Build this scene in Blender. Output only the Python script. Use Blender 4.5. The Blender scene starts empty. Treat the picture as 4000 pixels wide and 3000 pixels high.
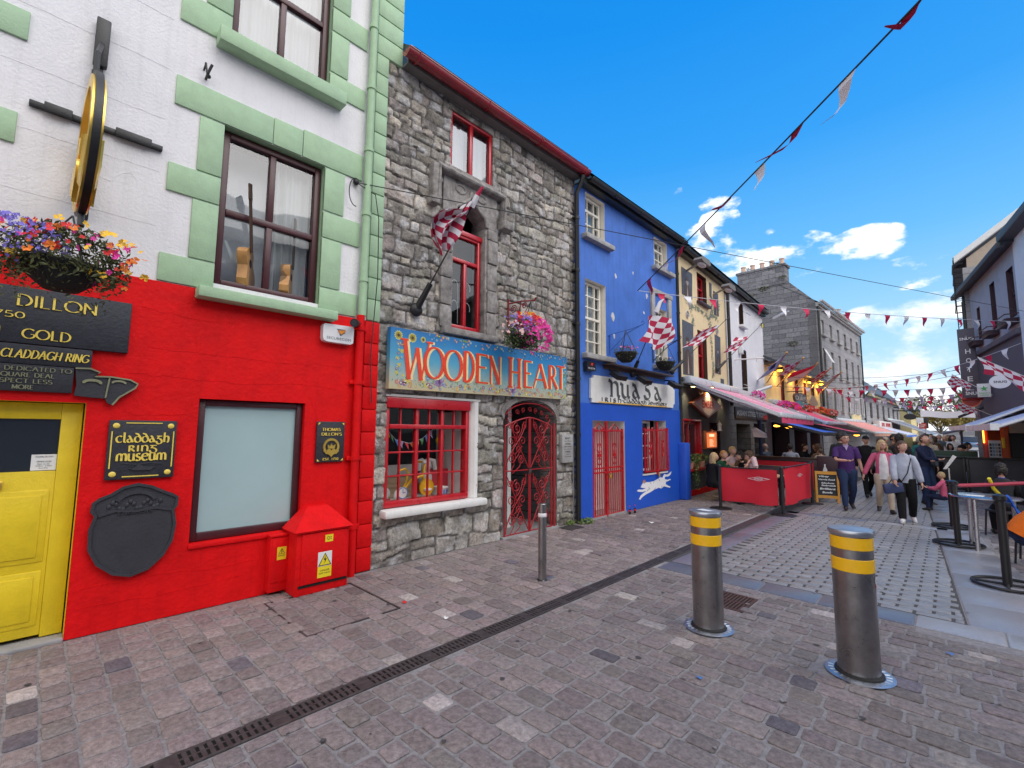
import bpy, bmesh, math, random
import numpy as np
from mathutils import Vector, Matrix, Quaternion
sc = bpy.context.scene
col = sc.collection
random.seed(11)
R = math.radians
SCALE = 1.12          # plan units -> metres, applied once at the end
# ------------------------------------------------------------------ camera
CAM = Vector((4.95, 0.0, 1.6))
cam_d = bpy.data.cameras.new('camera'); cam = bpy.data.objects.new('camera', cam_d); col.objects.link(cam)
yaw, pit, rol = 0.770738, 0.0994589, 0.00787753
fw = Vector((-math.sin(yaw)*math.cos(pit), math.cos(yaw)*math.cos(pit), math.sin(pit)))
r0 = Vector((math.cos(yaw), math.sin(yaw), 0)); u0 = r0.cross(fw)
rv = math.cos(rol)*r0 + math.sin(rol)*u0; uv = -math.sin(rol)*r0 + math.cos(rol)*u0
cam.matrix_world = Matrix(((rv.x, uv.x, -fw.x, CAM.x), (rv.y, uv.y, -fw.y, CAM.y), (rv.z, uv.z, -fw.z, CAM.z), (0, 0, 0, 1)))
cam_d.sensor_width = 36; cam_d.lens = 36*1799.88/4000
cam_d.clip_start = 0.05; cam_d.clip_end = 3000
sc.camera = cam
# ------------------------------------------------------------------ light
SUN_EL, SUN_AZ = R(48), R(70)        # azimuth measured from +Y towards +X
sc.view_settings.view_transform = 'Standard'; sc.view_settings.look = 'None'
sc.view_settings.gamma = 1; sc.view_settings.exposure = 0.38; sc.view_settings.use_curve_mapping = False
sun_d = bpy.data.lights.new('sun', 'SUN'); sun_d.energy = 1.3; sun_d.angle = R(50); sun_d.color = (1, .96, .93)
sun = bpy.data.objects.new('sun', sun_d); col.objects.link(sun)
sdir = Vector((math.sin(SUN_AZ)*math.cos(SUN_EL), math.cos(SUN_AZ)*math.cos(SUN_EL), math.sin(SUN_EL)))
sun.rotation_euler = sdir.to_track_quat('Z', 'Y').to_euler(); sun.location = (6, 4, 14)
world = bpy.data.worlds.new('World'); sc.world = world; world.use_nodes = True
nt = world.node_tree; N = nt.nodes; L = nt.links; N.clear()
def nd(tree, typ, **kw):
 n = tree.nodes.new(typ)
 for k, v in kw.items():
  if k.startswith('i_'):
   key = k[2:]; n.inputs[int(key) if key.isdigit() else key].default_value = v
  else: setattr(n, k, v)
 return n
def mth(tree, op, a, b=None, c=None, clamp=False):
 n = tree.nodes.new('ShaderNodeMath'); n.operation = op; n.use_clamp = clamp
 for i, x in enumerate((a, b, c)):
  if x is None: continue
  if isinstance(x, (int, float)): n.inputs[i].default_value = x
  else: tree.links.new(x, n.inputs[i])
 return n.outputs[0]
def vmth(tree, op, a, b=None):
 n = tree.nodes.new('ShaderNodeVectorMath'); n.operation = op
 for i, x in enumerate((a, b)):
  if x is None: continue
  if isinstance(x, (tuple, list, Vector)): n.inputs[i].default_value = tuple(x)
  else: tree.links.new(x, n.inputs[i])
 return n
def mixc(tree, fac, a, b, blend='MIX'):
 n = tree.nodes.new('ShaderNodeMix'); n.data_type = 'RGBA'; n.blend_type = blend
 for s, x in ((n.inputs[0], fac), (n.inputs[6], a), (n.inputs[7], b)):
  if isinstance(x, (int, float)): s.default_value = x
  elif isinstance(x, (tuple, list)): s.default_value = (*x[:3], 1)
  else: tree.links.new(x, s)
 return n.outputs[2]
def ramp(tree, fac, stops, interp='LINEAR'):
 n = tree.nodes.new('ShaderNodeValToRGB'); cr = n.color_ramp; cr.interpolation = interp
 while len(cr.elements) < len(stops): cr.elements.new(.5)
 for e, (p, c) in zip(cr.elements, stops):
  e.position = p; e.color = (*c, 1) if len(c) == 3 else c
 tree.links.new(fac, n.inputs[0]); return n.outputs[0]
tc = nd(nt, 'ShaderNodeTexCoord'); dirv = vmth(nt, 'NORMALIZE', tc.outputs['Generated']).outputs[0]
sky = nd(nt, 'ShaderNodeTexSky', sky_type='NISHITA', sun_disc=False, sun_elevation=SUN_EL, sun_rotation=SUN_AZ)
sepd = nd(nt, 'ShaderNodeSeparateXYZ'); L.new(dirv, sepd.inputs[0]); dz = sepd.outputs[2]
# clear-air colour by elevation, with the physical sky on top
grad = ramp(nt, dz, [(0.0, (.58, .73, .84)), (.16, (.33, .58, .79)), (.33, (.11, .40, .75)), (.50, (.022, .275, .72)), (.68, (.001, .215, .67)), (1, (.001, .15, .55))])
skc = mixc(nt, .008, grad, sky.outputs[0])
# clouds: puffs at places in the sky, broken up by noise
def cloud(blobs, scale, lo, hi, detail=7):
 nz = nd(nt, 'ShaderNodeTexNoise', noise_dimensions='3D', i_Scale=scale, i_Detail=detail, i_Roughness=.58)
 mp = vmth(nt, 'MULTIPLY', dirv, (1, 1, 1.9)); L.new(mp.outputs[0], nz.inputs['Vector'])
 tot = None
 for c, wd, ht, amt in blobs:
  c = Vector(c).normalized()
  side = Vector((c.y, -c.x, 0)).normalized(); up = side.cross(c)
  d = vmth(nt, 'SUBTRACT', dirv, c).outputs[0]
  a = vmth(nt, 'DOT_PRODUCT', d, side/(wd*1.4)).outputs['Value']; b = vmth(nt, 'DOT_PRODUCT', d, up/(ht*1.45)).outputs['Value']
  f = vmth(nt, 'DOT_PRODUCT', dirv, c).outputs['Value']
  e = mth(nt, 'ADD', mth(nt, 'MULTIPLY', a, a), mth(nt, 'MULTIPLY', b, b))
  g = mth(nt, 'MULTIPLY', mth(nt, 'MULTIPLY', mth(nt, 'SUBTRACT', 1.0, e, clamp=True), amt), mth(nt, 'GREATER_THAN', f, 0.2))
  tot = g if tot is None else mth(nt, 'MAXIMUM', tot, g)
 v = mth(nt, 'ADD', mth(nt, 'MULTIPLY', mth(nt, 'MULTIPLY_ADD', nz.outputs[0], 2.6, -.85), mth(nt, 'MULTIPLY', tot, 7.0, clamp=True)), tot)
 mr = nd(nt, 'ShaderNodeMapRange', interpolation_type='SMOOTHSTEP', clamp=True, i_1=lo, i_2=hi); L.new(v, mr.inputs[0])
 return mr.outputs[0], nz.outputs[0]
m1, n1 = cloud([
 ((-0.323, 0.882, 0.344), 0.100, 0.048, .36), ((-0.208, 0.925, 0.318), 0.080, 0.036, .35),
 ((-0.385, 0.862, 0.325), 0.060, 0.040, .34),
 ((-0.094, 0.945, 0.313), 0.056, 0.028, .35), ((-0.044, 0.965, 0.258), 0.064, 0.024, .34),
 ((-0.358, 0.819, 0.448), 0.036, 0.022, .36), ((-0.295, 0.854, 0.429), 0.034, 0.024, .38),
 ((-0.301, 0.866, 0.400), 0.032, 0.018, .34)], 10, .64, 1.02)
m2, n2 = cloud([((-0.038, 0.992, 0.121), 0.15, 0.075, .36), ((-0.075, 0.996, 0.056), 0.3, 0.075, .42), ((-0.018, 0.981, 0.191), 0.13, 0.03, .30), ((0.03, 0.985, 0.15), 0.13, 0.03, .30)], 6, .58, 1.05)
shade1 = ramp(nt, n1, [(.38, (.80, .86, .96)), (.58, (1.12, 1.10, 1.08))])
shade2 = ramp(nt, n2, [(.35, (.62, .70, .80)), (.6, (1.05, 1.03, 1.02))])
c1 = mixc(nt, m2, skc, shade2)
c1 = mixc(nt, m1, c1, shade1)
# broad bright cloud over the far side of the street, added out of view for neutral ambient light, also reflected in the window glass
back = vmth(nt, 'DOT_PRODUCT', dirv, (.72, -.62, .18)).outputs['Value']
nb = nd(nt, 'ShaderNodeTexNoise', noise_dimensions='3D', i_Scale=3.2, i_Detail=5); L.new(dirv, nb.inputs['Vector'])
mb_ = nd(nt, 'ShaderNodeMapRange', interpolation_type='SMOOTHSTEP', clamp=True, i_1=.02, i_2=.30)
L.new(mth(nt, 'ADD', back, mth(nt, 'MULTIPLY', mth(nt, 'SUBTRACT', nb.outputs[0], .5), .5)), mb_.inputs[0])
cb = ramp(nt, nb.outputs[0], [(.3, (.92, .96, 1.05)), (.65, (1.60, 1.55, 1.52))])
c1 = mixc(nt, mb_.outputs[0], c1, cb)
bg = nd(nt, 'ShaderNodeBackground', i_Strength=1.0); L.new(c1, bg.inputs[0])
wo = nd(nt, 'ShaderNodeOutputWorld'); L.new(bg.outputs[0], wo.inputs[0])
# ------------------------------------------------------------------ materials
def srgb(h, k=1.0):
 if isinstance(h, str):
  h = h.lstrip('#'); c = [int(h[i:i+2], 16)/255 for i in (0, 2, 4)]
  return tuple(k*(x/12.92 if x <= .04045 else ((x+.055)/1.055)**2.4) for x in c)
 return tuple(h)
MATS = {}
def mat(name, c, rough=.6, metal=0., var=.08, vs=6., bump=.0, bs=40., spec=.5, attr=None, emit=None, coat=0., dirt=0., streak=0., sheen=0.):
 """Principled surface; var = uneven colour, bump = fine relief, dirt = darker weathered blotches, streak = rain streaks"""
 m = bpy.data.materials.new(name); m.use_nodes = True; MATS[name] = m
 t = m.node_tree; p = t.nodes['Principled BSDF']; c = srgb(c)
 p.inputs['Roughness'].default_value = rough; p.inputs['Metallic'].default_value = metal
 p.inputs['Specular IOR Level'].default_value = spec
 if coat: p.inputs['Coat Weight'].default_value = coat; p.inputs['Coat Roughness'].default_value = .15
 out = None
 tcn = nd(t, 'ShaderNodeTexCoord')
 if attr:
  a = nd(t, 'ShaderNodeAttribute', attribute_name=attr); out = mixc(t, 1.0, c, a.outputs[0], 'MULTIPLY')
 if var:
  nz = nd(t, 'ShaderNodeTexNoise', i_Scale=vs, i_Detail=6, i_Roughness=.65); t.links.new(tcn.outputs['Object'], nz.inputs['Vector'])
  k = ramp(t, nz.outputs[0], [(.28, (1-var,)*3), (.72, (1+var,)*3)])
  out = mixc(t, 1.0, out if out is not None else c, k, 'MULTIPLY')
  rr = nd(t, 'ShaderNodeMapRange', i_3=max(.02, rough-.12), i_4=min(1, rough+.12)); t.links.new(nz.outputs[0], rr.inputs[0]); t.links.new(rr.outputs[0], p.inputs['Roughness'])
 if dirt:
  nz = nd(t, 'ShaderNodeTexNoise', i_Scale=1.7, i_Detail=9, i_Roughness=.7); t.links.new(tcn.outputs['Object'], nz.inputs['Vector'])
  k = ramp(t, nz.outputs[0], [(.52, (1, 1, 1)), (.72, (1-dirt, 1-dirt, 1-dirt*.95))]); out = mixc(t, 1.0, out, k, 'MULTIPLY')
 if streak:
  mp = nd(t, 'ShaderNodeMapping'); mp.inputs['Scale'].default_value = (7, 7, .35); t.links.new(tcn.outputs['Object'], mp.inputs[0])
  nz = nd(t, 'ShaderNodeTexNoise', i_Scale=1.6, i_Detail=7, i_Roughness=.7); t.links.new(mp.outputs[0], nz.inputs['Vector'])
  k = ramp(t, nz.outputs[0], [(.5, (1, 1, 1)), (.75, (1-streak,)*3)]); out = mixc(t, 1.0, out, k, 'MULTIPLY')
 if out is not None: t.links.new(out, p.inputs['Base Color'])
 else: p.inputs['Base Color'].default_value = (*c, 1)
 if bump:
  nz = nd(t, 'ShaderNodeTexNoise', i_Scale=bs, i_Detail=8, i_Roughness=.6); t.links.new(tcn.outputs['Object'], nz.inputs['Vector'])
  b = nd(t, 'ShaderNodeBump', i_Strength=min(1, bump), i_Distance=.02); t.links.new(nz.outputs[0], b.inputs['Height']); t.links.new(b.outputs[0], p.inputs['Normal'])
 if emit: p.inputs['Emission Color'].default_value = (*srgb(emit[0]), 1); p.inputs['Emission Strength'].default_value = emit[1]
 return m
def glass_mat(name, tint=(.85, .9, .92), refl=.16, rough=.02, fk=.35):
 m = bpy.data.materials.new(name); m.use_nodes = True; t = m.node_tree; t.nodes.clear(); MATS[name] = m
 tr = nd(t, 'ShaderNodeBsdfTransparent', i_Color=(*tint, 1)); gl = nd(t, 'ShaderNodeBsdfGlossy', i_Roughness=rough)
 lw = nd(t, 'ShaderNodeLayerWeight', i_Blend=.35); f = mth(t, 'ADD', mth(t, 'MULTIPLY', lw.outputs['Fresnel'], fk), refl, clamp=True)
 nz = nd(t, 'ShaderNodeTexNoise', i_Scale=1.3, i_Detail=2); tcn = nd(t, 'ShaderNodeTexCoord'); t.links.new(tcn.outputs['Object'], nz.inputs['Vector'])
 b = nd(t, 'ShaderNodeBump', i_Strength=.08, i_Distance=.05); t.links.new(nz.outputs[0], b.inputs['Height']); t.links.new(b.outputs[0], gl.inputs['Normal'])
 mx = nd(t, 'ShaderNodeMixShader'); t.links.new(f, mx.inputs[0]); t.links.new(tr.outputs[0], mx.inputs[1]); t.links.new(gl.outputs[0], mx.inputs[2])
 o = nd(t, 'ShaderNodeOutputMaterial'); t.links.new(mx.outputs[0], o.inputs[0]); return m
def brick_mat(name, c, c2, mortar, bw, bh, ms=.012, rough=.85, bump=.6, axes='yz', dirt=.25, spec=.3):
 m = bpy.data.materials.new(name); m.use_nodes = True; t = m.node_tree; p = t.nodes['Principled BSDF']; MATS[name] = m
 tcn = nd(t, 'ShaderNodeTexCoord'); s = nd(t, 'ShaderNodeSeparateXYZ'); t.links.new(tcn.outputs['Object'], s.inputs[0])
 cm = nd(t, 'ShaderNodeCombineXYZ')
 for i, a in enumerate(axes): t.links.new(s.outputs['xyz'.index(a)], cm.inputs[i])
 nw = nd(t, 'ShaderNodeTexNoise', i_Scale=2.5, i_Detail=4); t.links.new(cm.outputs[0], nw.inputs['Vector'])
 wv = vmth(t, 'ADD', cm.outputs[0], vmth(t, 'SCALE', nw.outputs['Color']).outputs[0]); wv.inputs[1].default_value = (0, 0, 0)
 sc_ = vmth(t, 'SCALE', nw.outputs['Color']); sc_.inputs['Scale'].default_value = .05; t.links.new(sc_.outputs[0], wv.inputs[1])
 b = nd(t, 'ShaderNodeTexBrick', i_Scale=1.0); b.inputs['Color1'].default_value = (*srgb(c), 1); b.inputs['Color2'].default_value = (*srgb(c2), 1); b.inputs['Mortar'].default_value = (*srgb(mortar), 1)
 b.inputs['Brick Width'].default_value = bw; b.inputs['Row Height'].default_value = bh; b.inputs['Mortar Size'].default_value = ms; b.inputs['Mortar Smooth'].default_value = .4
 t.links.new(wv.outputs[0], b.inputs['Vector'])
 nz = nd(t, 'ShaderNodeTexNoise', i_Scale=9, i_Detail=8, i_Roughness=.7); t.links.new(tcn.outputs['Object'], nz.inputs['Vector'])
 k = ramp(t, nz.outputs[0], [(.3, (1-dirt,)*3), (.7, (1+dirt,)*3)])
 t.links.new(mixc(t, 1.0, b.outputs[0], k, 'MULTIPLY'), p.inputs['Base Color']); p.inputs['Roughness'].default_value = rough; p.inputs['Specular IOR Level'].default_value = spec
 h = mth(t, 'ADD', mth(t, 'MULTIPLY', b.outputs['Fac'], -1.0), mth(t, 'MULTIPLY', nz.outputs[0], .8))
 bp = nd(t, 'ShaderNodeBump', i_Strength=bump, i_Distance=.015); t.links.new(h, bp.inputs['Height']); t.links.new(bp.outputs[0], p.inputs['Normal'])
 return m
M = MATS
mat('white_render', (.74, .725, .735), .85, var=.05, vs=3, bump=.4, bs=40, dirt=.08, streak=.10)
mat('green_paint', (.345, .50, .315), .65, var=.10, vs=8, bump=.25, bs=50, dirt=.08, streak=.06)
mat('red_paint', (.70, .006, .008), .6, var=.12, vs=5, bump=.4, bs=26, dirt=.18, streak=.14, spec=.14)
mat('yellow_paint', (.74, .54, .014), .45, var=.09, vs=5, bump=.2, bs=40, streak=.10)
mat('maroon_frame', (.060, .012, .016), .38, var=.15, bump=.08)
mat('glass', (.02, .025, .03), .04, var=0, spec=.9); glass_mat('clear_glass', refl=.01, tint=(.97, .98, .98), fk=.12); glass_mat('window_glass', refl=.10)
glass_mat('mirror_glass', tint=(.7, .75, .8), refl=.15)
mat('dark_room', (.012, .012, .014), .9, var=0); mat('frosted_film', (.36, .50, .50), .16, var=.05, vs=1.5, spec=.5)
mat('curtain', (.50, .50, .49), .9, var=.06); mat('wood_honey', (.48, .24, .08), .4, var=.2, vs=14); mat('wood_dark', (.07, .035, .02), .5, var=.2, vs=20)
mat('slate_sign', (.022, .024, .032), .6, var=.3, vs=14, bump=.3, bs=40); mat('slate_relief', (.030, .031, .038), .65, var=.2, bump=.25)
mat('gold', (.85, .58, .12), .32, metal=.85, var=.12); mat('gold_paint', (.80, .60, .10), .5, var=.1); mat('dull_gold', (.22, .22, .13), .6, var=.15)
mat('black_iron', (.012, .012, .013), .45, var=.25, bump=.15, bs=60); mat('white_plastic', (.72, .73, .74), .35, var=.04)
mat('black_plastic', (.015, .015, .017), .35, var=.1); mat('grey_print', (.12, .13, .16), .6, var=0); mat('orange_print', (.80, .28, .03), .6, var=0)
mat('stone', (1, 1, 1), .92, var=.45, vs=26, bump=1., bs=46, attr='tint', spec=.25)
mat('carved_stone', (.27, .25, .235), .9, var=.5, vs=9, bump=.7, bs=40, dirt=.35, spec=.25); mat('pale_stone', (.34, .33, .32), .85, var=.25, vs=10, bump=.5, bs=40, dirt=.3)
mat('red_gloss', (.46, .010, .018), .3, var=.12, vs=9, bump=.1, coat=.3); mat('gate_red', (.33, .010, .016), .4, var=.15, vs=12); mat('gutter_red', (.26, .012, .022), .22, var=.25, vs=6, coat=.5)
mat('white_paint', (.74, .73, .70), .6, var=.07, vs=8, bump=.2, bs=40, dirt=.10); mat('cream_paint', (.76, .72, .63), .5, var=.06, vs=8, dirt=.12)
mat('blue_paint', (.05, .155, .54), .6, var=.16, vs=3, bump=.3, bs=40, dirt=.16, streak=.24); mat('blue_gloss', (.010, .085, .52), .5, var=.08, vs=4, bump=.2, bs=36, dirt=.08, streak=.05)
mat('roof_slate', (.05, .055, .065), .6, var=.35, vs=18, bump=.6, bs=24); mat('soffit', (.16, .15, .14), .8, var=.2); mat('dark_gutter', (.02, .024, .022), .4, var=.3)
mat('lead_white', (.55, .54, .52), .8, var=.2); mat('metal_grey', (.36, .37, .38), .35, metal=.8, var=.1); mat('white_metal', (.66, .68, .70), .3, metal=.2, var=.05)
mat('cream_render', (.72, .58, .34), .85, var=.07, vs=3, bump=.2, dirt=.10, streak=.10); mat('charcoal_render', (.075, .082, .085), .8, var=.15, vs=4, bump=.25, dirt=.15)
mat('mural_dark', (.075, .085, .11), .7, var=.35, vs=9); mat('mural_grey', (.22, .25, .28), .7, var=.35, vs=12); mat('mural_leaf', (.16, .21, .16), .8, var=.3); mat('mural_skin', (.34, .28, .24), .8, var=.2)
mat('quay_render', (.80, .58, .26), .8, var=.08, vs=2, bump=.2, dirt=.1)
brick_mat('grey_rubble', (.20, .195, .20), (.13, .125, .13), (.09, .09, .095), .75, .26, .014, dirt=.35)
brick_mat('grey_rubble_xz', (.26, .25, .26), (.16, .155, .165), (.09, .09, .095), .75, .26, .014, dirt=.35, axes='xz')
brick_mat('ashlar_grey', (.33, .32, .325), (.26, .25, .26), (.14, .14, .14), .8, .36, .010, dirt=.2)
brick_mat('dark_rubble', (.13, .13, .135), (.08, .08, .085), (.05, .05, .05), .45, .2, .012, dirt=.4)
mat('hotel_render', (.33, .335, .385), .8, var=.1, vs=2, bump=.2, dirt=.15, streak=.12); mat('hotel_dark', (.10, .09, .115), .7, var=.15); mat('pale_render', (.62, .64, .68), .8, var=.05); mat('tan_render', (.42, .34, .27), .85, var=.1, dirt=.1)
mat('plum_paint', (.045, .02, .03), .5, var=.15)
mat('terracotta', (.52, .25, .17), .8, var=.15, bump=.2); mat('pot_buff', (.60, .42, .33), .8, var=.12)
mat('pale_yellow', (.66, .55, .28), .85, var=.06, dirt=.1)
mat('bollard_steel', (.33, .32, .315), .30, metal=1., var=.25, vs=7, bump=.06, dirt=.45); mat('steel', (.50, .50, .51), .28, metal=1., var=.1); mat('galv', (.42, .45, .50), .38, metal=.9, var=.2, vs=9)
mat('reflect_yellow', (.85, .48, .008), .4, var=.06, vs=30); mat('reflect_white', (.8, .8, .82), .4, var=.03); mat('rubber', (.015, .015, .015), .7, var=.2)
mat('sett', (1.36, 1.27, 1.25), .68, var=.42, vs=30, bump=.8, bs=70, attr='tint', spec=.42); mat('mortar', (.255, .238, .238), .9, var=.3, vs=30, bump=.6, bs=60)
mat('dark_joint', (.065, .062, .064), .9, var=.3, vs=20, bump=.4); mat('granite', (1.22, 1.2, 1.18), .36, var=.18, vs=30, bump=.12, bs=90, attr='tint', spec=.7)
mat('cast_iron', (.085, .072, .072), .55, metal=.5, var=.4, vs=18, bump=.4, bs=60); mat('black_void', (.006, .006, .006), 1, var=0); mat('rust', (.10, .05, .04), .7, metal=.3, var=.4, vs=20, bump=.4)
mat('concrete', (.30, .29, .29), .9, var=.2, vs=6, bump=.4, dirt=.2)
mat('maroon_cloth', (.42, .008, .055), .75, var=.08); mat('white_cloth', (.70, .68, .72), .75, var=.05); mat('red_cloth', (.52, .010, .070), .75, var=.07); mat('navy_cloth', (.02, .03, .09), .8, var=.1)
mat('banner_red', (.60, .010, .030), .7, var=.06, bump=.25, bs=9); mat('black_metal', (.014, .013, .014), .45, var=.25, bump=.1)
mat('awning_white', (.78, .48, .58), .7, var=.05); mat('awning_red', (.66, .06, .15), .7, var=.07); mat('awning_blue', (.03, .13, .62), .65, var=.06); mat('awning_salmon', (.66, .26, .22), .7, var=.05); mat('awning_slate', (.15, .17, .22), .7, var=.06); mat('awning_pale', (.50, .53, .68), .7, var=.05)
mat('leaf', (.055, .10, .025), .6, var=.5, vs=9); mat('leaf_light', (.14, .20, .05), .6, var=.4, vs=9); mat('leaf_olive', (.075, .085, .025), .65, var=.5, vs=12); mat('dry_leaf', (.15, .10, .045), .7, var=.4); mat('tree_leaf', (.075, .095, .035), .7, var=.5, vs=3); mat('tree_autumn', (.22, .17, .035), .7, var=.4, vs=3)
mat('petal_pink', (.72, .03, .32), .6, var=.2); mat('petal_red', (.70, .018, .02), .6, var=.2); mat('petal_yellow', (.85, .50, .02), .6, var=.15); mat('petal_violet', (.20, .16, .60), .6, var=.2); mat('petal_pale', (.70, .45, .45), .6, var=.1); mat('petal_orange', (.80, .20, .02), .6, var=.15)
mat('bark', (.10, .075, .055), .9, var=.3, bump=.6); mat('basket_liner', (.012, .013, .012), .95, var=.4, bump=.7)
mat('skin', (.60, .34, .25), .55, var=.05); mat('skin_tan', (.48, .25, .16), .55, var=.05)
mat('hair_dark', (.018, .013, .011), .6, var=.4, vs=40, bump=.5, bs=80); mat('hair_brown', (.085, .045, .025), .6, var=.35, vs=40, bump=.5, bs=80); mat('hair_blond', (.46, .32, .16), .6, var=.25, vs=40, bump=.5, bs=80); mat('hair_grey', (.36, .33, .30), .6, var=.25, vs=40, bump=.5, bs=80)
mat('eye_dark', (.02, .015, .015), .3, var=0); mat('lip', (.42, .15, .13), .5, var=0)
def cloth(n, c): return mat('cloth_'+n, c, .85, var=.16, vs=16, bump=.9, bs=13, spec=.2)
for n_, c_ in dict(purple=(.065, .028, .13), denim=(.020, .035, .085), black=(.010, .010, .012), grey=(.40, .43, .52), beige=(.45, .37, .29), pink=(.55, .11, .20), white=(.66, .65, .66), olive=(.09, .095, .075), navy=(.018, .025, .06), charcoal=(.035, .035, .04), teal=(.03, .16, .15), green=(.02, .09, .05), lilac=(.38, .30, .48), royal=(.02, .09, .42), orange=(.80, .17, .02), lightblue=(.22, .35, .52), brown=(.12, .07, .045), red=(.45, .02, .03), slate=(.10, .12, .15), palepink=(.62, .46, .48)).items(): cloth(n_, c_)
mat('sole', (.62, .62, .62), .7, var=.05); mat('leather', (.020, .016, .015), .45, var=.15); mat('bag_blue', (.035, .05, .13), .55, var=.1)
mat('chalkboard', (.018, .022, .030), .7, var=.25); mat('chalk', (.72, .74, .76), .9, var=.1); mat('wood_frame', (.58, .27, .035), .5, var=.15, vs=12)
mat('lamp_warm', (1, .8, .5), .5, var=0, emit=((1, .72, .32), 3.5)); mat('lamp_yellow', (1, .6, .1), .5, var=0, emit=((1, .45, .04), 4.0)); mat('menu_glow', (.8, .25, .1), .5, var=.1, emit=((1, .22, .05), .55)); mat('menu_text', (1, .8, .5), .5, var=0, emit=((1, .75, .45), .9))
mat('sign_plate', (.66, .56, .52), .4, var=.06); mat('sign_red', (.40, .018, .015), .4, var=.08); mat('copper', (.55, .16, .06), .35, metal=.5, var=.2)
mat('toy_yellow', (.85, .48, .01), .35, var=.04); mat('toy_white', (.78, .77, .74), .5, var=.04); mat('toy_red', (.55, .03, .05), .5, var=.05); mat('toy_grey', (.55, .54, .52), .9, var=.08); mat('toy_blue', (.08, .2, .5), .5, var=.05); mat('toy_green', (.10, .32, .12), .5, var=.05); mat('crate_wood', (.40, .28, .17), .7, var=.2, vs=12)
mat('label_yellow', (.82, .66, .02), .5, var=.05); mat('ink', (.012, .012, .012), .6, var=0); mat('paper', (.74, .74, .72), .7, var=.04)
mat('red_string', (.35, .02, .05), .6, var=.05); mat('cord', (.02, .02, .02), .6, var=0); mat('cord_pale', (.55, .55, .58), .6, var=0)
mat('orange_wood', (.62, .10, .015), .55, var=.12, vs=6); mat('dark_panel', (.018, .017, .022), .55, var=.2); mat('grey_panel', (.05, .05, .06), .6, var=.2); mat('green_panel', (.018, .045, .028), .6, var=.2)
mat('car_dark', (.05, .07, .10), .2, var=.03, coat=.8); mat('car_blue', (.10, .16, .26), .2, var=.03, coat=.8); mat('tail_red', (.5, .02, .02), .3, var=0)
mat('bottle_cola', (.02, .008, .005), .1, var=0, spec=.8); mat('lottery_green', (.05, .45, .12), .5, var=.05)
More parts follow.
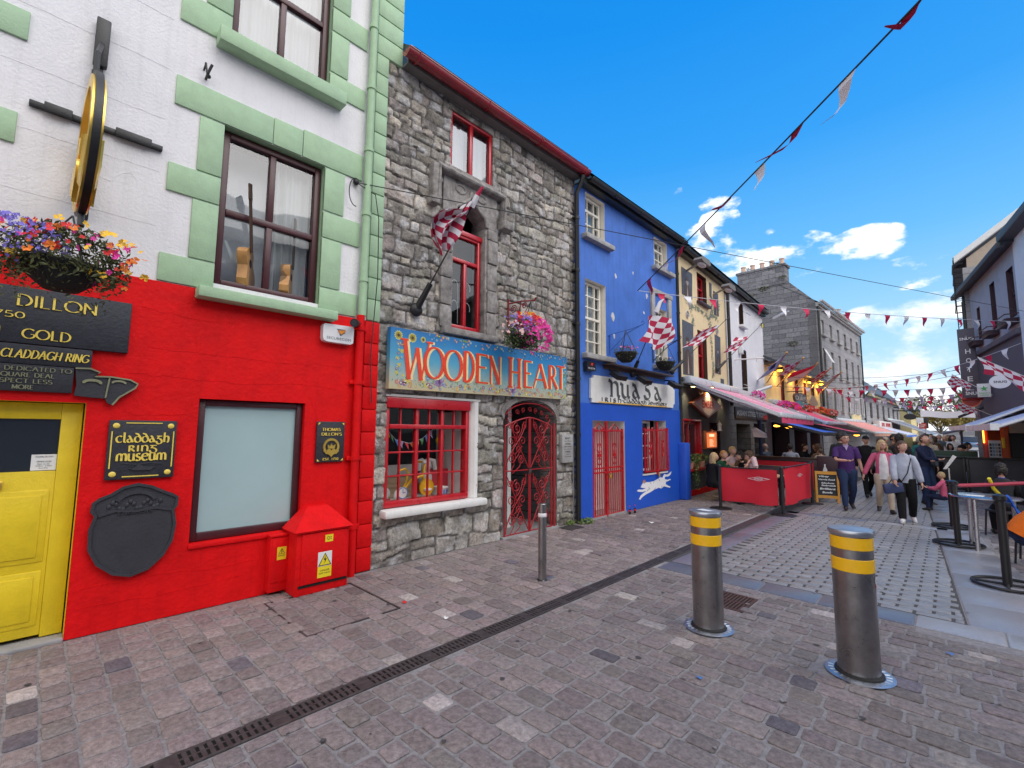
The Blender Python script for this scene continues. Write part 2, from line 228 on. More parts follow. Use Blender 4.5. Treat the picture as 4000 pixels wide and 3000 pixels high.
# ------------------------------------------------------------------ geometry helpers
class MB:
 """collects faces; .build() links them as one mesh object"""
 def __init__(s): s.v = []; s.f = []; s.m = []; s.t = None
 def add(s, vs, fs, mi=0):
  b = len(s.v); s.v.extend(tuple(map(float, v)) for v in vs); s.f.extend([tuple(b+i for i in f) for f in fs]); s.m.extend([mi]*len(fs)); return s
 def box(s, x0, x1, y0, y1, z0, z1, mi=0):
  return s.add([(x0,y0,z0),(x1,y0,z0),(x1,y1,z0),(x0,y1,z0),(x0,y0,z1),(x1,y0,z1),(x1,y1,z1),(x0,y1,z1)],
                     [(3,2,1,0),(4,5,6,7),(0,1,5,4),(1,2,6,5),(2,3,7,6),(3,0,4,7)], mi)
 def bbox(s, x0, x1, y0, y1, z0, z1, b=.01, mi=0):
  """box with chamfered edges"""
  bm = bmesh.new(); vs = [bm.verts.new(p) for p in [(x0,y0,z0),(x1,y0,z0),(x1,y1,z0),(x0,y1,z0),(x0,y0,z1),(x1,y0,z1),(x1,y1,z1),(x0,y1,z1)]]
  for f in [(3,2,1,0),(4,5,6,7),(0,1,5,4),(1,2,6,5),(2,3,7,6),(3,0,4,7)]: bm.faces.new([vs[i] for i in f])
  b = min(b, .45*min(x1-x0, y1-y0, z1-z0))
  bmesh.ops.bevel(bm, geom=bm.edges[:], offset=b, segments=2, affect='EDGES', profile=.5)
  bm.verts.index_update(); s.add([v.co[:] for v in bm.verts], [[v.index for v in f.verts] for f in bm.faces], mi); bm.free(); return s
 def quad(s, a, b, c, d, mi=0): return s.add([a,b,c,d], [(0,1,2,3)], mi)
 def prism(s, poly, x0, x1, mi=0, fn=None):
  """polygon in (y,z), thickness along x; fn maps (x,y,z)"""
  fn = fn or (lambda x, y, z: (x, y, z)); n = len(poly)
  ar = sum(poly[i][0]*poly[(i+1)%n][1]-poly[(i+1)%n][0]*poly[i][1] for i in range(n))
  if ar < 0: poly = poly[::-1]
  vs = [fn(x0, *p) for p in poly]+[fn(x1, *p) for p in poly]
  return s.add(vs, [tuple(range(n))[::-1], tuple(range(n, 2*n))]+[(i, (i+1)%n, n+(i+1)%n, n+i) for i in range(n)], mi)
 def tube(s, pts, r, n=8, mi=0, caps=True, closed=False, flat=1.0):
  pts = [Vector(p) for p in pts]; k = len(pts); rs = r if isinstance(r, (list, tuple)) else [r]*k
  T = []
  for i in range(k):
   a = pts[(i-1) % k] if closed else pts[max(0, i-1)]; b = pts[(i+1) % k] if closed else pts[min(k-1, i+1)]
   d = b-a; T.append(d.normalized() if d.length > 1e-9 else Vector((0, 0, 1)))
  u = Vector((0, 0, 1)) if abs(T[0].z) < .9 else Vector((1, 0, 0))
  u = (u-T[0]*u.dot(T[0])).normalized(); vs = []
  for i in range(k):
   u = u-T[i]*u.dot(T[i]); u = u.normalized() if u.length > 1e-6 else T[i].orthogonal().normalized(); w = T[i].cross(u)
   for j in range(n):
    a = 2*math.pi*j/n; vs.append(pts[i]+rs[i]*(math.cos(a)*u*flat+math.sin(a)*w))
  fs = [(i*n+j, i*n+(j+1)%n, ((i+1)%k)*n+(j+1)%n, ((i+1)%k)*n+j) for i in range(k if closed else k-1) for j in range(n)]
  if caps and not closed: fs += [tuple(range(n))[::-1], tuple((k-1)*n+j for j in range(n))]
  return s.add(vs, fs, mi)
 def lathe(s, prof, c=(0, 0, 0), n=24, mi=0, axis='z', a0=0, a1=2*math.pi, mis=None):
  c = Vector(c); full = abs(a1-a0-2*math.pi) < 1e-6; m = n if full else n+1; vs = []
  for r, h in prof:
   for j in range(m):
    a = a0+(a1-a0)*j/n; x, y = r*math.cos(a), r*math.sin(a)
    vs.append(c+Vector((x, y, h) if axis == 'z' else ((h, x, y) if axis == 'x' else (y, h, x))))
  b = len(s.v); s.v.extend(tuple(v) for v in vs)
  for i in range(len(prof)-1):
   for j in range(n):
    s.f.append((b+i*m+j, b+i*m+(j+1)%m, b+(i+1)*m+(j+1)%m, b+(i+1)*m+j)); s.m.append(mis[i] if mis else mi)
  return s
 def grid(s, fn, nu, nv, mi=0):
  vs = [fn(i/nu, j/nv) for j in range(nv+1) for i in range(nu+1)]
  fs = [(j*(nu+1)+i, j*(nu+1)+i+1, (j+1)*(nu+1)+i+1, (j+1)*(nu+1)+i) for j in range(nv) for i in range(nu)]
  b = len(s.v); s.v.extend(tuple(map(float, v)) for v in vs); s.f.extend(tuple(b+i for i in f) for f in fs)
  s.m.extend([mi(i, j) if callable(mi) else mi for j in range(nv) for i in range(nu)]); return s
 def ell(s, c, r, nu=14, nv=9, mi=0, fn=None):
  r = (r, r, r) if isinstance(r, (int, float)) else r; c = Vector(c); vs = []
  for j in range(nv+1):
   t = math.pi*j/nv
   for i in range(nu):
    a = 2*math.pi*i/nu; p = Vector((math.sin(t)*math.cos(a), math.sin(t)*math.sin(a), math.cos(t)))
    if fn: p = fn(p)
    vs.append(c+Vector((p.x*r[0], p.y*r[1], p.z*r[2])))
  return s.add(vs, [(j*nu+i, (j+1)*nu+i, (j+1)*nu+(i+1)%nu, j*nu+(i+1)%nu) for j in range(nv) for i in range(nu)], mi)
 def rib(s, pts, w, nib=None, e=.0, x=0., th=.004, mi=0, close=False):
  """pen stroke on the plane x: pts in (y,z); w = pen width, nib = pen angle (None: round pen), e = least width"""
  P = [Vector((p[0], p[1])) for p in pts]; k = len(P)
  if k < 2: return s
  A = []; B = []
  for i in range(k):
   d = (P[min(k-1, i+1)] - P[max(0, i-1)]) if not close else (P[(i+1)%k]-P[(i-1)%k])
   d = d.normalized() if d.length > 1e-9 else Vector((1, 0))
   n = Vector((-d.y, d.x)); ww = w if nib is None else e+w*abs(d.x*math.sin(nib)-d.y*math.cos(nib))
   A.append(P[i]+n*ww/2); B.append(P[i]-n*ww/2)
  vs = [(x+th, *a) for a in A]+[(x+th, *b) for b in B]+[(x, *a) for a in A]+[(x, *b) for b in B]; fs = []
  for i in range(k if close else k-1):
   j = (i+1) % k
   fs += [(i, k+i, k+j, j), (i, j, 2*k+j, 2*k+i), (k+j, k+i, 3*k+i, 3*k+j)]
  if not close: fs += [(0, 2*k, 3*k, k), (k-1, 2*k-1, 4*k-1, 3*k-1)]
  return s.add(vs, fs, mi)
 def tr(s, M_):
  s.v = [tuple(M_ @ Vector(v)) for v in s.v]; return s
 def join(s, o, M_=None, mi=None):
  vs = [M_ @ Vector(v) for v in o.v] if M_ else o.v; b = len(s.v)
  s.v.extend(tuple(v) for v in vs); s.f.extend(tuple(b+i for i in f) for f in o.f); s.m.extend([mi]*len(o.f) if mi is not None else o.m); return s
def make(name, mb, mats, parent=None, loc=(0, 0, 0), rot=0., smooth=35, tint=None):
 me = bpy.data.meshes.new(name); me.from_pydata(mb.v, [], mb.f); me.validate(clean_customdata=False)
 for m in ([mats] if isinstance(mats, str) else mats): me.materials.append(M[m])
 if len(me.polygons) == len(mb.m): me.polygons.foreach_set('material_index', mb.m)
 if tint is not None:
  a = me.color_attributes.new('tint', 'FLOAT_COLOR', 'POINT'); a.data.foreach_set('color', np.asarray(tint, dtype=np.float32).ravel())
 if smooth:
  me.polygons.foreach_set('use_smooth', [True]*len(me.polygons)); me.set_sharp_from_angle(angle=R(smooth))
 me.update()
 o = bpy.data.objects.new(name, me); col.objects.link(o); o.location = loc; o.rotation_euler = (0, 0, rot)
 if parent: o.parent = parent
 return o
class Frame:
 """a straight run of street front: x out of the wall, y along the street, z up"""
 def __init__(s, o, deg): s.o = Vector((o[0], o[1], 0)); s.a = R(deg)
 def w(s, p): c, n = math.cos(s.a), math.sin(s.a); return Vector((s.o.x+p[0]*c-p[1]*n, s.o.y+p[0]*n+p[1]*c, p[2]))
 def inv(s, p): c, n = math.cos(s.a), math.sin(s.a); x, y = p[0]-s.o.x, p[1]-s.o.y; return Vector((x*c+y*n, -x*n+y*c, p[2]))
FA = Frame((0, 0), 0); FB = Frame((.05, 10.97), 3); FC = Frame((-.40, 19.60), 0); FD = Frame((-.40, 29.6), -2.3); FH = Frame((8, 10), 9)
class Thing:
 """an Empty at the thing's base that parents its parts; parts are given in frame coordinates (or local ones)"""
 def __init__(s, name, label, cat, loc=(0, 0, 0), rot=0., group=None, frame=FA, local=False):
  s.f = frame; s.loc = Vector(loc); s.local = local
  s.o = bpy.data.objects.new(name, None); col.objects.link(s.o); s.o.empty_display_size = .1
  s.o.location = frame.w(loc); s.o.rotation_euler = (0, 0, frame.a+rot); s.o['label'] = label; s.o['category'] = cat
  if group: s.o['group'] = group
 def part(s, name, mb, mats, of=None, label=None, **k):
  if not s.local: mb.v = [(v[0]-s.loc.x, v[1]-s.loc.y, v[2]-s.loc.z) for v in mb.v]
  o = make(name, mb, mats, parent=of or s.o, **k)
  if label: o['label'] = label
  return o
def solo(name, label, cat, mb, mats, loc=(0, 0, 0), frame=FA, group=None, local=False, rot=0., kind=None, **k):
 if not local: mb.v = [(v[0]-loc[0], v[1]-loc[1], v[2]-loc[2]) for v in mb.v]
 o = make(name, mb, mats, loc=frame.w(loc), rot=frame.a+rot, **k)
 if label: o['label'] = label
 if cat: o['category'] = cat
 if group: o['group'] = group
 if kind: o['kind'] = kind
 return o
def struct(name, mb, mats, kind='structure', **k):
 o = make(name, mb, mats, **k); o['kind'] = kind; return o
def dup(root, loc, rot=None, label=None, scale=None):
 r = root.copy(); col.objects.link(r); r.location = loc
 if rot is not None: r.rotation_euler = (0, 0, rot)
 if scale: r.scale = scale
 if label: r['label'] = label
 for ch in list(root.children):
  c = ch.copy(); col.objects.link(c); c.parent = r
  for g in list(ch.children):
   e = g.copy(); col.objects.link(e); e.parent = c
 return r
def arc(cx, cz, r, a0, a1, n=12, ry=None):
 return [(cx+r*math.cos(R(a0+(a1-a0)*i/n)), cz+(ry or r)*math.sin(R(a0+(a1-a0)*i/n))) for i in range(n+1)]
def lerp(a, b, t): return tuple(x+(y-x)*t for x, y in zip(a, b))
# value noise
_rng = np.random.default_rng(5); _NT = _rng.random((64, 64))
def vnoise(x, y):
 x = np.asarray(x, float); y = np.asarray(y, float); xi = np.floor(x).astype(int); yi = np.floor(y).astype(int); fx = x-xi; fy = y-yi
 fx = fx*fx*(3-2*fx); fy = fy*fy*(3-2*fy); g = lambda a, b: _NT[a % 64, b % 64]
 return (g(xi, yi)*(1-fx)+g(xi+1, yi)*fx)*(1-fy)+(g(xi, yi+1)*(1-fx)+g(xi+1, yi+1)*fx)*fy
def fbm(x, y, o=4):
 s = 0; a = .5
 for i in range(o): s = s+a*vnoise(x*2**i+17*i, y*2**i+31*i); a /= 2
 return s
# walls with openings ------------------------------------------------------
def wall(mb, y0, y1, z0, z1, holes=(), x=0., dep=.18, back=.4, mi=0, mr=None, sides=True):
 """holes: (y0,y1,z0,z1[,depth[,reveal material]])"""
 ys = sorted({y0, y1, *[min(max(h[i], y0), y1) for h in holes for i in (0, 1)]}); zs = sorted({z0, z1, *[min(max(h[i], z0), z1) for h in holes for i in (2, 3)]})
 for a, b in zip(ys, ys[1:]):
  for c, d in zip(zs, zs[1:]):
   my, mz = (a+b)/2, (c+d)/2
   if any(h[0] < my < h[1] and h[2] < mz < h[3] for h in holes): continue
   mb.quad((x, a, c), (x, b, c), (x, b, d), (x, a, d), mi)
 for h in holes:
  a, b, c, d = h[:4]; a, b, c, d = max(a, y0), min(b, y1), max(c, z0), min(d, z1); q = x-(h[4] if len(h) > 4 else dep); k = h[5] if len(h) > 5 else (mi if mr is None else mr)
  if d < z1-1e-6: mb.quad((x, a, d), (x, b, d), (q, b, d), (q, a, d), k)
  if c > z0+1e-6: mb.quad((q, a, c), (q, b, c), (x, b, c), (x, a, c), k)
  mb.quad((x, a, c), (x, a, d), (q, a, d), (q, a, c), k); mb.quad((q, b, c), (q, b, d), (x, b, d), (x, b, c), k)
 if sides:
  q = x-back
  mb.quad((x, y0, z1), (x, y1, z1), (q, y1, z1), (q, y0, z1), mi); mb.quad((q, y0, z0), (x, y0, z0), (x, y0, z1), (q, y0, z1), mi); mb.quad((x, y1, z0), (q, y1, z0), (q, y1, z1), (x, y1, z1), mi)
 return mb
def window(T, y0, y1, z0, z1, x, fm, ysp=(), zsp=(), fw=.06, bw=.03, pane='window_glass', room=True, curtain=None, depth=.06, heavy=(), name='window', sash=None, label=None):
 """frame (> pane, curtain, room lining); ysp/zsp = glazing bars, heavy = transoms as wide as the frame"""
 f = MB(); d0 = x-depth/2; d1 = x+depth/2
 f.bbox(d0, d1, y0, y0+fw, z0, z1, .008); f.bbox(d0, d1, y1-fw, y1, z0, z1, .008); f.bbox(d0, d1, y0+fw, y1-fw, z0, z0+fw, .008); f.bbox(d0, d1, y0+fw, y1-fw, z1-fw, z1, .008)
 for z in heavy: f.bbox(d0-.002, d1+.004, y0+fw, y1-fw, z-fw/2, z+fw/2, .008)
 for y in ysp: f.bbox(d0+.008, d1-.006, y-bw/2, y+bw/2, z0+fw, z1-fw, .004)
 for z in zsp: f.bbox(d0+.010, d1-.008, y0+fw, y1-fw, z-bw/2, z+bw/2, .004)
 o = T.part(name, f, fm, label=label)
 p = MB(); p.quad((x-.012, y0+fw*.6, z0+fw*.6), (x-.012, y1-fw*.6, z0+fw*.6), (x-.012, y1-fw*.6, z1-fw*.6), (x-.012, y0+fw*.6, z1-fw*.6)); T.part('pane', p, pane, of=o, smooth=0)
 if room:
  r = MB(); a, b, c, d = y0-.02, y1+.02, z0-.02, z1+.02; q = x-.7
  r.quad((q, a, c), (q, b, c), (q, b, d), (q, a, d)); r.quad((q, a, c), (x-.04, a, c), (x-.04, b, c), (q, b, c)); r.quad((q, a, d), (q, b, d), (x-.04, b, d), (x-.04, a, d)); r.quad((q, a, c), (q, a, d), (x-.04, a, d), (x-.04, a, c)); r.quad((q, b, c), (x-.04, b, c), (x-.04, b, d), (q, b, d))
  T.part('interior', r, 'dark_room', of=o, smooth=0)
 for cy0, cy1 in (curtain or ()):
  c = MB(); c.grid(lambda u, v: (x-.14+.018*math.sin(u*(cy1-cy0)*75)+.01*math.sin(u*31), cy0+u*(cy1-cy0), z0+.03+v*(z1-z0-.06)), max(8, int((cy1-cy0)*70)), 2); T.part('curtain', c, 'curtain', of=o, smooth=80)
 return o
# ------------------------------------------------------------------ lettering
def sans(txt, size=1., bold=0., shear=0., sp=1.):
 """plain block lettering as flat faces: verts in (y,z), width"""
 c = bpy.data.curves.new('lettering', 'FONT'); c.body = txt; c.size = size; c.offset = bold; c.shear = shear; c.space_character = sp; c.resolution_u = 2
 o = bpy.data.objects.new('lettering', c); me = bpy.data.meshes.new_from_object(o)
 vs = [(v.co.x, v.co.y) for v in me.vertices]; fs = [tuple(p.vertices) for p in me.polygons]
 bpy.data.objects.remove(o); bpy.data.curves.remove(c); bpy.data.meshes.remove(me); return vs, fs
def put_sans(mb, txt, y0, y1, z0, z1, x, mi=0, bold=0., shear=0., dz=0., sp=1.):
 """fit lettering into the box y0..y1, z0..z1 on plane x (dz: rise along its length)"""
 vs, fs = sans(txt, 1., bold, shear, sp)
 if not vs: return mb
 a = min(v[0] for v in vs); b = max(v[0] for v in vs); c = min(v[1] for v in vs); d = max(v[1] for v in vs)
 return mb.add([(x, y0+(v[0]-a)/(b-a)*(y1-y0), z0+(v[1]-c)/(d-c)*(z1-z0)+dz*(v[0]-a)/(b-a)) for v in vs], fs, mi)
def A_(cx, cz, r, a0, a1, n=10, ry=None): return arc(cx, cz, r, a0, a1, n, ry)
# roman capitals as pen strokes in a unit-high box: glyph -> (width, strokes)
CAPS = {
 'A': (.70, [[(0,0),(.35,1)],[(.35,1),(.70,0)],[(.13,.36),(.57,.36)]]), 'B': (.55, [[(.06,0),(.06,1)],[(.06,1)]+A_(.22,.76,.24,90,-90)+[(.06,.52)],[(.06,.52)]+A_(.26,.26,.27,90,-90,10,.26)+[(.06,0)]]),
 'C': (.72, [A_(.42,.5,.42,45,315,18,.5)]), 'D': (.70, [[(.06,0),(.06,1)],[(.06,1)]+A_(.22,.5,.46,90,-90,16,.5)+[(.06,0)]]),
 'E': (.52, [[(.06,0),(.06,1)],[(.06,1),(.50,1)],[(.06,.52),(.42,.52)],[(.06,0),(.52,0)]]), 'F': (.5, [[(.06,0),(.06,1)],[(.06,1),(.50,1)],[(.06,.52),(.42,.52)]]),
 'G': (.76, [A_(.42,.5,.42,45,330,18,.5)+[(.76,.42)],[(.52,.44),(.80,.44)]]), 'H': (.68, [[(.06,0),(.06,1)],[(.62,0),(.62,1)],[(.06,.52),(.62,.52)]]), 'I': (.14, [[(.07,0),(.07,1)]]),
 'L': (.48, [[(.06,0),(.06,1)],[(.06,0),(.48,0)]]), 'M': (.84, [[(.06,0),(.10,1)],[(.10,1),(.42,.08)],[(.42,.08),(.74,1)],[(.74,1),(.78,0)]]), 'N': (.72, [[(.06,0),(.06,1)],[(.06,1),(.66,0)],[(.66,0),(.66,1)]]),
 'O': (.86, [A_(.43,.5,.43,90,450,24,.5)]), 'P': (.52, [[(.06,0),(.06,1)],[(.06,1)]+A_(.24,.74,.26,90,-90)+[(.06,.48)]]), 'Q': (.86, [A_(.43,.5,.43,90,450,24,.5),[(.5,.2),(.86,-.12)]]),
 'R': (.60, [[(.06,0),(.06,1)],[(.06,1)]+A_(.24,.75,.25,90,-90)+[(.06,.50)],[(.26,.50),(.60,0)]]), 'S': (.5, [A_(.25,.75,.23,40,270,12)+A_(.25,.25,.25,90,-140,12)]),
 'T': (.62, [[(.31,0),(.31,1)],[(0,1),(.62,1)]]), 'U': (.68, [[(.06,1),(.06,.3)]+A_(.34,.3,.28,180,360,12,.3)+[(.62,1)]]), 'V': (.68, [[(0,1),(.34,0)],[(.34,0),(.68,1)]]),
 'W': (1.02, [[(0,1),(.26,0)],[(.26,0),(.51,.9)],[(.51,.9),(.76,0)],[(.76,0),(1.02,1)]]), 'X': (.66,[[(0,1),(.66,0)],[(0,0),(.66,1)]]), 'Y': (.62, [[(0,1),(.31,.5)],[(.62,1),(.31,.5)],[(.31,.5),(.31,0)]]),
 "'": (.12, [[(.06,1),(.04,.8)]]), '.': (.14, [[(.07,0),(.07,.06)]]), '1': (.26, [[(.14,0),(.14,1),(.02,.86)]]), '7': (.48, [[(.02,1),(.48,1),(.18,0)]]), '5': (.5, [[(.46,1),(.1,1),(.08,.58)]+A_(.22,.3,.28,100,-130,12)]), '0': (.56, [A_(.28,.5,.26,90,450,18,.5)]),
}
# uncial (half-round celtic) letters, x-height .62
UNC = {
 'c': (.52, [A_(.32,.32,.30,50,310,14,.32)]), 'l': (.26, [[(.10,1),(.10,.16)]+A_(.24,.14,.14,180,290,6)]), 'a': (.58, [[(.10,.66),(.22,.60),(.54,0)],A_(.22,.17,.19,70,400,12,.17)]),
 'd': (.60, [A_(.30,.30,.28,90,450,18,.30),[(.52,.50),(.30,.84),(.04,.90)]]), 's': (.46, [A_(.25,.48,.17,40,270,8,.15)+A_(.22,.16,.20,90,-150,8,.16)]), 'h': (.60, [[(.10,1),(.10,0)],[(.10,.42)]+A_(.32,.40,.20,150,0,8,.22)+[(.50,.10),(.40,-.06)]]),
 'g': (.58, [[(.02,.62),(.54,.62)],[(.26,.62),(.12,.34),(.30,.36)]+A_(.28,.06,.26,70,-190,14,.26)]), 'r': (.54, [[(.10,.64),(.10,-.02)],[(.10,.62)]+A_(.22,.48,.18,80,-80,8,.15)+[(.18,.32),(.50,0)]]), 'i': (.22, [[(.06,.64),(.10,.60),(.10,0)]]),
 'n': (.60, [[(.10,.64),(.10,0)],[(.10,.46)]+A_(.32,.42,.20,150,0,8,.22)+[(.52,0)]]), 'm': (.90, [[(.06,0)]+A_(.26,.36,.20,180,0,10,.28)+[(.46,0)],[(.46,.36)]+A_(.66,.36,.20,180,0,10,.28)+[(.86,0)]]), 'u': (.60, [[(.08,.64),(.08,.2)]+A_(.30,.2,.22,180,360,10,.2)+[(.52,.64)],[(.52,.2),(.56,0)]]),
 'e': (.54, [A_(.31,.32,.29,20,320,16,.32),[(.06,.36),(.56,.40)]]), 'j': (.4, [[(.1,.95),(.36,.95)],[(.26,.95),(.26,.1)]+A_(.14,.1,.12,0,-150,6)]), 'w': (.84, [[(.04,.64),(.20,0),(.42,.56),(.62,0),(.80,.64)]]), 'y': (.54, [[(.06,.64),(.28,.12)],[(.52,.66),(.14,-.30)]]),
 'k': (.54, [[(.10,1),(.10,0)],[(.48,.62),(.12,.30),(.52,0)]]), '.': (.16, [[(.06,.26),(.12,.32)]]), ' ': (.3, []),
}
def put_pen(mb, txt, y0, y1, z0, z1, x, w, table=CAPS, nib=R(15), e=.03, mi=0, sp=.14, serif=0., th=.004, slant=0., dz=0.):
 """pen-drawn lettering fitted into the box; w, e relative to the letter height"""
 W = 0; pos = []
 for ch in txt:
  g = table.get(ch); pos.append(W); W += (g[0] if g else .3)+sp
 W -= sp; H = z1-z0; kx = (y1-y0)/W; n = 0
 for ch, px in zip(txt, pos):
  g = table.get(ch)
  if not g: continue
  for st in g[1]:
   P = [(y0+(px+p[0]+slant*p[1])*kx, z0+p[1]*H+dz*(px+p[0])/W) for p in st]
   mb.rib(P, w*H, nib, e*H, x+.0006*(n % 5), th, mi); n += 1
   if serif and len(st) == 2:
    for q in P:
     if abs(P[0][1]-P[1][1]) > .5*H: mb.rib([(q[0]-serif*H, q[1]), (q[0]+serif*H, q[1])], e*H*1.3, None, 0, x+.0006*(n % 5)+.003, th, mi); n += 1
 return mb
# ------------------------------------------------------------------ the street surface
g = MB(); g.grid(lambda u, v: (-900+1800*u, -300+1800*v, -.0075), 30, 30); struct('ground', g, 'mortar')
rs = np.random.default_rng(3)
class Setts:
 def __init__(s): s.mb = MB(); s.t = []
 def stone(s, c, hx, hy, ang=0., col_=(.16,.14,.14), z=0., rnd=.20, inset=.010, warp=True, low=-.010):
  """one paving stone: rounded octagon block with worn shoulders"""
  k = rnd*min(hx, hy); P = [(-hx+k,-hy),(hx-k,-hy),(hx,-hy+k),(hx,hy-k),(hx-k,hy),(-hx+k,hy),(-hx,hy-k),(-hx,-hy+k)]
  ca, sa = math.cos(ang), math.sin(ang); vs = []; tx, ty = rs.normal(0, .010, 2) if warp else (0, 0)
  for lev, (q, zz) in enumerate(((1., low), (1., -.003), (1-inset/min(hx, hy), .0015))):
   for (a, b) in P:
    if warp and lev == 0: pass
    a, b = a*q, b*q; X = c[0]+a*ca-b*sa; Y = c[1]+a*sa+b*ca
    vs.append((X+.012*(float(vnoise(X*5, Y*5))-.5), Y+.012*(float(vnoise(X*5+9, Y*5+3))-.5), zz+z+(a*tx+b*ty if lev else 0)))
  fs = [(i+8*l, (i+1) % 8+8*l, (i+1) % 8+8*l+8, i+8*l+8) for l in (0, 1) for i in range(8)]+[tuple(range(16, 24))]
  s.mb.add(vs, fs); s.t += [(*col_, 1)]*24
def sett_col(pale=.05, dark=.06, base=(.165, .148, .145)):
 q = rs.random(); k = rs.normal(1, .11)
 if q < pale: b = (.30, .28, .27)
 elif q < pale+dark: b = (.105, .100, .115)
 else: b = base
 return tuple(max(.02, x*k*rs.normal(1, .015)) for x in b)
def courses(S, x0, x1, y0, y1, dep, len0, len1, gap, ok, skew=0., xr=None, **kw):
 y = y0
 while y < y1:
  d = dep*rs.uniform(.88, 1.14); x = x0-rs.uniform(0, len1)
  while x < x1:
   l = rs.uniform(len0, len1); cx, cy = x+l/2, y+d/2+skew*(x-x0)
   if xr:
    a, e = max(x, xr(cy)[0]), min(x+l, xr(cy)[1]); cx, lh = (a+e)/2, (e-a)/2
   else: lh = l/2
   if lh > .03 and ok(cx, cy, lh): S.stone((cx, cy), lh-gap*rs.uniform(.7, 1.5), d/2-gap*rs.uniform(.7, 1.4), rs.normal(0, .022)+math.atan(skew), sett_col(**kw), rs.normal(0, .0016))
   x += l
  y += d
def inside_cover(x, y): return .28 < x < 1.22 and 1.60 < y < 2.40
bols = [(3.36, 3.98), (4.36, 3.96)]
S = Setts()
def ok1(x, y, h):
 return not inside_cover(x, y) and math.hypot(x-1.63, y-3.93) > .10
courses(S, 0, 2.06, -1.6, 6.0, .150, .15, .24, .0070, ok1, xr=lambda y: (.02, 2.064), pale=.015, dark=.01, base=(.190, .165, .162))
courses(S, .1, 2.0, 6.0, 13.0, .125, .11, .20, .006, lambda x, y, h: True, xr=lambda y: (.1, 2.04-.012*(y-6)), pale=.02, dark=.02, base=(.150, .130, .128))
struct('pavement', S.mb, 'sett', tint=S.t)
S = Setts()
gr_l = lambda y: 5.28-.0684*(y); gr_r = lambda y: 5.92-.0815*(y)
def ok2(x, y, h):
 if any(math.hypot(x-bx, y-by) < .215 for bx, by in bols): return False
 if 3.08 < x < 3.46 and 4.50 < y < 4.98: return False
 return y < 5.17
courses(S, 2.2, 8.5, -1.6, 5.22, .142, .14, .25, .0085, ok2, skew=.012, xr=lambda y: (2.218, 8.5), pale=.025, dark=.025)
struct('road', S.mb, 'sett', tint=S.t)
S = Setts()      # paving to the far side of the granite strip
courses(S, 4.6, 9.5, 5.30, 17.5, .135, .14, .24, .006, lambda x, y, h: x-h > gr_r(y)+.02, skew=.0, pale=.02, dark=.06, base=(.15, .135, .135))
struct('pavement', S.mb, 'sett', tint=S.t)
S = Setts()      # slab band across the street and the slab edging beside the drain
x = 2.27
while x < 8:
 l = rs.uniform(.5, .72); k = rs.normal(1, .08); pale = x > 4.25
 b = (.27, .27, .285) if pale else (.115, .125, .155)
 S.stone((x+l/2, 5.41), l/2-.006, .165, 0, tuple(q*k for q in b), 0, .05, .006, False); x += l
for yy, xx0, xx1 in ((10.72, 2.30, 4.5),):
 x = xx0
 while x < xx1:
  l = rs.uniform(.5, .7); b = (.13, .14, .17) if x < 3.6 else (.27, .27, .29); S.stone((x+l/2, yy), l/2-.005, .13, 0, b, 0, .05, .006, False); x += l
y = 5.62
while y < 10.5:
 l = rs.uniform(.45, .7); k = rs.normal(1, .1); S.stone((2.41-.004*(y-5.6), y+l/2), .135, l/2-.006, 0, tuple(q*k for q in (.135, .125, .155)), 0, .05, .006, False); y += l
y = 5.585
while y < 40:     # granite strip
 l = rs.uniform(.42, .75); a, b = gr_l(y+l/2), gr_r(y+l/2)
 if True:
  k = rs.normal(1, .07); S.stone(((a+b)/2, y+l/2), (b-a)/2-.004, l/2-.004, .07, tuple(q*k for q in (.235, .235, .255)), 0, .03, .005, False)
 y += l
struct('paving_band', S.mb, 'granite', tint=S.t)
S = Setts()      # long pale setts in stretcher courses with open dark joints
g = MB(); g.add([(2.2, 5.56, -.0055), (4.89, 5.56, -.0055), (2.55, 40, -.0055), (1.2, 40, -.0055)], [(0, 1, 2, 3)]); struct('joint_bed', g, 'dark_joint')
y = 5.60; i = 0
while y < 21:
 d = .098; x = 2.545+(.125 if i % 2 else 0)-.012*(y-5.6)
 if not 10.57 < y < 10.86:
  while x < gr_l(y)-.04:
   l = min(.25, gr_l(y)-.02-x)
   if l > .06:
    k = rs.normal(1, .07); S.stone((x+l/2, y+d/2), l/2-.0125, d/2-.0050, 0, tuple(q*k for q in (.205, .20, .202)), rs.normal(0, .0006), .12, .004, False)
   x += .25
 y += d; i += 1
struct('road', S.mb, 'granite', tint=S.t)
g = MB(); g.add([(-2.5, 21, -.002), (9, 21, -.002), (9, 120, -.002), (-2.5, 120, -.002)], [(0, 1, 2, 3)])
struct('street_paving', g, 'wet_paving') if 'wet_paving' in M else struct('street_paving', g, 'concrete')
# small weeds at the foot of the wall
# drain -------------------------------------------------------------------
dr = Thing('drain_channel', 'long dark slotted cast iron drain set in the paving parallel to the shop fronts', 'drain', (2.14, 4, 0))
d = MB(); d.box(2.075, 2.205, -1.5, 10, -.013, -.0055); dr.part('channel_bed', d, 'black_void')
d = MB(); d.bbox(2.068, 2.086, -1.5, 10, -.012, .003, .003); d.bbox(2.194, 2.212, -1.5, 10, -.012, .003, .003); dr.part('channel_rim', d, 'cast_iron')
d = MB(); y = -1.5
while y < 7.5:
 k = int(round((y+1.5)/.036))
 if k % 14 in (0, 1): d.box(2.086, 2.194, y, y+.036, -.012, .001)
 else: d.box(2.086, 2.194, y, y+.021, -.0045, .0015)
 y += .036
d.box(2.134, 2.146, -1.5, 7.5, -.012, .0018); d.box(2.086, 2.194, 7.5, 10, -.012, .001)
dr.part('grating', d, 'cast_iron')
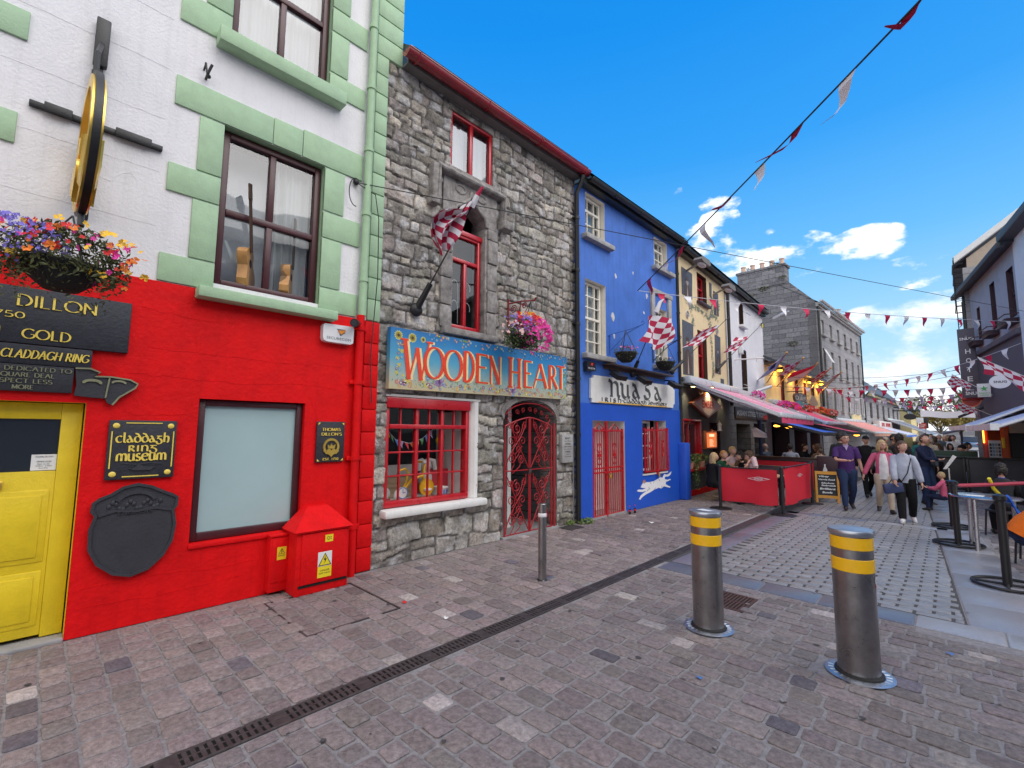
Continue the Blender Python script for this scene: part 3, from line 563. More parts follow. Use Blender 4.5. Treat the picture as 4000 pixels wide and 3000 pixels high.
# recessed service cover paved with setts
cv = Thing('access_cover', 'square recessed access cover paved with cobbles beside the red cabinets', 'manhole cover', (.75, 2.0, 0))
d = MB()
for a in ((.27, .285, 1.58, 2.42), (1.215, 1.23, 1.58, 2.42)): d.box(*a, -.012, .002)
for a in ((.285, 1.215, 1.58, 1.595), (.285, 1.215, 2.405, 2.42)): d.box(*a, -.012, .002)
cv.part('cover_frame', d, 'cast_iron')
S = Setts(); y = 1.60; i = 0
while y < 2.38:
 x = .29-(.12 if i % 2 else 0)
 while x < 1.2:
  a, b = max(x, .29), min(x+.235, 1.21)
  if b-a > .04: S.stone(((a+b)/2, y+.067), (b-a)/2-.006, .060, 0, sett_col(0, 0, (.165, .142, .14)), 0, .2, .010, False)
  x += .235
 y += .133; i += 1
cv.part('cobbles', S.mb, 'sett', tint=S.t)
gt = Thing('drain_grate', 'rusty square drain grate in the cobbles beside the shorter yellow banded bollard', 'drain', (3.28, 4.73, 0))
d = MB(); d.box(3.13, 3.43, 4.53, 4.95, -.013, -.0055); gt.part('sump', d, 'black_void')
d = MB()
for a in ((3.11, 3.14, 4.51, 4.97), (3.42, 3.45, 4.51, 4.97)): d.box(*a, -.012, .002)
for a in ((3.14, 3.42, 4.51, 4.54), (3.14, 3.42, 4.94, 4.97), (3.14, 3.42, 4.73, 4.75)): d.box(*a, -.012, .002)
for i in range(9): d.box(3.14+.031*i+.006, 3.14+.031*i+.022, 4.54, 4.94, -.012, .001)
gt.part('grille', d, 'rust')
# trodden gum and old stains
b = MB(); rg = random.Random(77)
for k in range(170):
 x, y, r_ = rg.uniform(.3, 7.5), rg.uniform(-.8, 7.5), rg.uniform(.006, .022); b.add([(x+r_*rg.uniform(.7, 1.2)*math.cos(a), y+r_*rg.uniform(.7, 1.2)*math.sin(a), .0062+.00002*k) for a in [math.pi*i/4 for i in range(8)]], [tuple(range(8))], k % 3 == 0)
struct('gum_stains', b, ['dark_joint', 'mortar'], kind='stuff', smooth=0)
# litter
def litter(lbl, x, y, m, s, k=0):
 b = MB(); b.grid(lambda u, v: (x+s*(u-.5)+.3*s*math.sin(v*3), y+s*.7*(v-.5), .006+.25*s*abs(math.sin(3*u+2*v+k))), 4, 3); solo('litter', lbl, 'litter', b, m, (x, y, 0), group='scraps of litter on the paving')
litter('scrap of blue wrapper on the cobbles between the drain grate and the tall bollard', 3.62, 3.13, 'toy_blue', .035)
litter('thin blue strip of litter lying past the tall bollard', 4.78, 4.75, 'toy_blue', .04)
litter('crumpled red sweet wrapper on the paving beside the cabinets', 1.15, 2.50, 'petal_red', .05)
litter('white paper scrap in front of the blue house', .95, 7.6, 'paper', .09)
litter('pale receipt lying on the pavement beside the drain', 1.70, 2.55, 'paper', .05)
# ------------------------------------------------------------------ white and green house with a red ground floor
H1 = Thing('townhouse', 'white rendered house with green quoins and window surrounds above a bright red ground floor', 'house', (0, 0, 0))
w = MB(); wall(w, -4, 2.62, 2.87, 8.6, [(1.06, 2.05, 2.95, 4.53, .16, 1), (1.06, 2.05, 5.46, 7.1, .16, 1), (-1.7, -.62, 2.95, 4.53), (-1.7, -.62, 5.46, 7.1)], x=0); w.box(-6, -.4, -4, 2.9, 2.9, 8.6)
H1.part('upper_wall', w, ['white_render', 'green_paint'])
w = MB(); wall(w, -4, 2.62, 0, 2.868, [(1.02, 1.965, .575, 1.862, .13), (-.72, .27, 0, 1.785, .14, 1)], x=.012); H1.part('lower_wall', w, ['red_paint', 'yellow_paint'])
w = MB(); w.box(-6, -.42, -4, 2.9, 0, 2.9); H1.part('core', w, 'dark_room')
def qcol(z0, z1, y0, y1, step, x1=.028):
 q = MB(); n = max(1, round((z1-z0)/step)); s = (z1-z0)/n
 for i in range(n): q.bbox(-.1, x1, y0, y1, z0+i*s+.006, z0+(i+1)*s-.006, .009)
 q.box(-.1, x1-.016, y0+.01, y1-.002, z0, z1); return q
H1.part('quoin_column', qcol(2.87, 6.28, 2.62, 2.785, .262), 'green_paint'); H1.part('quoin_column', qcol(0, 2.865, 2.60, 2.785, .262), 'red_paint'); H1.part('quoin_column', qcol(6.28, 8.6, 2.62, 2.98, .27), 'green_paint')
def blocks(rows, x1=.02):
 q = MB()
 for y0, y1, z0, z1 in rows: q.bbox(-.02, x1, y0, y1, z0+.004, z1-.004, .006)
 return q
lo = blocks([(.86, 1.06, 3.98, 4.52), (.65, 1.06, 3.705, 3.975), (.85, 1.06, 3.14, 3.70), (.64, 1.06, 2.875, 3.135), (2.05, 2.28, 4.02, 4.52), (2.05, 2.485, 3.71, 4.01), (2.05, 2.275, 3.15, 3.705), (2.05, 2.485, 2.88, 3.145),
     (.66, 1.49, 4.53, 4.82), (1.497, 1.79, 4.53, 4.83), (1.797, 2.49, 4.53, 4.85)]); H1.part('window_surround', lo, 'green_paint')
up = blocks([(.84, 1.06, 5.67, 6.3), (.65, 1.06, 5.36, 5.66), (.65, 1.06, 6.3, 6.6), (.84, 1.06, 6.6, 7.1), (2.05, 2.26, 5.69, 6.19), (2.05, 2.485, 5.42, 5.68), (2.05, 2.485, 6.2, 6.49), (2.05, 2.26, 6.5, 7.1), (.66, 2.49, 7.1, 7.4)]); H1.part('window_surround', up, 'green_paint')
le = blocks([(-.62, -.265, 4.53, 4.77), (-.62, -.27, 3.70, 3.95), (-.62, -.45, 3.95, 4.53), (-.62, -.45, 3.14, 3.70)]); H1.part('window_surround', le, 'green_paint')
s = MB(); s.bbox(-.1, .15, .925, 2.215, 2.775, 2.875, .012); H1.part('sill', s, 'green_paint')
s = MB(); s.bbox(-.1, .15, .94, 2.20, 5.275, 5.43, .012); H1.part('sill', s, 'green_paint')
wn = window(H1, 1.07, 2.04, 2.955, 4.52, -.10, 'maroon_frame', ysp=(), zsp=(), fw=.065, heavy=(3.70,), curtain=((1.62, 1.98),))
f = MB(); f.bbox(-.135, -.075, 1.51, 1.57, 3.73, 4.45, .006); f.bbox(-.135, -.075, 1.51, 1.57, 3.02, 3.67, .006); H1.part('glazing_bar', f, 'maroon_frame', of=wn)
wn = window(H1, 1.07, 2.04, 5.465, 7.1, -.10, 'maroon_frame', fw=.065, heavy=(6.26,), curtain=((1.1, 2.0),), pane='mirror_glass')
f = MB(); f.bbox(-.135, -.075, 1.52, 1.58, 5.53, 6.23, .006); H1.part('glazing_bar', f, 'maroon_frame', of=wn)
# shop window with frosted film
f = MB();
for a in ((1.03, 1.085, .58, 1.855), (1.90, 1.96, .58, 1.855), (1.085, 1.90, .58, .655), (1.085, 1.90, 1.80, 1.855)): f.bbox(-.10, -.04, *a, .008)
wf = H1.part('window', f, 'maroon_frame', label='wide single pane shop window with frosted film')
f = MB(); f.quad((-.075, 1.08, .65), (-.075, 1.91, .65), (-.075, 1.91, 1.81), (-.075, 1.08, 1.81)); H1.part('pane', f, 'frosted_film', of=wf, smooth=0)
s = MB(); s.bbox(-.12, .035, 1.015, 1.97, .535, .578, .008); H1.part('sill', s, 'red_paint')
# door
f = MB(); f.bbox(-.16, -.10, -.70, .14, .05, 1.26, .006); f.bbox(-.16, -.10, .14, .262, .03, 1.78, .006); f.bbox(-.16, -.10, -.70, -.60, 1.26, 1.78, .006); f.bbox(-.16, -.10, -.60, .14, 1.655, 1.78, .006)
for z0, z1 in ((.12, .52), (.58, .70+.42)):
 for y0, y1 in ((-.60, -.26), (-.20, .12)):
  f.bbox(-.12, -.092, y0, y1, z0, z1, .012); f.bbox(-.10, -.084, y0+.04, y1-.04, z0+.04, z1-.04, .008)
dd = H1.part('door', f, 'yellow_paint', label='half glazed yellow door')
f = MB(); f.quad((-.125, -.61, 1.25), (-.125, .15, 1.25), (-.125, .15, 1.67), (-.125, -.61, 1.67)); H1.part('pane', f, 'glass', of=dd, smooth=0)
f = MB(); f.bbox(-.10, -.07, -.40, -.13, 1.14, 1.20, .008); H1.part('letter_plate', f, 'gold', of=dd)
s = MB(); s.bbox(-.2, .03, -.74, .27, -.01, .022, .008); H1.part('doorstep', s, 'concrete')
nb_ = MB(); nb_.quad((-.118, 0, 1.265), (-.118, .138, 1.265), (-.118, .138, 1.385), (-.118, 0, 1.385))
t_ = MB(); put_sans(t_, 'THOMAS DILLON\'S', .02, .12, 1.362, 1.374, -.1165); put_sans(t_, 'OPENING HOURS', .03, .11, 1.325, 1.337, -.1165); put_sans(t_, 'Mon. to Sat.', .035, .105, 1.308, 1.318, -.1165); put_sans(t_, '10.00am - 5.00pm', .025, .115, 1.292, 1.303, -.1165); put_sans(t_, 'Sunday', .045, .095, 1.277, 1.287, -.1165)
nn = Thing('paper_notice', 'white opening hours notice stuck inside the glass of the yellow door', 'notice', (-.118, .07, 1.27)); nn.part('sheet', nb_, 'paper', smooth=0); nn.part('print', t_, 'ink', smooth=0)
# downpipe
p = MB(); p.tube([(.065, 2.535, 2.9), (.065, 2.55, 8.6)], .045, 12)
for z in (3.3, 4.1, 4.9, 5.7, 6.5): p.tube([(.065, 2.537, z), (.065, 2.537, z+.05)], .055, 12)
H1.part('downpipe', p, 'green_paint')
p = MB(); p.tube([(.065, 2.52, .0), (.065, 2.52, 2.9)], .045, 12)
for z in (.5, 1.25, 2.1, 2.72): p.tube([(.065, 2.52, z), (.065, 2.52, z+.05)], .055, 12); p.bbox(0, .05, 2.43, 2.61, z, z+.045, .005)
H1.part('downpipe', p, 'red_paint')
p = MB(); p.box(-6, .15, -4, 2.98, 8.6, 8.75); H1.part('cornice', p, 'green_paint')
# things behind the upper pane
def guitar(lbl, y, z, lean, m1, k=1., x=-.22):
 b = Thing('guitar', lbl, 'guitar', (x, y, z), group='guitars standing in the window', local=True, rot=1.05); fn = lambda a, c: (a*math.cos(lean)-c*math.sin(lean), a*math.sin(lean)+c*math.cos(lean))
 prof = [(0,0),(.10,.01),(.15,.06),(.16,.13),(.11,.22),(.10,.26),(.13,.33),(.12,.39),(.07,.42),(0,.43)]; pts = [(-p, q) for p, q in prof]+[(p, q) for p, q in prof[::-1]]
 g_ = MB(); g_.prism([fn(p*k, q*k) for p, q in pts], -.045, .045); b.part('guitar_body', g_, m1)
 g_ = MB(); g_.prism([fn(*p) for p in ((-.025*k,.38*k),(.025*k,.38*k),(.022*k,.88*k),(.04*k,.9*k),(.035*k,1.04*k),(-.035*k,1.04*k),(-.04*k,.9*k),(-.022*k,.88*k))], .046, .066); b.part('neck', g_, 'wood_dark')
 g_ = MB(); g_.lathe([(0, 0), (.045*k, 0)], (.0465, fn(0, .27*k)[0], fn(0, .27*k)[1]), 16, axis='x'); b.part('sound_hole', g_, 'black_void')
guitar('pale honey guitar leaning across the lower pane of the green framed window', 1.40, 3.0, .30, 'wood_honey')
guitar('amber guitar standing upright beside the curtain in the green framed window', 1.78, 3.0, .02, 'wood_honey', .85, -.2)
s = MB(); s.prism([(1.16, 3.45), (1.19, 3.46), (1.40, 2.99), (1.36, 2.99)], -.19, -.185); solo('card_strip', 'white card strip leaning beside the pale guitar in the window', 'card', s, 'paper', (-.19, 1.3, 3.0))
# iron wall cross
s = MB(); s.bbox(0, .04, .12, .17, 3.25, 4.96, .006); s.bbox(0, .04, -.22, .6, 4.03, 4.075, .006)
s.bbox(.03, .06, -.14, .02, 4.02, 4.09, .006); s.bbox(.03, .06, .28, .52, 4.02, 4.09, .006); s.bbox(.02, .07, .10, .19, 4.55, 4.97, .01)
HS = Thing('hanging_sign', 'gilded claddagh ring sign projecting from an iron cross on the white wall', 'sign', (0, .145, 3.3)); HS.part('wall_cross', s, 'black_iron')
ca, sa = math.cos(R(2)), math.sin(R(2)); rc = Vector((.52, .115, 3.63)); E1 = Vector((ca, sa, 0)); E2 = Vector((0, 0, 1)); E3 = Vector((-sa, ca, 0))
def rp(a, b, c): return rc+E1*a+E2*b+E3*c
b = MB(); n = 48
def ringsec(mb, r0_, r1_, d0, d1):
 vs = [];
 for i in range(n):
  a = 2*math.pi*i/n
  for r_, d_ in ((r0_, d0), (r1_, d0), (r1_, d1), (r0_, d1)): vs.append(rp(r_*math.cos(a), r_*math.sin(a), d_))
 mb.add(vs, [(4*i+j, 4*i+(j+1) % 4, 4*((i+1) % n)+(j+1) % 4, 4*((i+1) % n)+j) for i in range(n) for j in range(4)])
ringsec(b, .40, .485, -.035, .035); HS.part('gilt_ring', b, 'gold')
b = MB(); ringsec(b, .488, .515, -.022, .022); b.bbox(.0, .06, .10, .17, 3.9, 4.5, .005); b.tube([rp(0, .51, 0), rp(-.02, .75, 0), (.05, .145, 4.75)], .018, 8); b.tube([rp(-.48, .1, 0), (.04, .145, 4.0)], .018, 8); b.tube([rp(0, -.5, 0), rp(.05, -.62, 0)], .02, 8); HS.part('iron_hoop', b, 'black_iron')
b = MB(); heart = [(.16*math.sin(t)**3, (.13*math.cos(t)-.05*math.cos(2*t)-.02*math.cos(3*t)-.01*math.cos(4*t))) for t in [2*math.pi*i/28 for i in range(28)]]
b.prism(heart, -.06, .06, fn=lambda x, y, z: rp(y, z-.27, x))
b.prism([(-.10, 0), (.10, 0), (.13, .14), (.06, .06), (0, .16), (-.06, .06), (-.13, .14)], -.05, .05, fn=lambda x, y, z: rp(y, z-.12, x)); HS.part('crowned_heart', b, 'gold')
for sg in (-1, 1):
 b = MB(); b.tube([rp(sg*.43, -.12, 0), rp(sg*.33, -.27, .0), rp(sg*.18, -.36, 0), rp(sg*.1, -.33, 0)], [.05, .055, .05, .03], 8)
 for q in range(4): b.tube([rp(sg*.17, -.34+.035*q, .03), rp(sg*.08, -.32+.035*q, .05), rp(sg*.05, -.30+.03*q, .05)], .016, 6)
 HS.part('gilt_hand', b, 'gold')
# flowers ------------------------------------------------------------------
def leaf_cloud(mb, c, r, n, size, droop=.0, flat=1., mi=0, seed=1):
 rg = random.Random(seed)
 for i in range(n):
  p = Vector((rg.gauss(0, 1), rg.gauss(0, 1), rg.gauss(0, 1))).normalized()*rg.uniform(.45, 1.0)**.6
  P = Vector((c[0]+p.x*r[0], c[1]+p.y*r[1], c[2]+p.z*r[2]-droop*rg.random()*(p.x*p.x+p.y*p.y)))
  d = Vector((rg.gauss(0, 1), rg.gauss(0, 1), rg.gauss(.3, 1))).normalized(); u = d.orthogonal().normalized(); w_ = d.cross(u); s_ = size*rg.uniform(.6, 1.3); q = rg.uniform(0, 6.28); u, w_ = u*math.cos(q)+w_*math.sin(q), w_*math.cos(q)-u*math.sin(q)
  mb.add([P-u*s_, P-w_*s_*.35+d*s_*.12, P+u*s_, P+w_*s_*.35+d*s_*.12], [(0, 1, 2, 3)], mi)
def blossoms(mb, pts, size, mi=0, seed=1, pet=5):
 rg = random.Random(seed)
 for P in pts:
  P = Vector(P); d = Vector((1+rg.gauss(0, .5), -.6+rg.gauss(0, .6), rg.gauss(.3, .5))).normalized(); u = d.orthogonal().normalized(); w_ = d.cross(u); s_ = size*rg.uniform(.75, 1.25)
  for k in range(pet):
   a = 2*math.pi*k/pet+rg.random(); e = u*math.cos(a)+w_*math.sin(a); f_ = w_*math.cos(a)-u*math.sin(a)
   mb.add([P, P+e*s_*.65-f_*s_*.42+d*s_*.2, P+e*s_*1.0+d*s_*.1, P+e*s_*.65+f_*s_*.42+d*s_*.2], [(0, 1, 2, 3)], mi)
def basket(name, lbl, c, r, chain_to, flowers, leaves, size=.028, trail=0, group=None, frame=FA, lf='leaf', bowl=True, seed=1, spread=(1.2, 1.25, .75), up=.10):
 """hanging basket: bowl, chain, foliage and one mesh of blossom for each colour"""
 T = Thing(name, lbl, 'flower basket', c, group=group, frame=frame); c = Vector(c); rg = random.Random(seed)
 if bowl:
  b = MB(); b.lathe([(.0, -r*.85), (r*.45, -r*.78), (r*.8, -r*.45), (r, 0), (r*.97, .02)], c, 24); T.part('bowl', b, 'basket_liner')
  b = MB()
  for k in range(3):
   a = 2*math.pi*k/3+.4; b.tube([c+Vector((r*math.cos(a), r*math.sin(a), 0)), chain_to], .006, 5)
  T.part('chain', b, 'black_iron')
 b = MB(); leaf_cloud(b, c+Vector((0, 0, up)), (r*spread[0], r*spread[1], r*spread[2]), leaves, size, droop=r*.9, seed=seed)
 for k in range(trail):
  a = rg.uniform(0, 6.28); L_ = rg.uniform(.1, .35); s_ = c+Vector((r*math.cos(a)*1.1, r*math.sin(a)*1.15, 0))
  for q in range(12): leaf_cloud(b, s_+Vector((rg.gauss(0, .02), rg.gauss(0, .02), -L_*q/12)), (.02, .02, .02), 1, size*.8, seed=rg.random())
 T.part('foliage', b, lf, smooth=0)
 for m_, n_, s_, off, sp_ in flowers:
  b = MB(); pts = []
  for k in range(n_):
   p = Vector((abs(rg.gauss(.4, .6)), rg.gauss(0, .8), rg.gauss(.25, .6))).normalized()*rg.uniform(.9, 1.12); pts.append(c+Vector((p.x*r*spread[0]*sp_[0]+off[0], p.y*r*spread[1]*sp_[1]+off[1], up+p.z*r*spread[2]*sp_[2]+off[2])))
  blossoms(b, pts, s_, seed=seed+n_); T.part('blossom', b, m_, smooth=0)
 return T
basket('hanging_basket', 'overflowing flower basket of lobelia and begonias hanging under the gilded ring', (.80, .05, 2.64), .20, Vector((.72, .07, 3.02)),
 [('petal_violet', 330, .012, (0, -.26, .0), (1, .75, .8)), ('petal_red', 40, .022, (0, .02, .0), (1, 1.1, .9)), ('petal_yellow', 26, .026, (.02, .06, .0), (1, 1.0, 1)), ('petal_pink', 30, .019, (0, .0, -.02), (1, 1.1, .9)), ('petal_orange', 14, .026, (.03, .06, -.04), (1, 1, 1))], 2600, .022, trail=26, lf='leaf_olive', seed=7, spread=(1.25, 1.75, .95))
# signs on the red wall ------------------------------------------------------
T = Thing('shop_sign', 'long black slate fascia board with gilt capitals over the yellow door', 'sign', (.03, .1, 2.2))
b = MB(); b.bbox(.012, .05, -1.9, .49, 2.205, 2.625, .008); T.part('board', b, 'slate_sign')
b = MB(); put_pen(b, 'THOMAS', -.95, -.30, 2.465, 2.555, .052, .16, e=.05, nib=0, serif=.08); put_pen(b, 'DILLON', -.16, .275, 2.482, 2.565, .052, .125, e=.04, nib=0, serif=.08)
put_pen(b, '1750', -.30, -.115, 2.388, 2.432, .052, .15, e=.06, nib=0)
put_pen(b, 'IRISH', -.62, -.225, 2.25, 2.315, .052, .15, e=.06, nib=0, serif=.08); put_pen(b, 'GOLD', -.115, .14, 2.245, 2.315, .052, .125, e=.05, nib=0, serif=.08); T.part('lettering', b, 'gold_paint')
T = Thing('shop_sign', 'narrow slate board in slanted gilt letters below the long fascia board', 'sign', (.03, 0, 2.06)); b = MB(); b.bbox(.012, .048, -1.7, .275, 2.055, 2.2, .006); T.part('board', b, 'slate_sign')
b = MB(); put_pen(b, 'THE CLADDAGH RING', -.34, .25, 2.098, 2.158, .05, .105, e=.06, nib=0, serif=.05, slant=.22); T.part('lettering', b, 'gold_paint')
T = Thing('shop_sign', 'dark slate board with four dull carved text lines right above the door', 'sign', (.03, -.2, 1.85)); b = MB(); b.bbox(.012, .046, -1.6, .18, 1.855, 2.052, .006); T.part('board', b, 'slate_relief')
b = MB()
for t_, a, z in (('IS DEDICATED TO', .165, 2.005), ('SQUARE DEAL', .075, 1.96), ('RESPECT LESS', .065, 1.915), ('MORE', -.03, 1.87)): put_pen(b, t_, a-len(t_)*.027, a, z, z+.03, .048, .14, e=.08, nib=0)
T.part('lettering', b, 'dull_gold')
T = Thing('scroll_plaque', 'carved dark scroll shaped plaque curling off the end of the dull slate board', 'sign', (.03, .35, 1.9))
b = MB(); b.prism([(.185, 2.05), (.27, 2.055), (.33, 2.03), (.30, 1.995), (.40, 2.0), (.52, 1.985), (.57, 1.955), (.555, 1.92), (.46, 1.84), (.42, 1.775), (.39, 1.79), (.375, 1.825), (.28, 1.83), (.19, 1.84), (.20, 1.92)], .012, .05); T.part('board', b, 'slate_relief')
b = MB(); b.rib([(.185, 2.05), (.27, 2.055), (.33, 2.03), (.30, 1.995), (.40, 2.0), (.52, 1.985), (.57, 1.955), (.555, 1.92), (.46, 1.84), (.42, 1.775)], .012, x=.05, th=.012); b.rib([(.39, 1.99), (.375, 1.83)], .01, x=.05, th=.012); b.rib(arc(.29, 1.945, .05, 200, -20, 8, .02), .02, x=.05, th=.01); b.rib(arc(.45, 1.955, .04, 200, -20, 8, .015), .015, x=.05, th=.01); T.part('relief', b, 'dull_gold')
T = Thing('wall_plaque', 'square black plaque with gilt celtic letters beside the yellow door', 'plaque', (.03, .64, 1.17)); b = MB(); b.bbox(.012, .045, .415, .865, 1.175, 1.655, .008); T.part('board', b, 'slate_sign')
b = MB(); put_pen(b, 'claddagh', .465, .815, 1.475, 1.555, .047, .125, UNC, e=.05, nib=R(20), sp=.1); put_pen(b, 'ring', .545, .735, 1.40, 1.475, .047, .125, UNC, e=.05, nib=R(20), sp=.1); put_pen(b, 'museum', .475, .80, 1.325, 1.415, .047, .125, UNC, e=.05, nib=R(20), sp=.1); T.part('lettering', b, 'gold_paint')
b = MB()
for y in (.437, .843): b.rib([(y, 1.265), (y, 1.565)], .008, x=.045)
for z in (1.197, 1.633): b.rib([(.52, z), (.76, z)], .008, x=.045)
for y, z in ((.46, 1.61), (.82, 1.61), (.46, 1.22), (.82, 1.22)): b.ell((.046, y, z), (.008, .024, .022), 10, 6)
T.part('border', b, 'gold_paint')
b = MB(); b.prism([(.56, 1.26), (.60, 1.245), (.70, 1.245), (.735, 1.27), (.66, 1.275), (.62, 1.30), (.60, 1.27)], .045, .055); b.rib([(.5, 1.31), (.6, 1.295), (.7, 1.305), (.78, 1.295)], .012, x=.045); T.part('boat_relief', b, 'slate_relief')
T = Thing('wall_plaque', 'blank dark shield shaped relief plaque low on the red wall', 'plaque', (.03, .63, .4))
sh = [(.365, 1.0), (.40, 1.03), (.47, 1.06), (.54, 1.11), (.63, 1.13), (.72, 1.105), (.80, 1.06), (.87, 1.025), (.905, 1.0), (.90, .93), (.88, .90), (.90, .78), (.885, .64), (.83, .53), (.74, .44), (.63, .405), (.52, .44), (.42, .53), (.365, .65), (.36, .80), (.385, .90), (.36, .94)]
b = MB(); b.prism(sh, .012, .045); T.part('board', b, 'slate_relief')
b = MB(); b.rib(sh, .022, x=.045, th=.012, close=True); b.rib([(.40, .90), (.50, .93), (.63, .915), (.76, .93), (.87, .90)], .02, x=.045, th=.01); b.rib(arc(.63, .97, .13, 160, 20, 10, .10), .03, x=.045, th=.015)
for k in range(16): b.ell((.046, .46+.022*k, .965+.03*math.sin(k*1.3)), (.012, .016, .02), 8, 5)
put_pen(b, 'DILLON', .52, .74, .895, .93, .045, .14, e=.08, nib=0, th=.008); T.part('relief', b, 'slate_relief')
T = Thing('wall_plaque', 'small upright black plaque with a gilt claddagh ring near the corner downpipe', 'plaque', (.03, 2.24, 1.24)); b = MB(); b.bbox(.012, .04, 2.09, 2.40, 1.24, 1.675, .006); T.part('board', b, 'slate_sign')
b = MB(); put_pen(b, 'THOMAS', 2.145, 2.345, 1.575, 1.605, .042, .14, e=.09, nib=0); put_pen(b, "DILLON'S", 2.14, 2.36, 1.525, 1.555, .042, .14, e=.09, nib=0); put_pen(b, 'EST. 1750', 2.165, 2.335, 1.262, 1.285, .042, .14, e=.09, nib=0); T.part('lettering', b, 'gold_paint')
b = MB(); b.rib(arc(2.25, 1.405, .078, -160, 160+180-140, 26), .024, x=.04, th=.01); b.rib(arc(2.25, 1.405, .078, 0, 360, 28), .02, x=.0405, th=.01); b.prism([(2.25+.32*(p[0]), 1.345+.32*p[1]) for p in heart], .04, .056); b.prism([(2.215, 1.385), (2.285, 1.385), (2.295, 1.43), (2.265, 1.41), (2.25, 1.44), (2.235, 1.41), (2.205, 1.43)], .04, .055)
for sg in (-1, 1): b.rib([(2.25+sg*.075, 1.37), (2.25+sg*.05, 1.34), (2.25+sg*.02, 1.345)], .03, x=.042, th=.012)
T.part('ring_emblem', b, 'gold'); b = MB()
for y, z, a in ((2.115, 1.65, 1), (2.375, 1.65, -1)): b = MB(); b.prism([(y-.012, z+.012), (y+.012, z+.012), (y-a*.012, z-.014)], .04, .044); T.part('corner_ornament', b, 'gold_paint')
for y, z, a in ((2.115, 1.265, 1), (2.375, 1.265, -1)): b = MB(); b.prism([(y-.012, z-.012), (y+.012, z-.012), (y-a*.012, z+.014)], .04, .044); T.part('corner_ornament', b, 'gold_paint')
T = Thing('alarm_box', 'white security alarm box with an orange and grey emblem on the red wall', 'alarm box', (.02, 2.26, 2.54)); b = MB(); b.prism([(2.085, 2.58), (2.10, 2.55), (2.13, 2.54), (2.40, 2.54), (2.43, 2.56), (2.435, 2.72), (2.42, 2.745), (2.10, 2.735), (2.085, 2.71)], .012, .085); T.part('case', b, 'white_plastic')
b = MB(); b.prism([(2.235, 2.695), (2.335, 2.695), (2.265, 2.655)], .086, .089); b.prism([(2.275, 2.62), (2.33, 2.66), (2.265, 2.645)], .086, .089); put_sans(b, 'SECURECOM', 2.125, 2.40, 2.572, 2.600, .087); T.part('print', b, 'grey_print', smooth=0)
b = MB(); b.prism([(2.245, 2.675), (2.335, 2.69), (2.325, 2.665), (2.285, 2.635)], .0895, .092); T.part('emblem', b, 'orange_print', smooth=0)
T = Thing('security_camera', 'black bullet security camera above the white alarm box', 'camera', (.08, 2.40, 2.74)); b = MB(); b.tube([(.10, 2.46, 2.79), (.24, 2.36, 2.755)], [.04, .042], 14); b.tube([(.235, 2.364, 2.757), (.27, 2.34, 2.75)], [.048, .046], 14); T.part('camera_body', b, 'black_plastic'); b = MB(); b.tube([(0, 2.47, 2.74), (.06, 2.47, 2.76), (.11, 2.45, 2.775)], .014, 8); T.part('bracket', b, 'black_iron'); b = MB(); b.tube([(.268, 2.342, 2.7505), (.272, 2.339, 2.7495)], .03, 14); T.part('lens', b, 'glass')
# cabinets
def danger(T, x, y0, y1, z0, z1, of):
 b = MB(); b.quad((x, y0, z0), (x, y1, z0), (x, y1, z1), (x, y0, z1)); lb = T.part('warning_label', b, 'label_yellow', of=of, smooth=0); m_ = (y0+y1)/2; h = z1-z0; w_ = y1-y0
 return lb, m_, h, w_
T = Thing('electricity_cabinet', 'slim red electricity cabinet against the wall beside the bigger one', 'cabinet', (.06, 1.76, 0)); b = MB(); b.bbox(0, .115, 1.665, 1.85, .03, .55, .01); cb_ = T.part('case', b, 'red_paint'); b = MB(); b.bbox(.10, .125, 1.68, 1.835, .12, .53, .006); T.part('cabinet_door', b, 'red_paint'); b = MB(); b.bbox(0, .13, 1.655, 1.86, .55, .572, .006); T.part('lid', b, 'red_paint')
b = MB(); b.quad((.1265, 1.725, .33), (.1265, 1.81, .33), (.1265, 1.81, .45), (.1265, 1.725, .45)); T.part('warning_label', b, 'label_yellow', smooth=0)
b = MB(); b.rib([(1.74, .385), (1.795, .385), (1.7675, .435)], .006, x=.1268, th=.001, close=True); b.rib([(1.77, .425), (1.762, .408), (1.773, .407), (1.765, .392)], .005, x=.1268, th=.001); put_sans(b, 'DANGER', 1.735, 1.80, .362, .375, .1275); T.part('print', b, 'ink', smooth=0)
T = Thing('electricity_cabinet', 'wide red electricity cabinet with a sloping hood and yellow warning signs', 'cabinet', (.16, 2.08, 0)); b = MB(); b.bbox(0, .32, 1.83, 2.36, 0, .60, .012); T.part('case', b, 'red_paint'); b = MB(); b.bbox(.31, .337, 1.875, 2.335, .10, .575, .008); T.part('cabinet_door', b, 'red_paint'); b = MB(); b.box(.322, .329, 1.86, 2.345, .075, .098); T.part('vent_gap', b, 'black_void')
b = MB(); b.add([(0, 1.80, .605), (.36, 1.80, .605), (.36, 2.385, .605), (0, 2.385, .605), (0, 2.0, .80), (.10, 2.0, .80), (.10, 2.22, .80), (0, 2.22, .80)], [(3, 2, 1, 0), (4, 5, 6, 7), (0, 1, 5, 4), (1, 2, 6, 5), (2, 3, 7, 6), (3, 0, 4, 7)]); b.bbox(0, .352, 1.81, 2.375, .59, .612, .006); T.part('hood', b, 'red_paint')
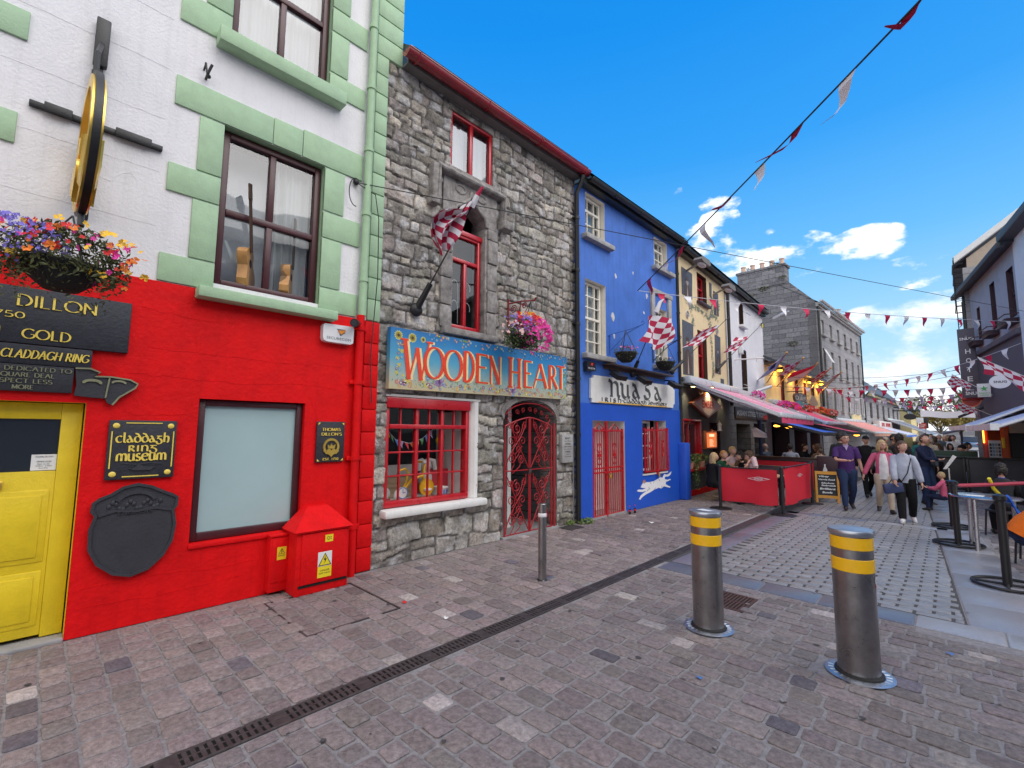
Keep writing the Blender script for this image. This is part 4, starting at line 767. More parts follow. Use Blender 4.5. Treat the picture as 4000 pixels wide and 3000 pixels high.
b = MB(); b.quad((.3385, 2.035, .14), (.3385, 2.175, .14), (.3385, 2.175, .245), (.3385, 2.035, .245)); T.part('warning_label', b, 'label_yellow', smooth=0); b = MB(); b.prism([(2.04, .252), (2.17, .252), (2.105, .375)], .338, .3395); T.part('warning_triangle', b, 'label_yellow', smooth=0); b = MB(); b.quad((.3385, 2.10, .475), (.3385, 2.18, .475), (.3385, 2.18, .545), (.3385, 2.10, .545)); T.part('number_label', b, 'label_yellow', smooth=0)
b = MB(); b.quad((.3375, 2.035, .246), (.3375, 2.175, .246), (.3375, 2.175, .385), (.3375, 2.035, .385)); T.part('label_backing', b, 'paper', smooth=0)
b = MB(); b.rib([(2.045, .256), (2.165, .256), (2.105, .368)], .012, x=.3398, th=.001, close=True); b.prism([(2.112, .345), (2.09, .305), (2.106, .307), (2.098, .268), (2.123, .318), (2.108, .316)], .3398, .3405); put_sans(b, 'DANGER', 2.06, 2.155, .198, .215, .3395); put_sans(b, 'KEEP AWAY', 2.05, 2.165, .172, .188, .3395); put_sans(b, 'Q2', 2.115, 2.165, .492, .528, .3395); T.part('print', b, 'ink', smooth=0)
# bracket and loose cable
b = MB(); b.tube([(0, .88, 4.90), (.10, .88, 4.92), (.12, .90, 4.99)], .012, 6); b.tube([(0, .86, 4.98), (.06, .86, 5.02), (.06, .88, 4.90)], .009, 6); b.ell((.06, .89, 4.90), .02, 8, 6); solo('wall_hook', 'small twisted iron hook on the white wall above the green lintel', 'hook', b, 'black_iron', (0, .88, 4.9))
b = MB(); rg = random.Random(31)
for P in ([(.62, 2.28), (1.1, 2.27), (1.6, 2.26), (2.05, 2.29), (2.43, 2.28)], [(.55, 2.62), (.9, 2.58), (1.4, 2.6)], [(.5, 2.05), (.8, 2.04), (1.3, 2.02), (1.9, 2.06), (2.4, 2.04)], [(.95, 2.5), (.97, 2.3), (1.0, 2.12)], [(.48, 1.72), (.7, 1.7), (1.0, 1.72)], [(2.0, 1.95), (2.1, 1.7), (2.05, 1.4)], [(.3, .35), (.8, .37), (1.3, .33), (1.65, .35)], [(.3, .22), (.9, .2), (1.6, .23)]):
 Q = [lerp(P[i], P[i+1], k/5) for i in range(len(P)-1) for k in range(5)]; b.rib([(q[0], q[1]+rg.gauss(0, .006)) for q in Q], .005, x=.012, th=.0022)
H1.part('render_ridge', b, 'red_paint')
b = MB()
for z in (3.36, 3.85, 4.35, 4.84, 5.33, 5.82, 6.31):
 for y0, y1 in ((-.5, .6), (-1.5, -.7)): b.rib([(y0+(y1-y0)*k/14, z+rg.gauss(0, .003)) for k in range(15)], .005, x=.0, th=.002)
b.rib([(.1+.06*k, 3.62+.05*math.sin(k*1.7)+.02*k) for k in range(7)], .005, x=0, th=.002); H1.part('render_ridge', b, 'white_render')
# ------------------------------------------------------------------ rubble stone shop
H2 = Thing('stone_shop', 'grey rubble stone shop with red windows and a red scrollwork gate', 'shop', (0, 4.75, 0))
ST = .021; ny = int(round((6.74-2.785)/ST)); nz_ = int(round(6.30/ST))
Y = np.linspace(2.785, 6.74, ny+1); Zz = np.linspace(0, 6.30, nz_+1); YY, ZZ = np.meshgrid(Y, Zz)
wy = YY+.13*(fbm(YY*2.2, ZZ*2.2)-.47)+.035*(fbm(YY*9, ZZ*9, 3)-.44); wz = ZZ+.20*(fbm(YY*1.7+40, ZZ*2.0+9)-.47)+.035*(fbm(YY*9+20, ZZ*9, 3)-.44)
HT = np.full(YY.shape, -.016); TI = np.zeros(YY.shape+(3,)); TI[:] = (.12, .112, .106)
rg = random.Random(23); rows = []; z = -.1
while z < 6.7:
 h = rg.uniform(.12, .30) if z < 3.4 else rg.uniform(.09, .21); rows.append((z, h)); z += h
def put_stone(y0, y1, z0, z1):
 cy, cz, hy, hz = (y0+y1)/2, (z0+z1)/2, (y1-y0)/2, (z1-z0)/2; g_ = rg.uniform(.003, .010); rr_ = min(hy, hz)*rg.uniform(.12, .42)
 i0, i1 = np.searchsorted(Zz, z0-.25), np.searchsorted(Zz, z1+.25); j0, j1 = np.searchsorted(Y, y0-.25), np.searchsorted(Y, y1+.25)
 if i1 <= i0 or j1 <= j0: return
 a = wy[i0:i1, j0:j1]-cy; c_ = wz[i0:i1, j0:j1]-cz; t_ = rg.uniform(-.10, .10); a, c_ = a+c_*t_, c_-a*t_*.6
 qx = np.abs(a)-(hy-g_-rr_); qz = np.abs(c_)-(hz-g_-rr_); d_ = np.hypot(np.maximum(qx, 0), np.maximum(qz, 0))+np.minimum(np.maximum(qx, qz), 0)-rr_
 e = np.clip(-d_/.009, 0, 1); e = e*e*(3-2*e); base = rg.uniform(.0, .012); tilt = a*rg.uniform(-.06, .06)+c_*rg.uniform(-.10, .07)
 yy, zz = YY[i0:i1, j0:j1], ZZ[i0:i1, j0:j1]; so = rg.uniform(0, 50)
 h_ = -.016+e*(.016+base+tilt+.026*(fbm(yy*6+so, zz*10+so, 5)-.47)+.024*(np.abs(fbm(yy*15+so, zz*20+so, 3)-.45)-.1))
 cur = HT[i0:i1, j0:j1]; m_ = (e > 0) & (h_ > cur); cur[m_] = h_[m_]
 k = rg.choice((.20, .24, .28, .33, .40, .22, .30)); tt = np.array((k*rg.uniform(1.08, 1.18), k*1.02, k*rg.uniform(.84, .94)))
 n_ = fbm(yy*5+so, zz*5, 4)[..., None]; pale = np.clip((fbm(yy*9+so*2, zz*9+7, 4)[..., None]-.52)*5, 0, 1)
 tc_ = tt*np.clip(.18+1.65*n_, .25, 1.6)*(1-pale)+np.array((.46, .45, .445))*pale; tc_ = tc_*(.5+.5*e[..., None])
 TI[i0:i1, j0:j1][m_] = tc_[m_]
for z, h in rows:
 y = 2.6-rg.random()*.3
 while y < 6.9:
  l = h*rg.uniform(.7, 2.5)
  if h > .2 and rg.random() < .35: zm = z+h*rg.uniform(.4, .6); put_stone(y, y+l, z, zm); put_stone(y, y+l, zm, z+h)
  else: put_stone(y, y+l, z, z+h)
  y += l
arch_z = lambda y: 1.78+.30*np.sqrt(np.clip(1-((y-5.53)/.63)**2, 0, 1))
HOLE = ((YY > 3.80) & (YY < 4.64) & (ZZ > 5.30) & (ZZ < 6.19)) | ((YY > 3.84) & (YY < 4.52) & (ZZ > 3.0) & (ZZ < 5.0)) | ((YY > 2.92) & (YY < 4.39) & (ZZ > .60) & (ZZ < 2.03)) | ((YY > 4.90) & (YY < 6.16) & (ZZ < arch_z(YY)))
hc = HOLE[:-1, :-1] & HOLE[1:, 1:] & HOLE[:-1, 1:] & HOLE[1:, :-1]
b = MB(); vv = np.stack([HT, YY, ZZ], -1).reshape(-1, 3); W_ = ny+1; b.v = [tuple(v) for v in vv]; tint = TI.reshape(-1, 3).tolist()
keep = ~hc; ii, jj = np.nonzero(keep)
b.f = [(int(i*W_+j), int(i*W_+j+1), int((i+1)*W_+j+1), int((i+1)*W_+j)) for i, j in zip(ii, jj)]
bk = {}
def backv(i):
 if i not in bk: bk[i] = len(b.v); v = b.v[i]; b.v.append((-.34, v[1], v[2])); tint.append([.13, .125, .12])
 return bk[i]
for i, j in zip(ii, jj):
 for (di, dj, p, q) in ((-1, 0, (i, j), (i, j+1)), (1, 0, (i+1, j+1), (i+1, j)), (0, -1, (i+1, j), (i, j)), (0, 1, (i, j+1), (i+1, j+1))):
  a_, c_ = i+di, j+dj
  if 0 <= a_ < keep.shape[0] and 0 <= c_ < keep.shape[1] and not keep[a_, c_]:
   P, Q = int(p[0]*W_+p[1]), int(q[0]*W_+q[1]); b.f.append((P, backv(P), backv(Q), Q))
b.m = [0]*len(b.f); H2.part('wall', b, 'stone', smooth=60, tint=[(*t, 1) for t in tint])
b = MB(); b.box(-5, -1.35, 2.79, 6.72, 0, 6.29); b.box(-5, -.345, 2.79, 6.72, 6.2, 6.29); b.box(-1.35, -.35, 2.79, 6.72, 2.15, 2.9); b.box(-1.35, -.35, 2.79, 2.91, 0, 2.15); b.box(-1.35, -.35, 6.2, 6.72, 0, 2.2); b.box(-1.35, -.35, 4.5, 4.86, 0, 2.15); b.box(-1.35, -.35, 2.91, 4.5, -.01, .55); b.box(-5, -.5, 2.79, 3.7, 2.9, 6.3); b.box(-5, -.5, 4.75, 6.72, 2.9, 6.3); H2.part('core', b, 'dark_room')
b = MB(); b.add([(.30, 2.985, 6.42), (.30, 6.78, 6.45), (-2.6, 6.78, 8.7), (-2.6, 2.985, 8.7), (.27, 2.985, 6.37), (.27, 6.78, 6.40), (-2.6, 6.78, 8.6), (-2.6, 2.985, 8.6)], [(0, 1, 2, 3), (4, 7, 6, 5), (0, 4, 5, 1), (1, 5, 6, 2), (3, 7, 4, 0)]); rf = H2.part('roof', b, 'roof_slate')
def gutter(T, pts, r, mtl, brk=()):
 b = MB(); P = [Vector(p) for p in pts]; n = 10; vs = []
 for p in P:
  for k in range(n+1):
   a = math.pi+math.pi*k/n; vs.append(p+Vector((r*math.cos(a), 0, r*math.sin(a))))
 m = n+1; b.add(vs, [(i*m+k, i*m+k+1, (i+1)*m+k+1, (i+1)*m+k) for i in range(len(P)-1) for k in range(n)])
 for p in (P[0], P[-1]): b.prism([(r*math.cos(math.pi+math.pi*k/n), r*math.sin(math.pi+math.pi*k/n)) for k in range(n+1)], p.y-.004, p.y+.004, fn=lambda x, y, z, p=p: (p.x+y, x, p.z+z))
 b.tube([P[0]+Vector((r, 0, 0)), P[-1]+Vector((r, 0, 0))], .010, 6)
 for q in brk: c = P[0].lerp(P[-1], q); b.tube([c+Vector((r*1.05*math.cos(a), 0, r*1.05*math.sin(a))) for a in [math.pi+math.pi*k/8 for k in range(9)]], .014, 5)
 return T.part('gutter', b, mtl)
gutter(H2, [(.235, 2.90, 6.37), (.235, 6.84, 6.40)], .085, 'gutter_red', (.04, .35, .65, .97))
b = MB(); b.box(-.34, .15, 2.985, 6.74, 6.29, 6.32); b.box(.115, .15, 2.985, 6.74, 6.32, 6.40); H2.part('soffit', b, 'soffit')
# windows
window(H2, 3.805, 4.635, 5.30, 6.19, -.055, 'red_gloss', ysp=(4.22,), fw=.055, bw=.06, curtain=((3.86, 4.2), (4.36, 4.6)), pane='mirror_glass', label='two pane red window under the eave')
b = MB(); b.bbox(-.1, .06, 3.76, 4.70, 5.24, 5.298, .012); H2.part('sill', b, 'carved_stone')
wn = window(H2, 3.885, 4.47, 3.02, 4.42, -.10, 'red_gloss', ysp=(), fw=.055, heavy=(4.02,), label='tall red casement with a transom light')
b = MB(); b.bbox(-.145, -.07, 4.15, 4.205, 3.075, 3.99, .006); b.bbox(-.15, -.05, 3.86, 4.50, 4.40, 4.475, .01); H2.part('glazing_bar', b, 'red_gloss', of=wn)
b = MB()
for y0, sg in ((4.17, -1), (4.17, 1)):
 for z0 in (3.12, 3.42):
  b.rib([(y0+sg*.05, z0), (y0+sg*.055, z0+.22)]+arc(y0+sg*.115, z0+.24, .06, 180 if sg > 0 else 0, 20-40 if sg > 0 else 200, 10, .09), .010, x=-.16, th=.006)
H2.part('window_scroll', b, 'lead_white', of=wn)
def ogee(dz=0., k=1.): return [(4.18+k*p, q+dz) for p, q in ((-.33, 4.42), (-.33, 4.62), (-.28, 4.74), (-.16, 4.82), (-.05, 4.89), (0, 4.99), (.05, 4.89), (.16, 4.82), (.28, 4.74), (.33, 4.62), (.33, 4.42))]
# carved surround: jambs, traceried head, hood mould with label stops
b = MB()
for y0, y1 in ((3.66, 3.85), (4.52, 4.72)):
 z = 2.98
 while z < 4.6:
  h = rg.uniform(.28, .42); b.bbox(-.30, .045+rg.uniform(-.01, .01), y0, y1, z, min(z+h, 4.62)-.008, .018); z += h
 b.bbox(-.28, .015, (y1-.03) if y0 < 4 else (y0-.035), (y1+.035) if y0 < 4 else (y0+.03), 3.0, 4.6, .012)
b.prism([(3.68, 4.62), (3.85, 4.62)]+[(p, q) for p, q in ogee()[1:-1]]+[(4.51, 4.62), (4.70, 4.62), (4.70, 5.13), (3.68, 5.13)], -.25, .03)
for sg in (-1, 1):
 b.tube([(.03, 4.18+sg*.31, 4.62), (.035, 4.18+sg*.26, 4.75), (.035, 4.18+sg*.13, 4.84), (.035, 4.18+sg*.03, 4.93), (.035, 4.18, 5.05)], .022, 8); b.tube([(.03, 4.18+sg*.20, 4.95)]+[(.03, 4.18+sg*(.20+.09*math.cos(a)), 5.02+.06*math.sin(a)) for a in [k*.45 for k in range(15)]], .018, 7)
H2.part('window_surround', b, 'carved_stone')
b = MB()
def mould(P, r=.06):
 for k, (o_, q) in enumerate(((0, 1.), (.05, .65))):
  b.tube([(.05+o_, p[0], p[1]-o_*.6) for p in P], r*q, 8)
mould([(3.55, 4.70), (3.56, 5.20), (4.80, 5.20), (4.80, 4.78)], .058); b.bbox(-.05, .11, 3.45, 3.60, 4.64, 5.20, .03); b.bbox(-.05, .17, 4.74, 4.96, 4.66, 4.80, .03); b.bbox(-.03, .12, 3.60, 4.84, 5.13, 5.19, .02); b.bbox(-.05, .14, 3.42, 3.56, 4.60, 4.70, .02); H2.part('hood_mould', b, 'carved_stone')
b = MB(); b.bbox(-.35, .10, 3.70, 4.72, 2.885, 2.985, .02); H2.part('sill', b, 'carved_stone')
# shop window
b = MB(); b.prism([(-.34, 4.25), (-.09, 4.25), (.012, 4.34), (.012, 4.40), (-.34, 4.40)], .655, 2.02, fn=lambda x, y, z: (y, z, x)); b.bbox(-.34, .015, 2.91, 4.44, 1.995, 2.03, .01); H2.part('window_reveal', b, 'white_paint')
b = MB(); b.bbox(-.2, .13, 2.89, 4.50, .555, .650, .025); H2.part('sill', b, 'white_paint', label='thick white painted window sill')
b = MB(); b.bbox(-.10, .02, 2.925, 4.25, 1.86, 1.99, .01); b.bbox(-.12, -.01, 2.925, 4.25, .66, .735, .008); b.bbox(-.12, -.01, 2.925, 2.985, .735, 1.86, .008); b.bbox(-.12, -.01, 4.19, 4.25, .735, 1.86, .008); b.bbox(-.115, -.005, 2.985, 4.19, 1.605, 1.66, .006)
for y in (3.40, 3.80): b.bbox(-.09, -.03, y-.026, y+.026, .735, 1.86, .006)
sw = H2.part('window', b, 'red_gloss', label='wide many paned red shop window')
b = MB()
for y in (3.165, 3.60, 4.01): b.bbox(-.08, -.045, y-.010, y+.010, .735, 1.86, .004)
for z in (1.315, 1.03): b.bbox(-.078, -.043, 2.985, 4.19, z-.010, z+.010, .004)
H2.part('glazing_bar', b, 'red_gloss', of=sw); b = MB(); b.quad((-.06, 2.97, .72), (-.06, 4.20, .72), (-.06, 4.20, 1.87), (-.06, 2.97, 1.87)); H2.part('pane', b, 'clear_glass', of=sw, smooth=0)
b = MB(); b.box(-.75, -.12, 2.93, 4.24, .62, .70); b.box(-.80, -.75, 2.93, 4.24, .70, 1.10); H2.part('display_shelf', b, 'toy_white', of=sw); b = MB(); b.box(-.7, -.12, 4.20, 4.245, .7, 1.85); H2.part('display_side', b, 'toy_white', of=sw)
# toys in the window
T = Thing('tricycle', 'yellow wooden tricycle with white wheels in the shop window', 'tricycle', (-.25, 3.35, .70))
b = MB(); b.tube([(-.16, 3.62, 1.17), (-.16, 3.60, .98), (-.16, 3.64, .84)], .016, 10); b.tube([(-.16, 3.60, 1.0), (-.16, 3.42, .95), (-.16, 3.28, .80)], .018, 10); b.tube([(-.16, 3.24, 1.08), (-.16, 3.32, 1.10), (-.16, 3.37, 1.05), (-.16, 3.34, .92), (-.16, 3.27, .80)], .014, 10); b.tube([(-.30, 3.60, 1.17), (-.14, 3.60, 1.17)], .014, 8); b.lathe([(0, -.012), (.11, -.012), (.11, .012), (0, .012)], (-.15, 3.65, .845), 28, axis='x'); T.part('frame', b, 'toy_yellow')
for y, z, r_ in ((3.25, .775, .075), (3.13, .785, .08)):
 b = MB(); b.lathe([(0, -.015), (r_*.8, -.02), (r_, -.01), (r_, .01), (r_*.8, .02), (0, .015)], (-.17 if y > 3.2 else -.32, y, z), 24, axis='x'); T.part('wheel', b, 'toy_white')
b = MB()
for a, z in ((-.30, 1.17), (-.14, 1.17)): b.ell((a, 3.60, z), .025, 10, 7)
b.bbox(-.17, -.10, 3.60, 3.70, .80, .83, .008); T.part('grip', b, 'toy_white')
T = Thing('toy_rabbit', 'grey floppy eared toy rabbit sitting in the shop window', 'soft toy', (-.40, 3.82, .70)); b = MB(); b.ell((-.4, 3.80, 1.10), (.08, .09, .09)); b.ell((-.4, 3.80, .93), (.09, .10, .12)); T.part('toy_body', b, 'toy_grey')
for sg in (-1, 1): b = MB(); b.tube([(-.4, 3.80+sg*.05, 1.18), (-.38, 3.80+sg*.12, 1.16), (-.36, 3.80+sg*.14, 1.04)], [.03, .04, .03], 8); T.part('ear', b, 'toy_grey')
T = Thing('doll', 'rag doll in a red dress at the edge of the shop window', 'doll', (-.3, 3.03, .95)); b = MB(); b.ell((-.3, 3.06, 1.20), .045); T.part('head', b, 'toy_white'); b = MB(); b.lathe([(.025, 1.16), (.04, 1.08), (.09, .95), (0, .95)], (-.3, 3.06, 0), 14); T.part('dress', b, 'toy_red'); b = MB(); b.ell((-.31, 3.06, 1.215), (.05, .05, .05), 10, 7); T.part('hair', b, 'wood_dark')
T = Thing('toy_duck', 'little yellow and white toy bird perched high in the shop window', 'toy', (-.45, 4.08, 1.4)); b = MB(); b.ell((-.45, 4.06, 1.44), (.04, .05, .06)); b.ell((-.44, 4.06, 1.52), .035); T.part('toy_body', b, 'toy_yellow'); b = MB(); b.tube([(-.42, 4.06, 1.515), (-.38, 4.05, 1.51)], [.014, .004], 6); T.part('beak', b, 'petal_orange')
b = MB(); b.bbox(-.28, -.14, 3.83, 3.99, .70, .80, .01); b.bbox(-.29, -.13, 3.82, 4.0, .80, .83, .008)
for k in range(4): b.box(-.138, -.130, 3.845+.038*k, 3.865+.038*k, .72, .79, 1)
solo('toy_chest', 'small white slatted toy chest in the shop window', 'box', b, ['toy_white', 'toy_blue'], (-.2, 3.9, .7))
b = MB();
for k, (y, m_) in enumerate(((3.0, 0), (3.05, 1), (3.10, 2))): b.bbox(-.16, -.17, y-.022, y+.022, .70, .745, .004, m_)
b.bbox(-.16, -.17, 3.03, 3.07, .745, .79, .004, 3); solo('toy_blocks', 'small heap of coloured wooden blocks in the corner of the shop window', 'toy blocks', b, ['toy_green', 'toy_blue', 'toy_red', 'toy_yellow'], (-.2, 3.05, .7))
T = Thing('toy_clock', 'round white toy clock leaning in the middle of the shop window', 'clock', (-.18, 3.29, .75)); b = MB(); b.lathe([(0, -.012), (.075, -.012), (.075, .012), (0, .012)], (-.15, 3.285, .80), 24, axis='x'); T.part('face', b, 'toy_white'); b = MB(); b.rib([(3.285, .80), (3.285, .85)], .008, x=-.137, th=.002); b.rib([(3.285, .80), (3.32, .81)], .008, x=-.137, th=.002); b.rib(arc(3.285, .80, .068, 0, 360, 20), .010, x=-.137, th=.002); T.part('hand', b, 'toy_blue')
b = MB(); b.box(-.7, -.4, 3.85, 4.2, .70, 1.04); b.box(-.39, -.385, 3.86, 4.19, .74, .80, 1); solo('toy_crate', 'dark red crate of toys behind the rabbit', 'crate', b, ['toy_red', 'crate_wood'], (-.55, 4.0, .7))
b = MB(); b.box(-.7, -.42, 3.12, 3.62, .70, .96);
for k in range(4): b.box(-.42, -.412, 3.13, 3.61, .72+.06*k, .755+.06*k)
solo('toy_crate', 'brown wooden crate behind the yellow tricycle', 'crate', b, 'crate_wood', (-.55, 3.3, .7))
def bunting(name, lbl, pts, n, w, h, mats, cordm, jit=.3, r=.006, seed=1, group='bunting across the street', t0=.02, t1=.98, wind=(.35, .25), start=0):
 """cord with pennants as parts, hanging and fluttering from it"""
 rg = random.Random(seed); P = [Vector(p) for p in pts]; T = Thing(name, lbl, 'bunting', P[0], group=group)
 b = MB(); b.tube(P, r, 5); T.part('cord', b, cordm)
 def at(t):
  f = t*(len(P)-1); i = min(int(f), len(P)-2); return P[i].lerp(P[i+1], f-i)
 L_ = sum((P[i+1]-P[i]).length for i in range(len(P)-1))
 for k in range(n):
  t = t0+(t1-t0)*(k+.5)/n; a = at(t-w/2/L_); c = at(min(1, t+w/2/L_)); b = MB(); sw_ = rg.uniform(-1, 1)*jit; tw = rg.uniform(-1, 1)*jit*2; ph = rg.uniform(0, 6)
  dn = Vector((wind[0]*(.5+sw_)+rg.uniform(-.1, .1)*jit, wind[1]*(.5+sw_), -1+abs(sw_)*.8)).normalized(); sd = (c-a).normalized().cross(Vector((0, 0, 1)))
  def f(u, v):
   q = a.lerp(c, .5+(u-.5)*(1-v*.93)); return q+dn*h*v+sd*(.22*h*v*math.sin(v*3.5+ph)*(1+abs(tw)))+(c-a)*(tw*.6*v*v)
  b.grid(f, 3, 5); T.part('pennant', b, mats[(k+start) % len(mats)], smooth=0)
 return T
bunting('toy_bunting', 'small rainbow bunting draped inside the shop window', [(-.12, 2.99, 1.62), (-.13, 3.15, 1.47), (-.13, 3.35, 1.42), (-.13, 3.55, 1.48), (-.12, 3.72, 1.61)], 10, .06, .09, ['toy_yellow', 'toy_green', 'toy_blue', 'cloth_lilac', 'toy_red', 'petal_orange'], 'cord_pale', jit=.05, r=.003, group='bunting in the toy shop')
# gateway
b = MB(); P = [(4.90, 0.0), (4.90, 1.76)]+[(float(y), float(arch_z(y))) for y in np.linspace(4.92, 6.14, 22)]+[(6.16, 1.76), (6.16, 0)]
for i in range(len(P)-1):
 a, c = P[i], P[i+1]
 if a[1] > 1.7: b.quad((.035, *a), (.035, *c), (-.33, *c), (-.33, *a));
inner = P[1:-1]; outer = [(5.53+(p[0]-5.53)*1.10, p[1]+.07) for p in inner]
for i in range(len(inner)-1): b.quad((.035, *inner[i]), (.035, *inner[i+1]), (.035, *outer[i+1]), (.035, *outer[i])); b.quad((.035, *outer[i]), (.035, *outer[i+1]), (-.05, *outer[i+1]), (-.05, *outer[i]))
H2.part('arch_ring', b, 'carved_stone')
b = MB(); b.box(-1.34, .06, 4.88, 6.18, -.01, .03); H2.part('threshold', b, 'concrete')
b = MB(); b.quad((-1.30, 5.5, .03), (-1.30, 6.19, .03), (-1.30, 6.19, 2.15), (-1.30, 5.5, 2.15)); b.quad((-1.30, 6.19, .03), (-.34, 6.165, .03), (-.34, 6.165, 2.12), (-1.30, 6.19, 2.12)); H2.part('porch_wall', b, 'dark_rubble')
b = MB(); b.bbox(-1.26, -.36, 4.865, 4.90, .05, 2.0, .01); b.bbox(-.62, -.54, 4.90, 5.30, .05, 2.05, .01); b.bbox(-.62, -.54, 4.9, 5.3, 1.05, 1.15, .006); b.bbox(-.62, -.54, 5.22, 5.30, .05, 2.05, .01); b.bbox(-.62, -.54, 4.9, 5.24, .05, .42, .01)
for z in (.74, 1.42): b.bbox(-.60, -.56, 4.9, 5.24, z, z+.03, .004)
H2.part('door', b, 'red_gloss'); b = MB(); b.box(-.75, -.40, 5.42, 5.50, .03, 2.05); H2.part('door_post', b, 'white_paint'); b = MB(); b.quad((-.59, 4.9, .4), (-.59, 5.24, .4), (-.59, 5.24, 2.0), (-.59, 4.9, 2.0)); H2.part('pane', b, 'window_glass', smooth=0)
def scroll(mb, y, z, r, a0, turns, sg, x, tail=None, w=.014):
 pts = list(tail or []); n = int(18*turns)
 for i in range(n+1):
  t = i/n; q = r*(1-.82*t); a = R(a0)+sg*2*math.pi*turns*t; pts.append((y+q*math.cos(a), z+q*math.sin(a)))
 mb.tube([(x, p, q) for p, q in pts], w/2, 6)
def gate_leaf(y0, y1, hinge, nm='gate_leaf'):
 b = MB(); x = .02; sg = 1 if hinge > (y0+y1)/2 else -1; top = lambda y: 1.80-.62*abs(y-5.49)**1.5*.55
 for y in (y0+.012, y1-.012): b.tube([(x, y, .02), (x, y, top(y))], .012, 8)
 for z in (.04, .98): b.tube([(x, y0, z), (x, y1, z)], .009, 6)
 b.tube([(x, y0+(y1-y0)*i/8, top(y0+(y1-y0)*i/8)) for i in range(9)], .012, 8)
 m_ = (y0+y1)/2; w_ = (y1-y0)/2-.02; inn = y0 if sg > 0 else y1
 for z0, h in ((.06, .86), (1.0, .78)):
  b.tube([(x, m_-sg*w_*(1-1.9*t), z0+h*t) for t in [i/10 for i in range(11)]], .009, 6); b.tube([(x, m_-sg*w_+sg*.06+sg*w_*1.7*math.sin(t*1.57)**2, z0+h*(1-t)) for t in [i/10 for i in range(11)]], .008, 6)
  for (fy, fz, r_, a0, s2) in ((.45, .22, .09, 90, 1), (-.35, .18, .07, 80, -1), (.5, .55, .09, -90, -1), (-.45, .55, .085, -90, 1), (.05, .80, .10, 90, -1), (-.55, .86, .06, 90, 1), (.62, .86, .06, 60, 1), (-.1, .40, .06, 0, 1)):
   yy = m_+sg*fy*w_; zz = z0+fz*h; scroll(b, yy, zz, r_, a0, 1.5, s2*sg, x, tail=[(m_+sg*w_*(fy*.2+.6*(1-fz)), zz-.20), (m_+sg*w_*fy*.6, zz-.10)])
 return H2.part(nm, b, 'gate_red', label='red scrolled iron gate leaf')
gate_leaf(4.925, 5.487, 4.92); gate_leaf(5.492, 6.04, 6.04); b = MB(); b.tube([(.02, 6.10, .02), (.02, 6.10, 1.72)], .022, 8); b.tube([(.02, 4.94+1.16*i/20, float(arch_z(4.94+1.16*i/20))-.055) for i in range(21)], .010, 6)
for k in range(7): scroll(b, 5.05+.145*k, 1.925-.012*(k-3)**2, .045, -90+40*(k % 2), 1.4, 1 if k % 2 else -1, .02, w=.010)
H2.part('gate_crest', b, 'gate_red'); b = MB(); b.bbox(.03, .055, 5.45, 5.50, .92, .99, .006); b.tube([(.04, 5.46, .99), (.04, 5.46, 1.02), (.04, 5.49, 1.02), (.04, 5.49, .99)], .005, 6); solo('padlock', 'small brass padlock on the meeting bars of the scrolled red gate', 'padlock', b, 'cast_iron', (.04, 5.47, .92))
# the painted signboard
m = bpy.data.materials.new('painted_sky_board'); m.use_nodes = True; t = m.node_tree; p = t.nodes['Principled BSDF']; M['painted_sky_board'] = m; tcn = nd(t, 'ShaderNodeTexCoord'); s_ = nd(t, 'ShaderNodeSeparateXYZ'); t.links.new(tcn.outputs['Object'], s_.inputs[0])
nz = nd(t, 'ShaderNodeTexNoise', i_Scale=5, i_Detail=5); t.links.new(tcn.outputs['Object'], nz.inputs['Vector']); mr = nd(t, 'ShaderNodeMapRange', i_1=0., i_2=.87); t.links.new(mth(t, 'ADD', s_.outputs[2], mth(t, 'MULTIPLY', mth(t, 'SUBTRACT', nz.outputs[0], .5), .14)), mr.inputs[0])
t.links.new(ramp(t, mr.outputs[0], [(.0, (.50, .42, .24)), (.18, (.34, .42, .36)), (.42, (.08, .33, .48)), (.72, (.016, .20, .46)), (1., (.010, .085, .28))]), p.inputs['Base Color']); p.inputs['Roughness'].default_value = .5
SG = Thing('signboard', 'long hand painted shop signboard with flowers and tall red and cream letters', 'sign', (.04, 4.62, 2.09)); b = MB(); b.add([(.03, 2.89, 2.08), (.03, 6.33, 2.13), (.03, 6.35, 2.86), (.03, 2.89, 2.83), (.105, 2.89, 2.08), (.105, 6.33, 2.13), (.105, 6.35, 2.86), (.105, 2.89, 2.83)], [(3, 2, 1, 0), (4, 5, 6, 7), (0, 1, 5, 4), (1, 2, 6, 5), (2, 3, 7, 6), (3, 0, 4, 7)]); SG.part('board', b, 'painted_sky_board')
mat('letter_red', (.72, .05, .012), .5, var=.12, vs=20); mat('letter_cream', (.80, .66, .34), .5, var=.1)
x1, x2 = .1065, .1105; cr = MB(); rd = MB()
def seg(P, thick):
 sn[0] += 1; q = .00012*(sn[0] % 29); cr.rib([(p[0]+.030, p[1]-.004) for p in P], thick+.012, x=x1+q*.5, th=.001); rd.rib(P, thick, x=x2+q, th=.001)
K_ = .058; k_ = .024; sn = [0]
for P, wd in (([(3.09, 2.70), (3.16, 2.21)], K_), ([(3.16, 2.22), (3.27, 2.62)], k_), ([(3.27, 2.62), (3.34, 2.21)], K_), ([(3.34, 2.22), (3.45, 2.71)], k_), ([(3.03, 2.70), (3.14, 2.70)], k_), ([(3.41, 2.71), (3.51, 2.71)], k_)): seg(P, wd)
for cy in (3.535, 3.845):
 o_ = [(cy+.145*math.cos(a), 2.455+.20*math.sin(a)) for a in [math.pi*i/14 for i in range(29)]]
 for i in range(28):
  seg(o_[i:i+2], .018+.036*abs(math.cos((i+.5)*math.pi/14)))
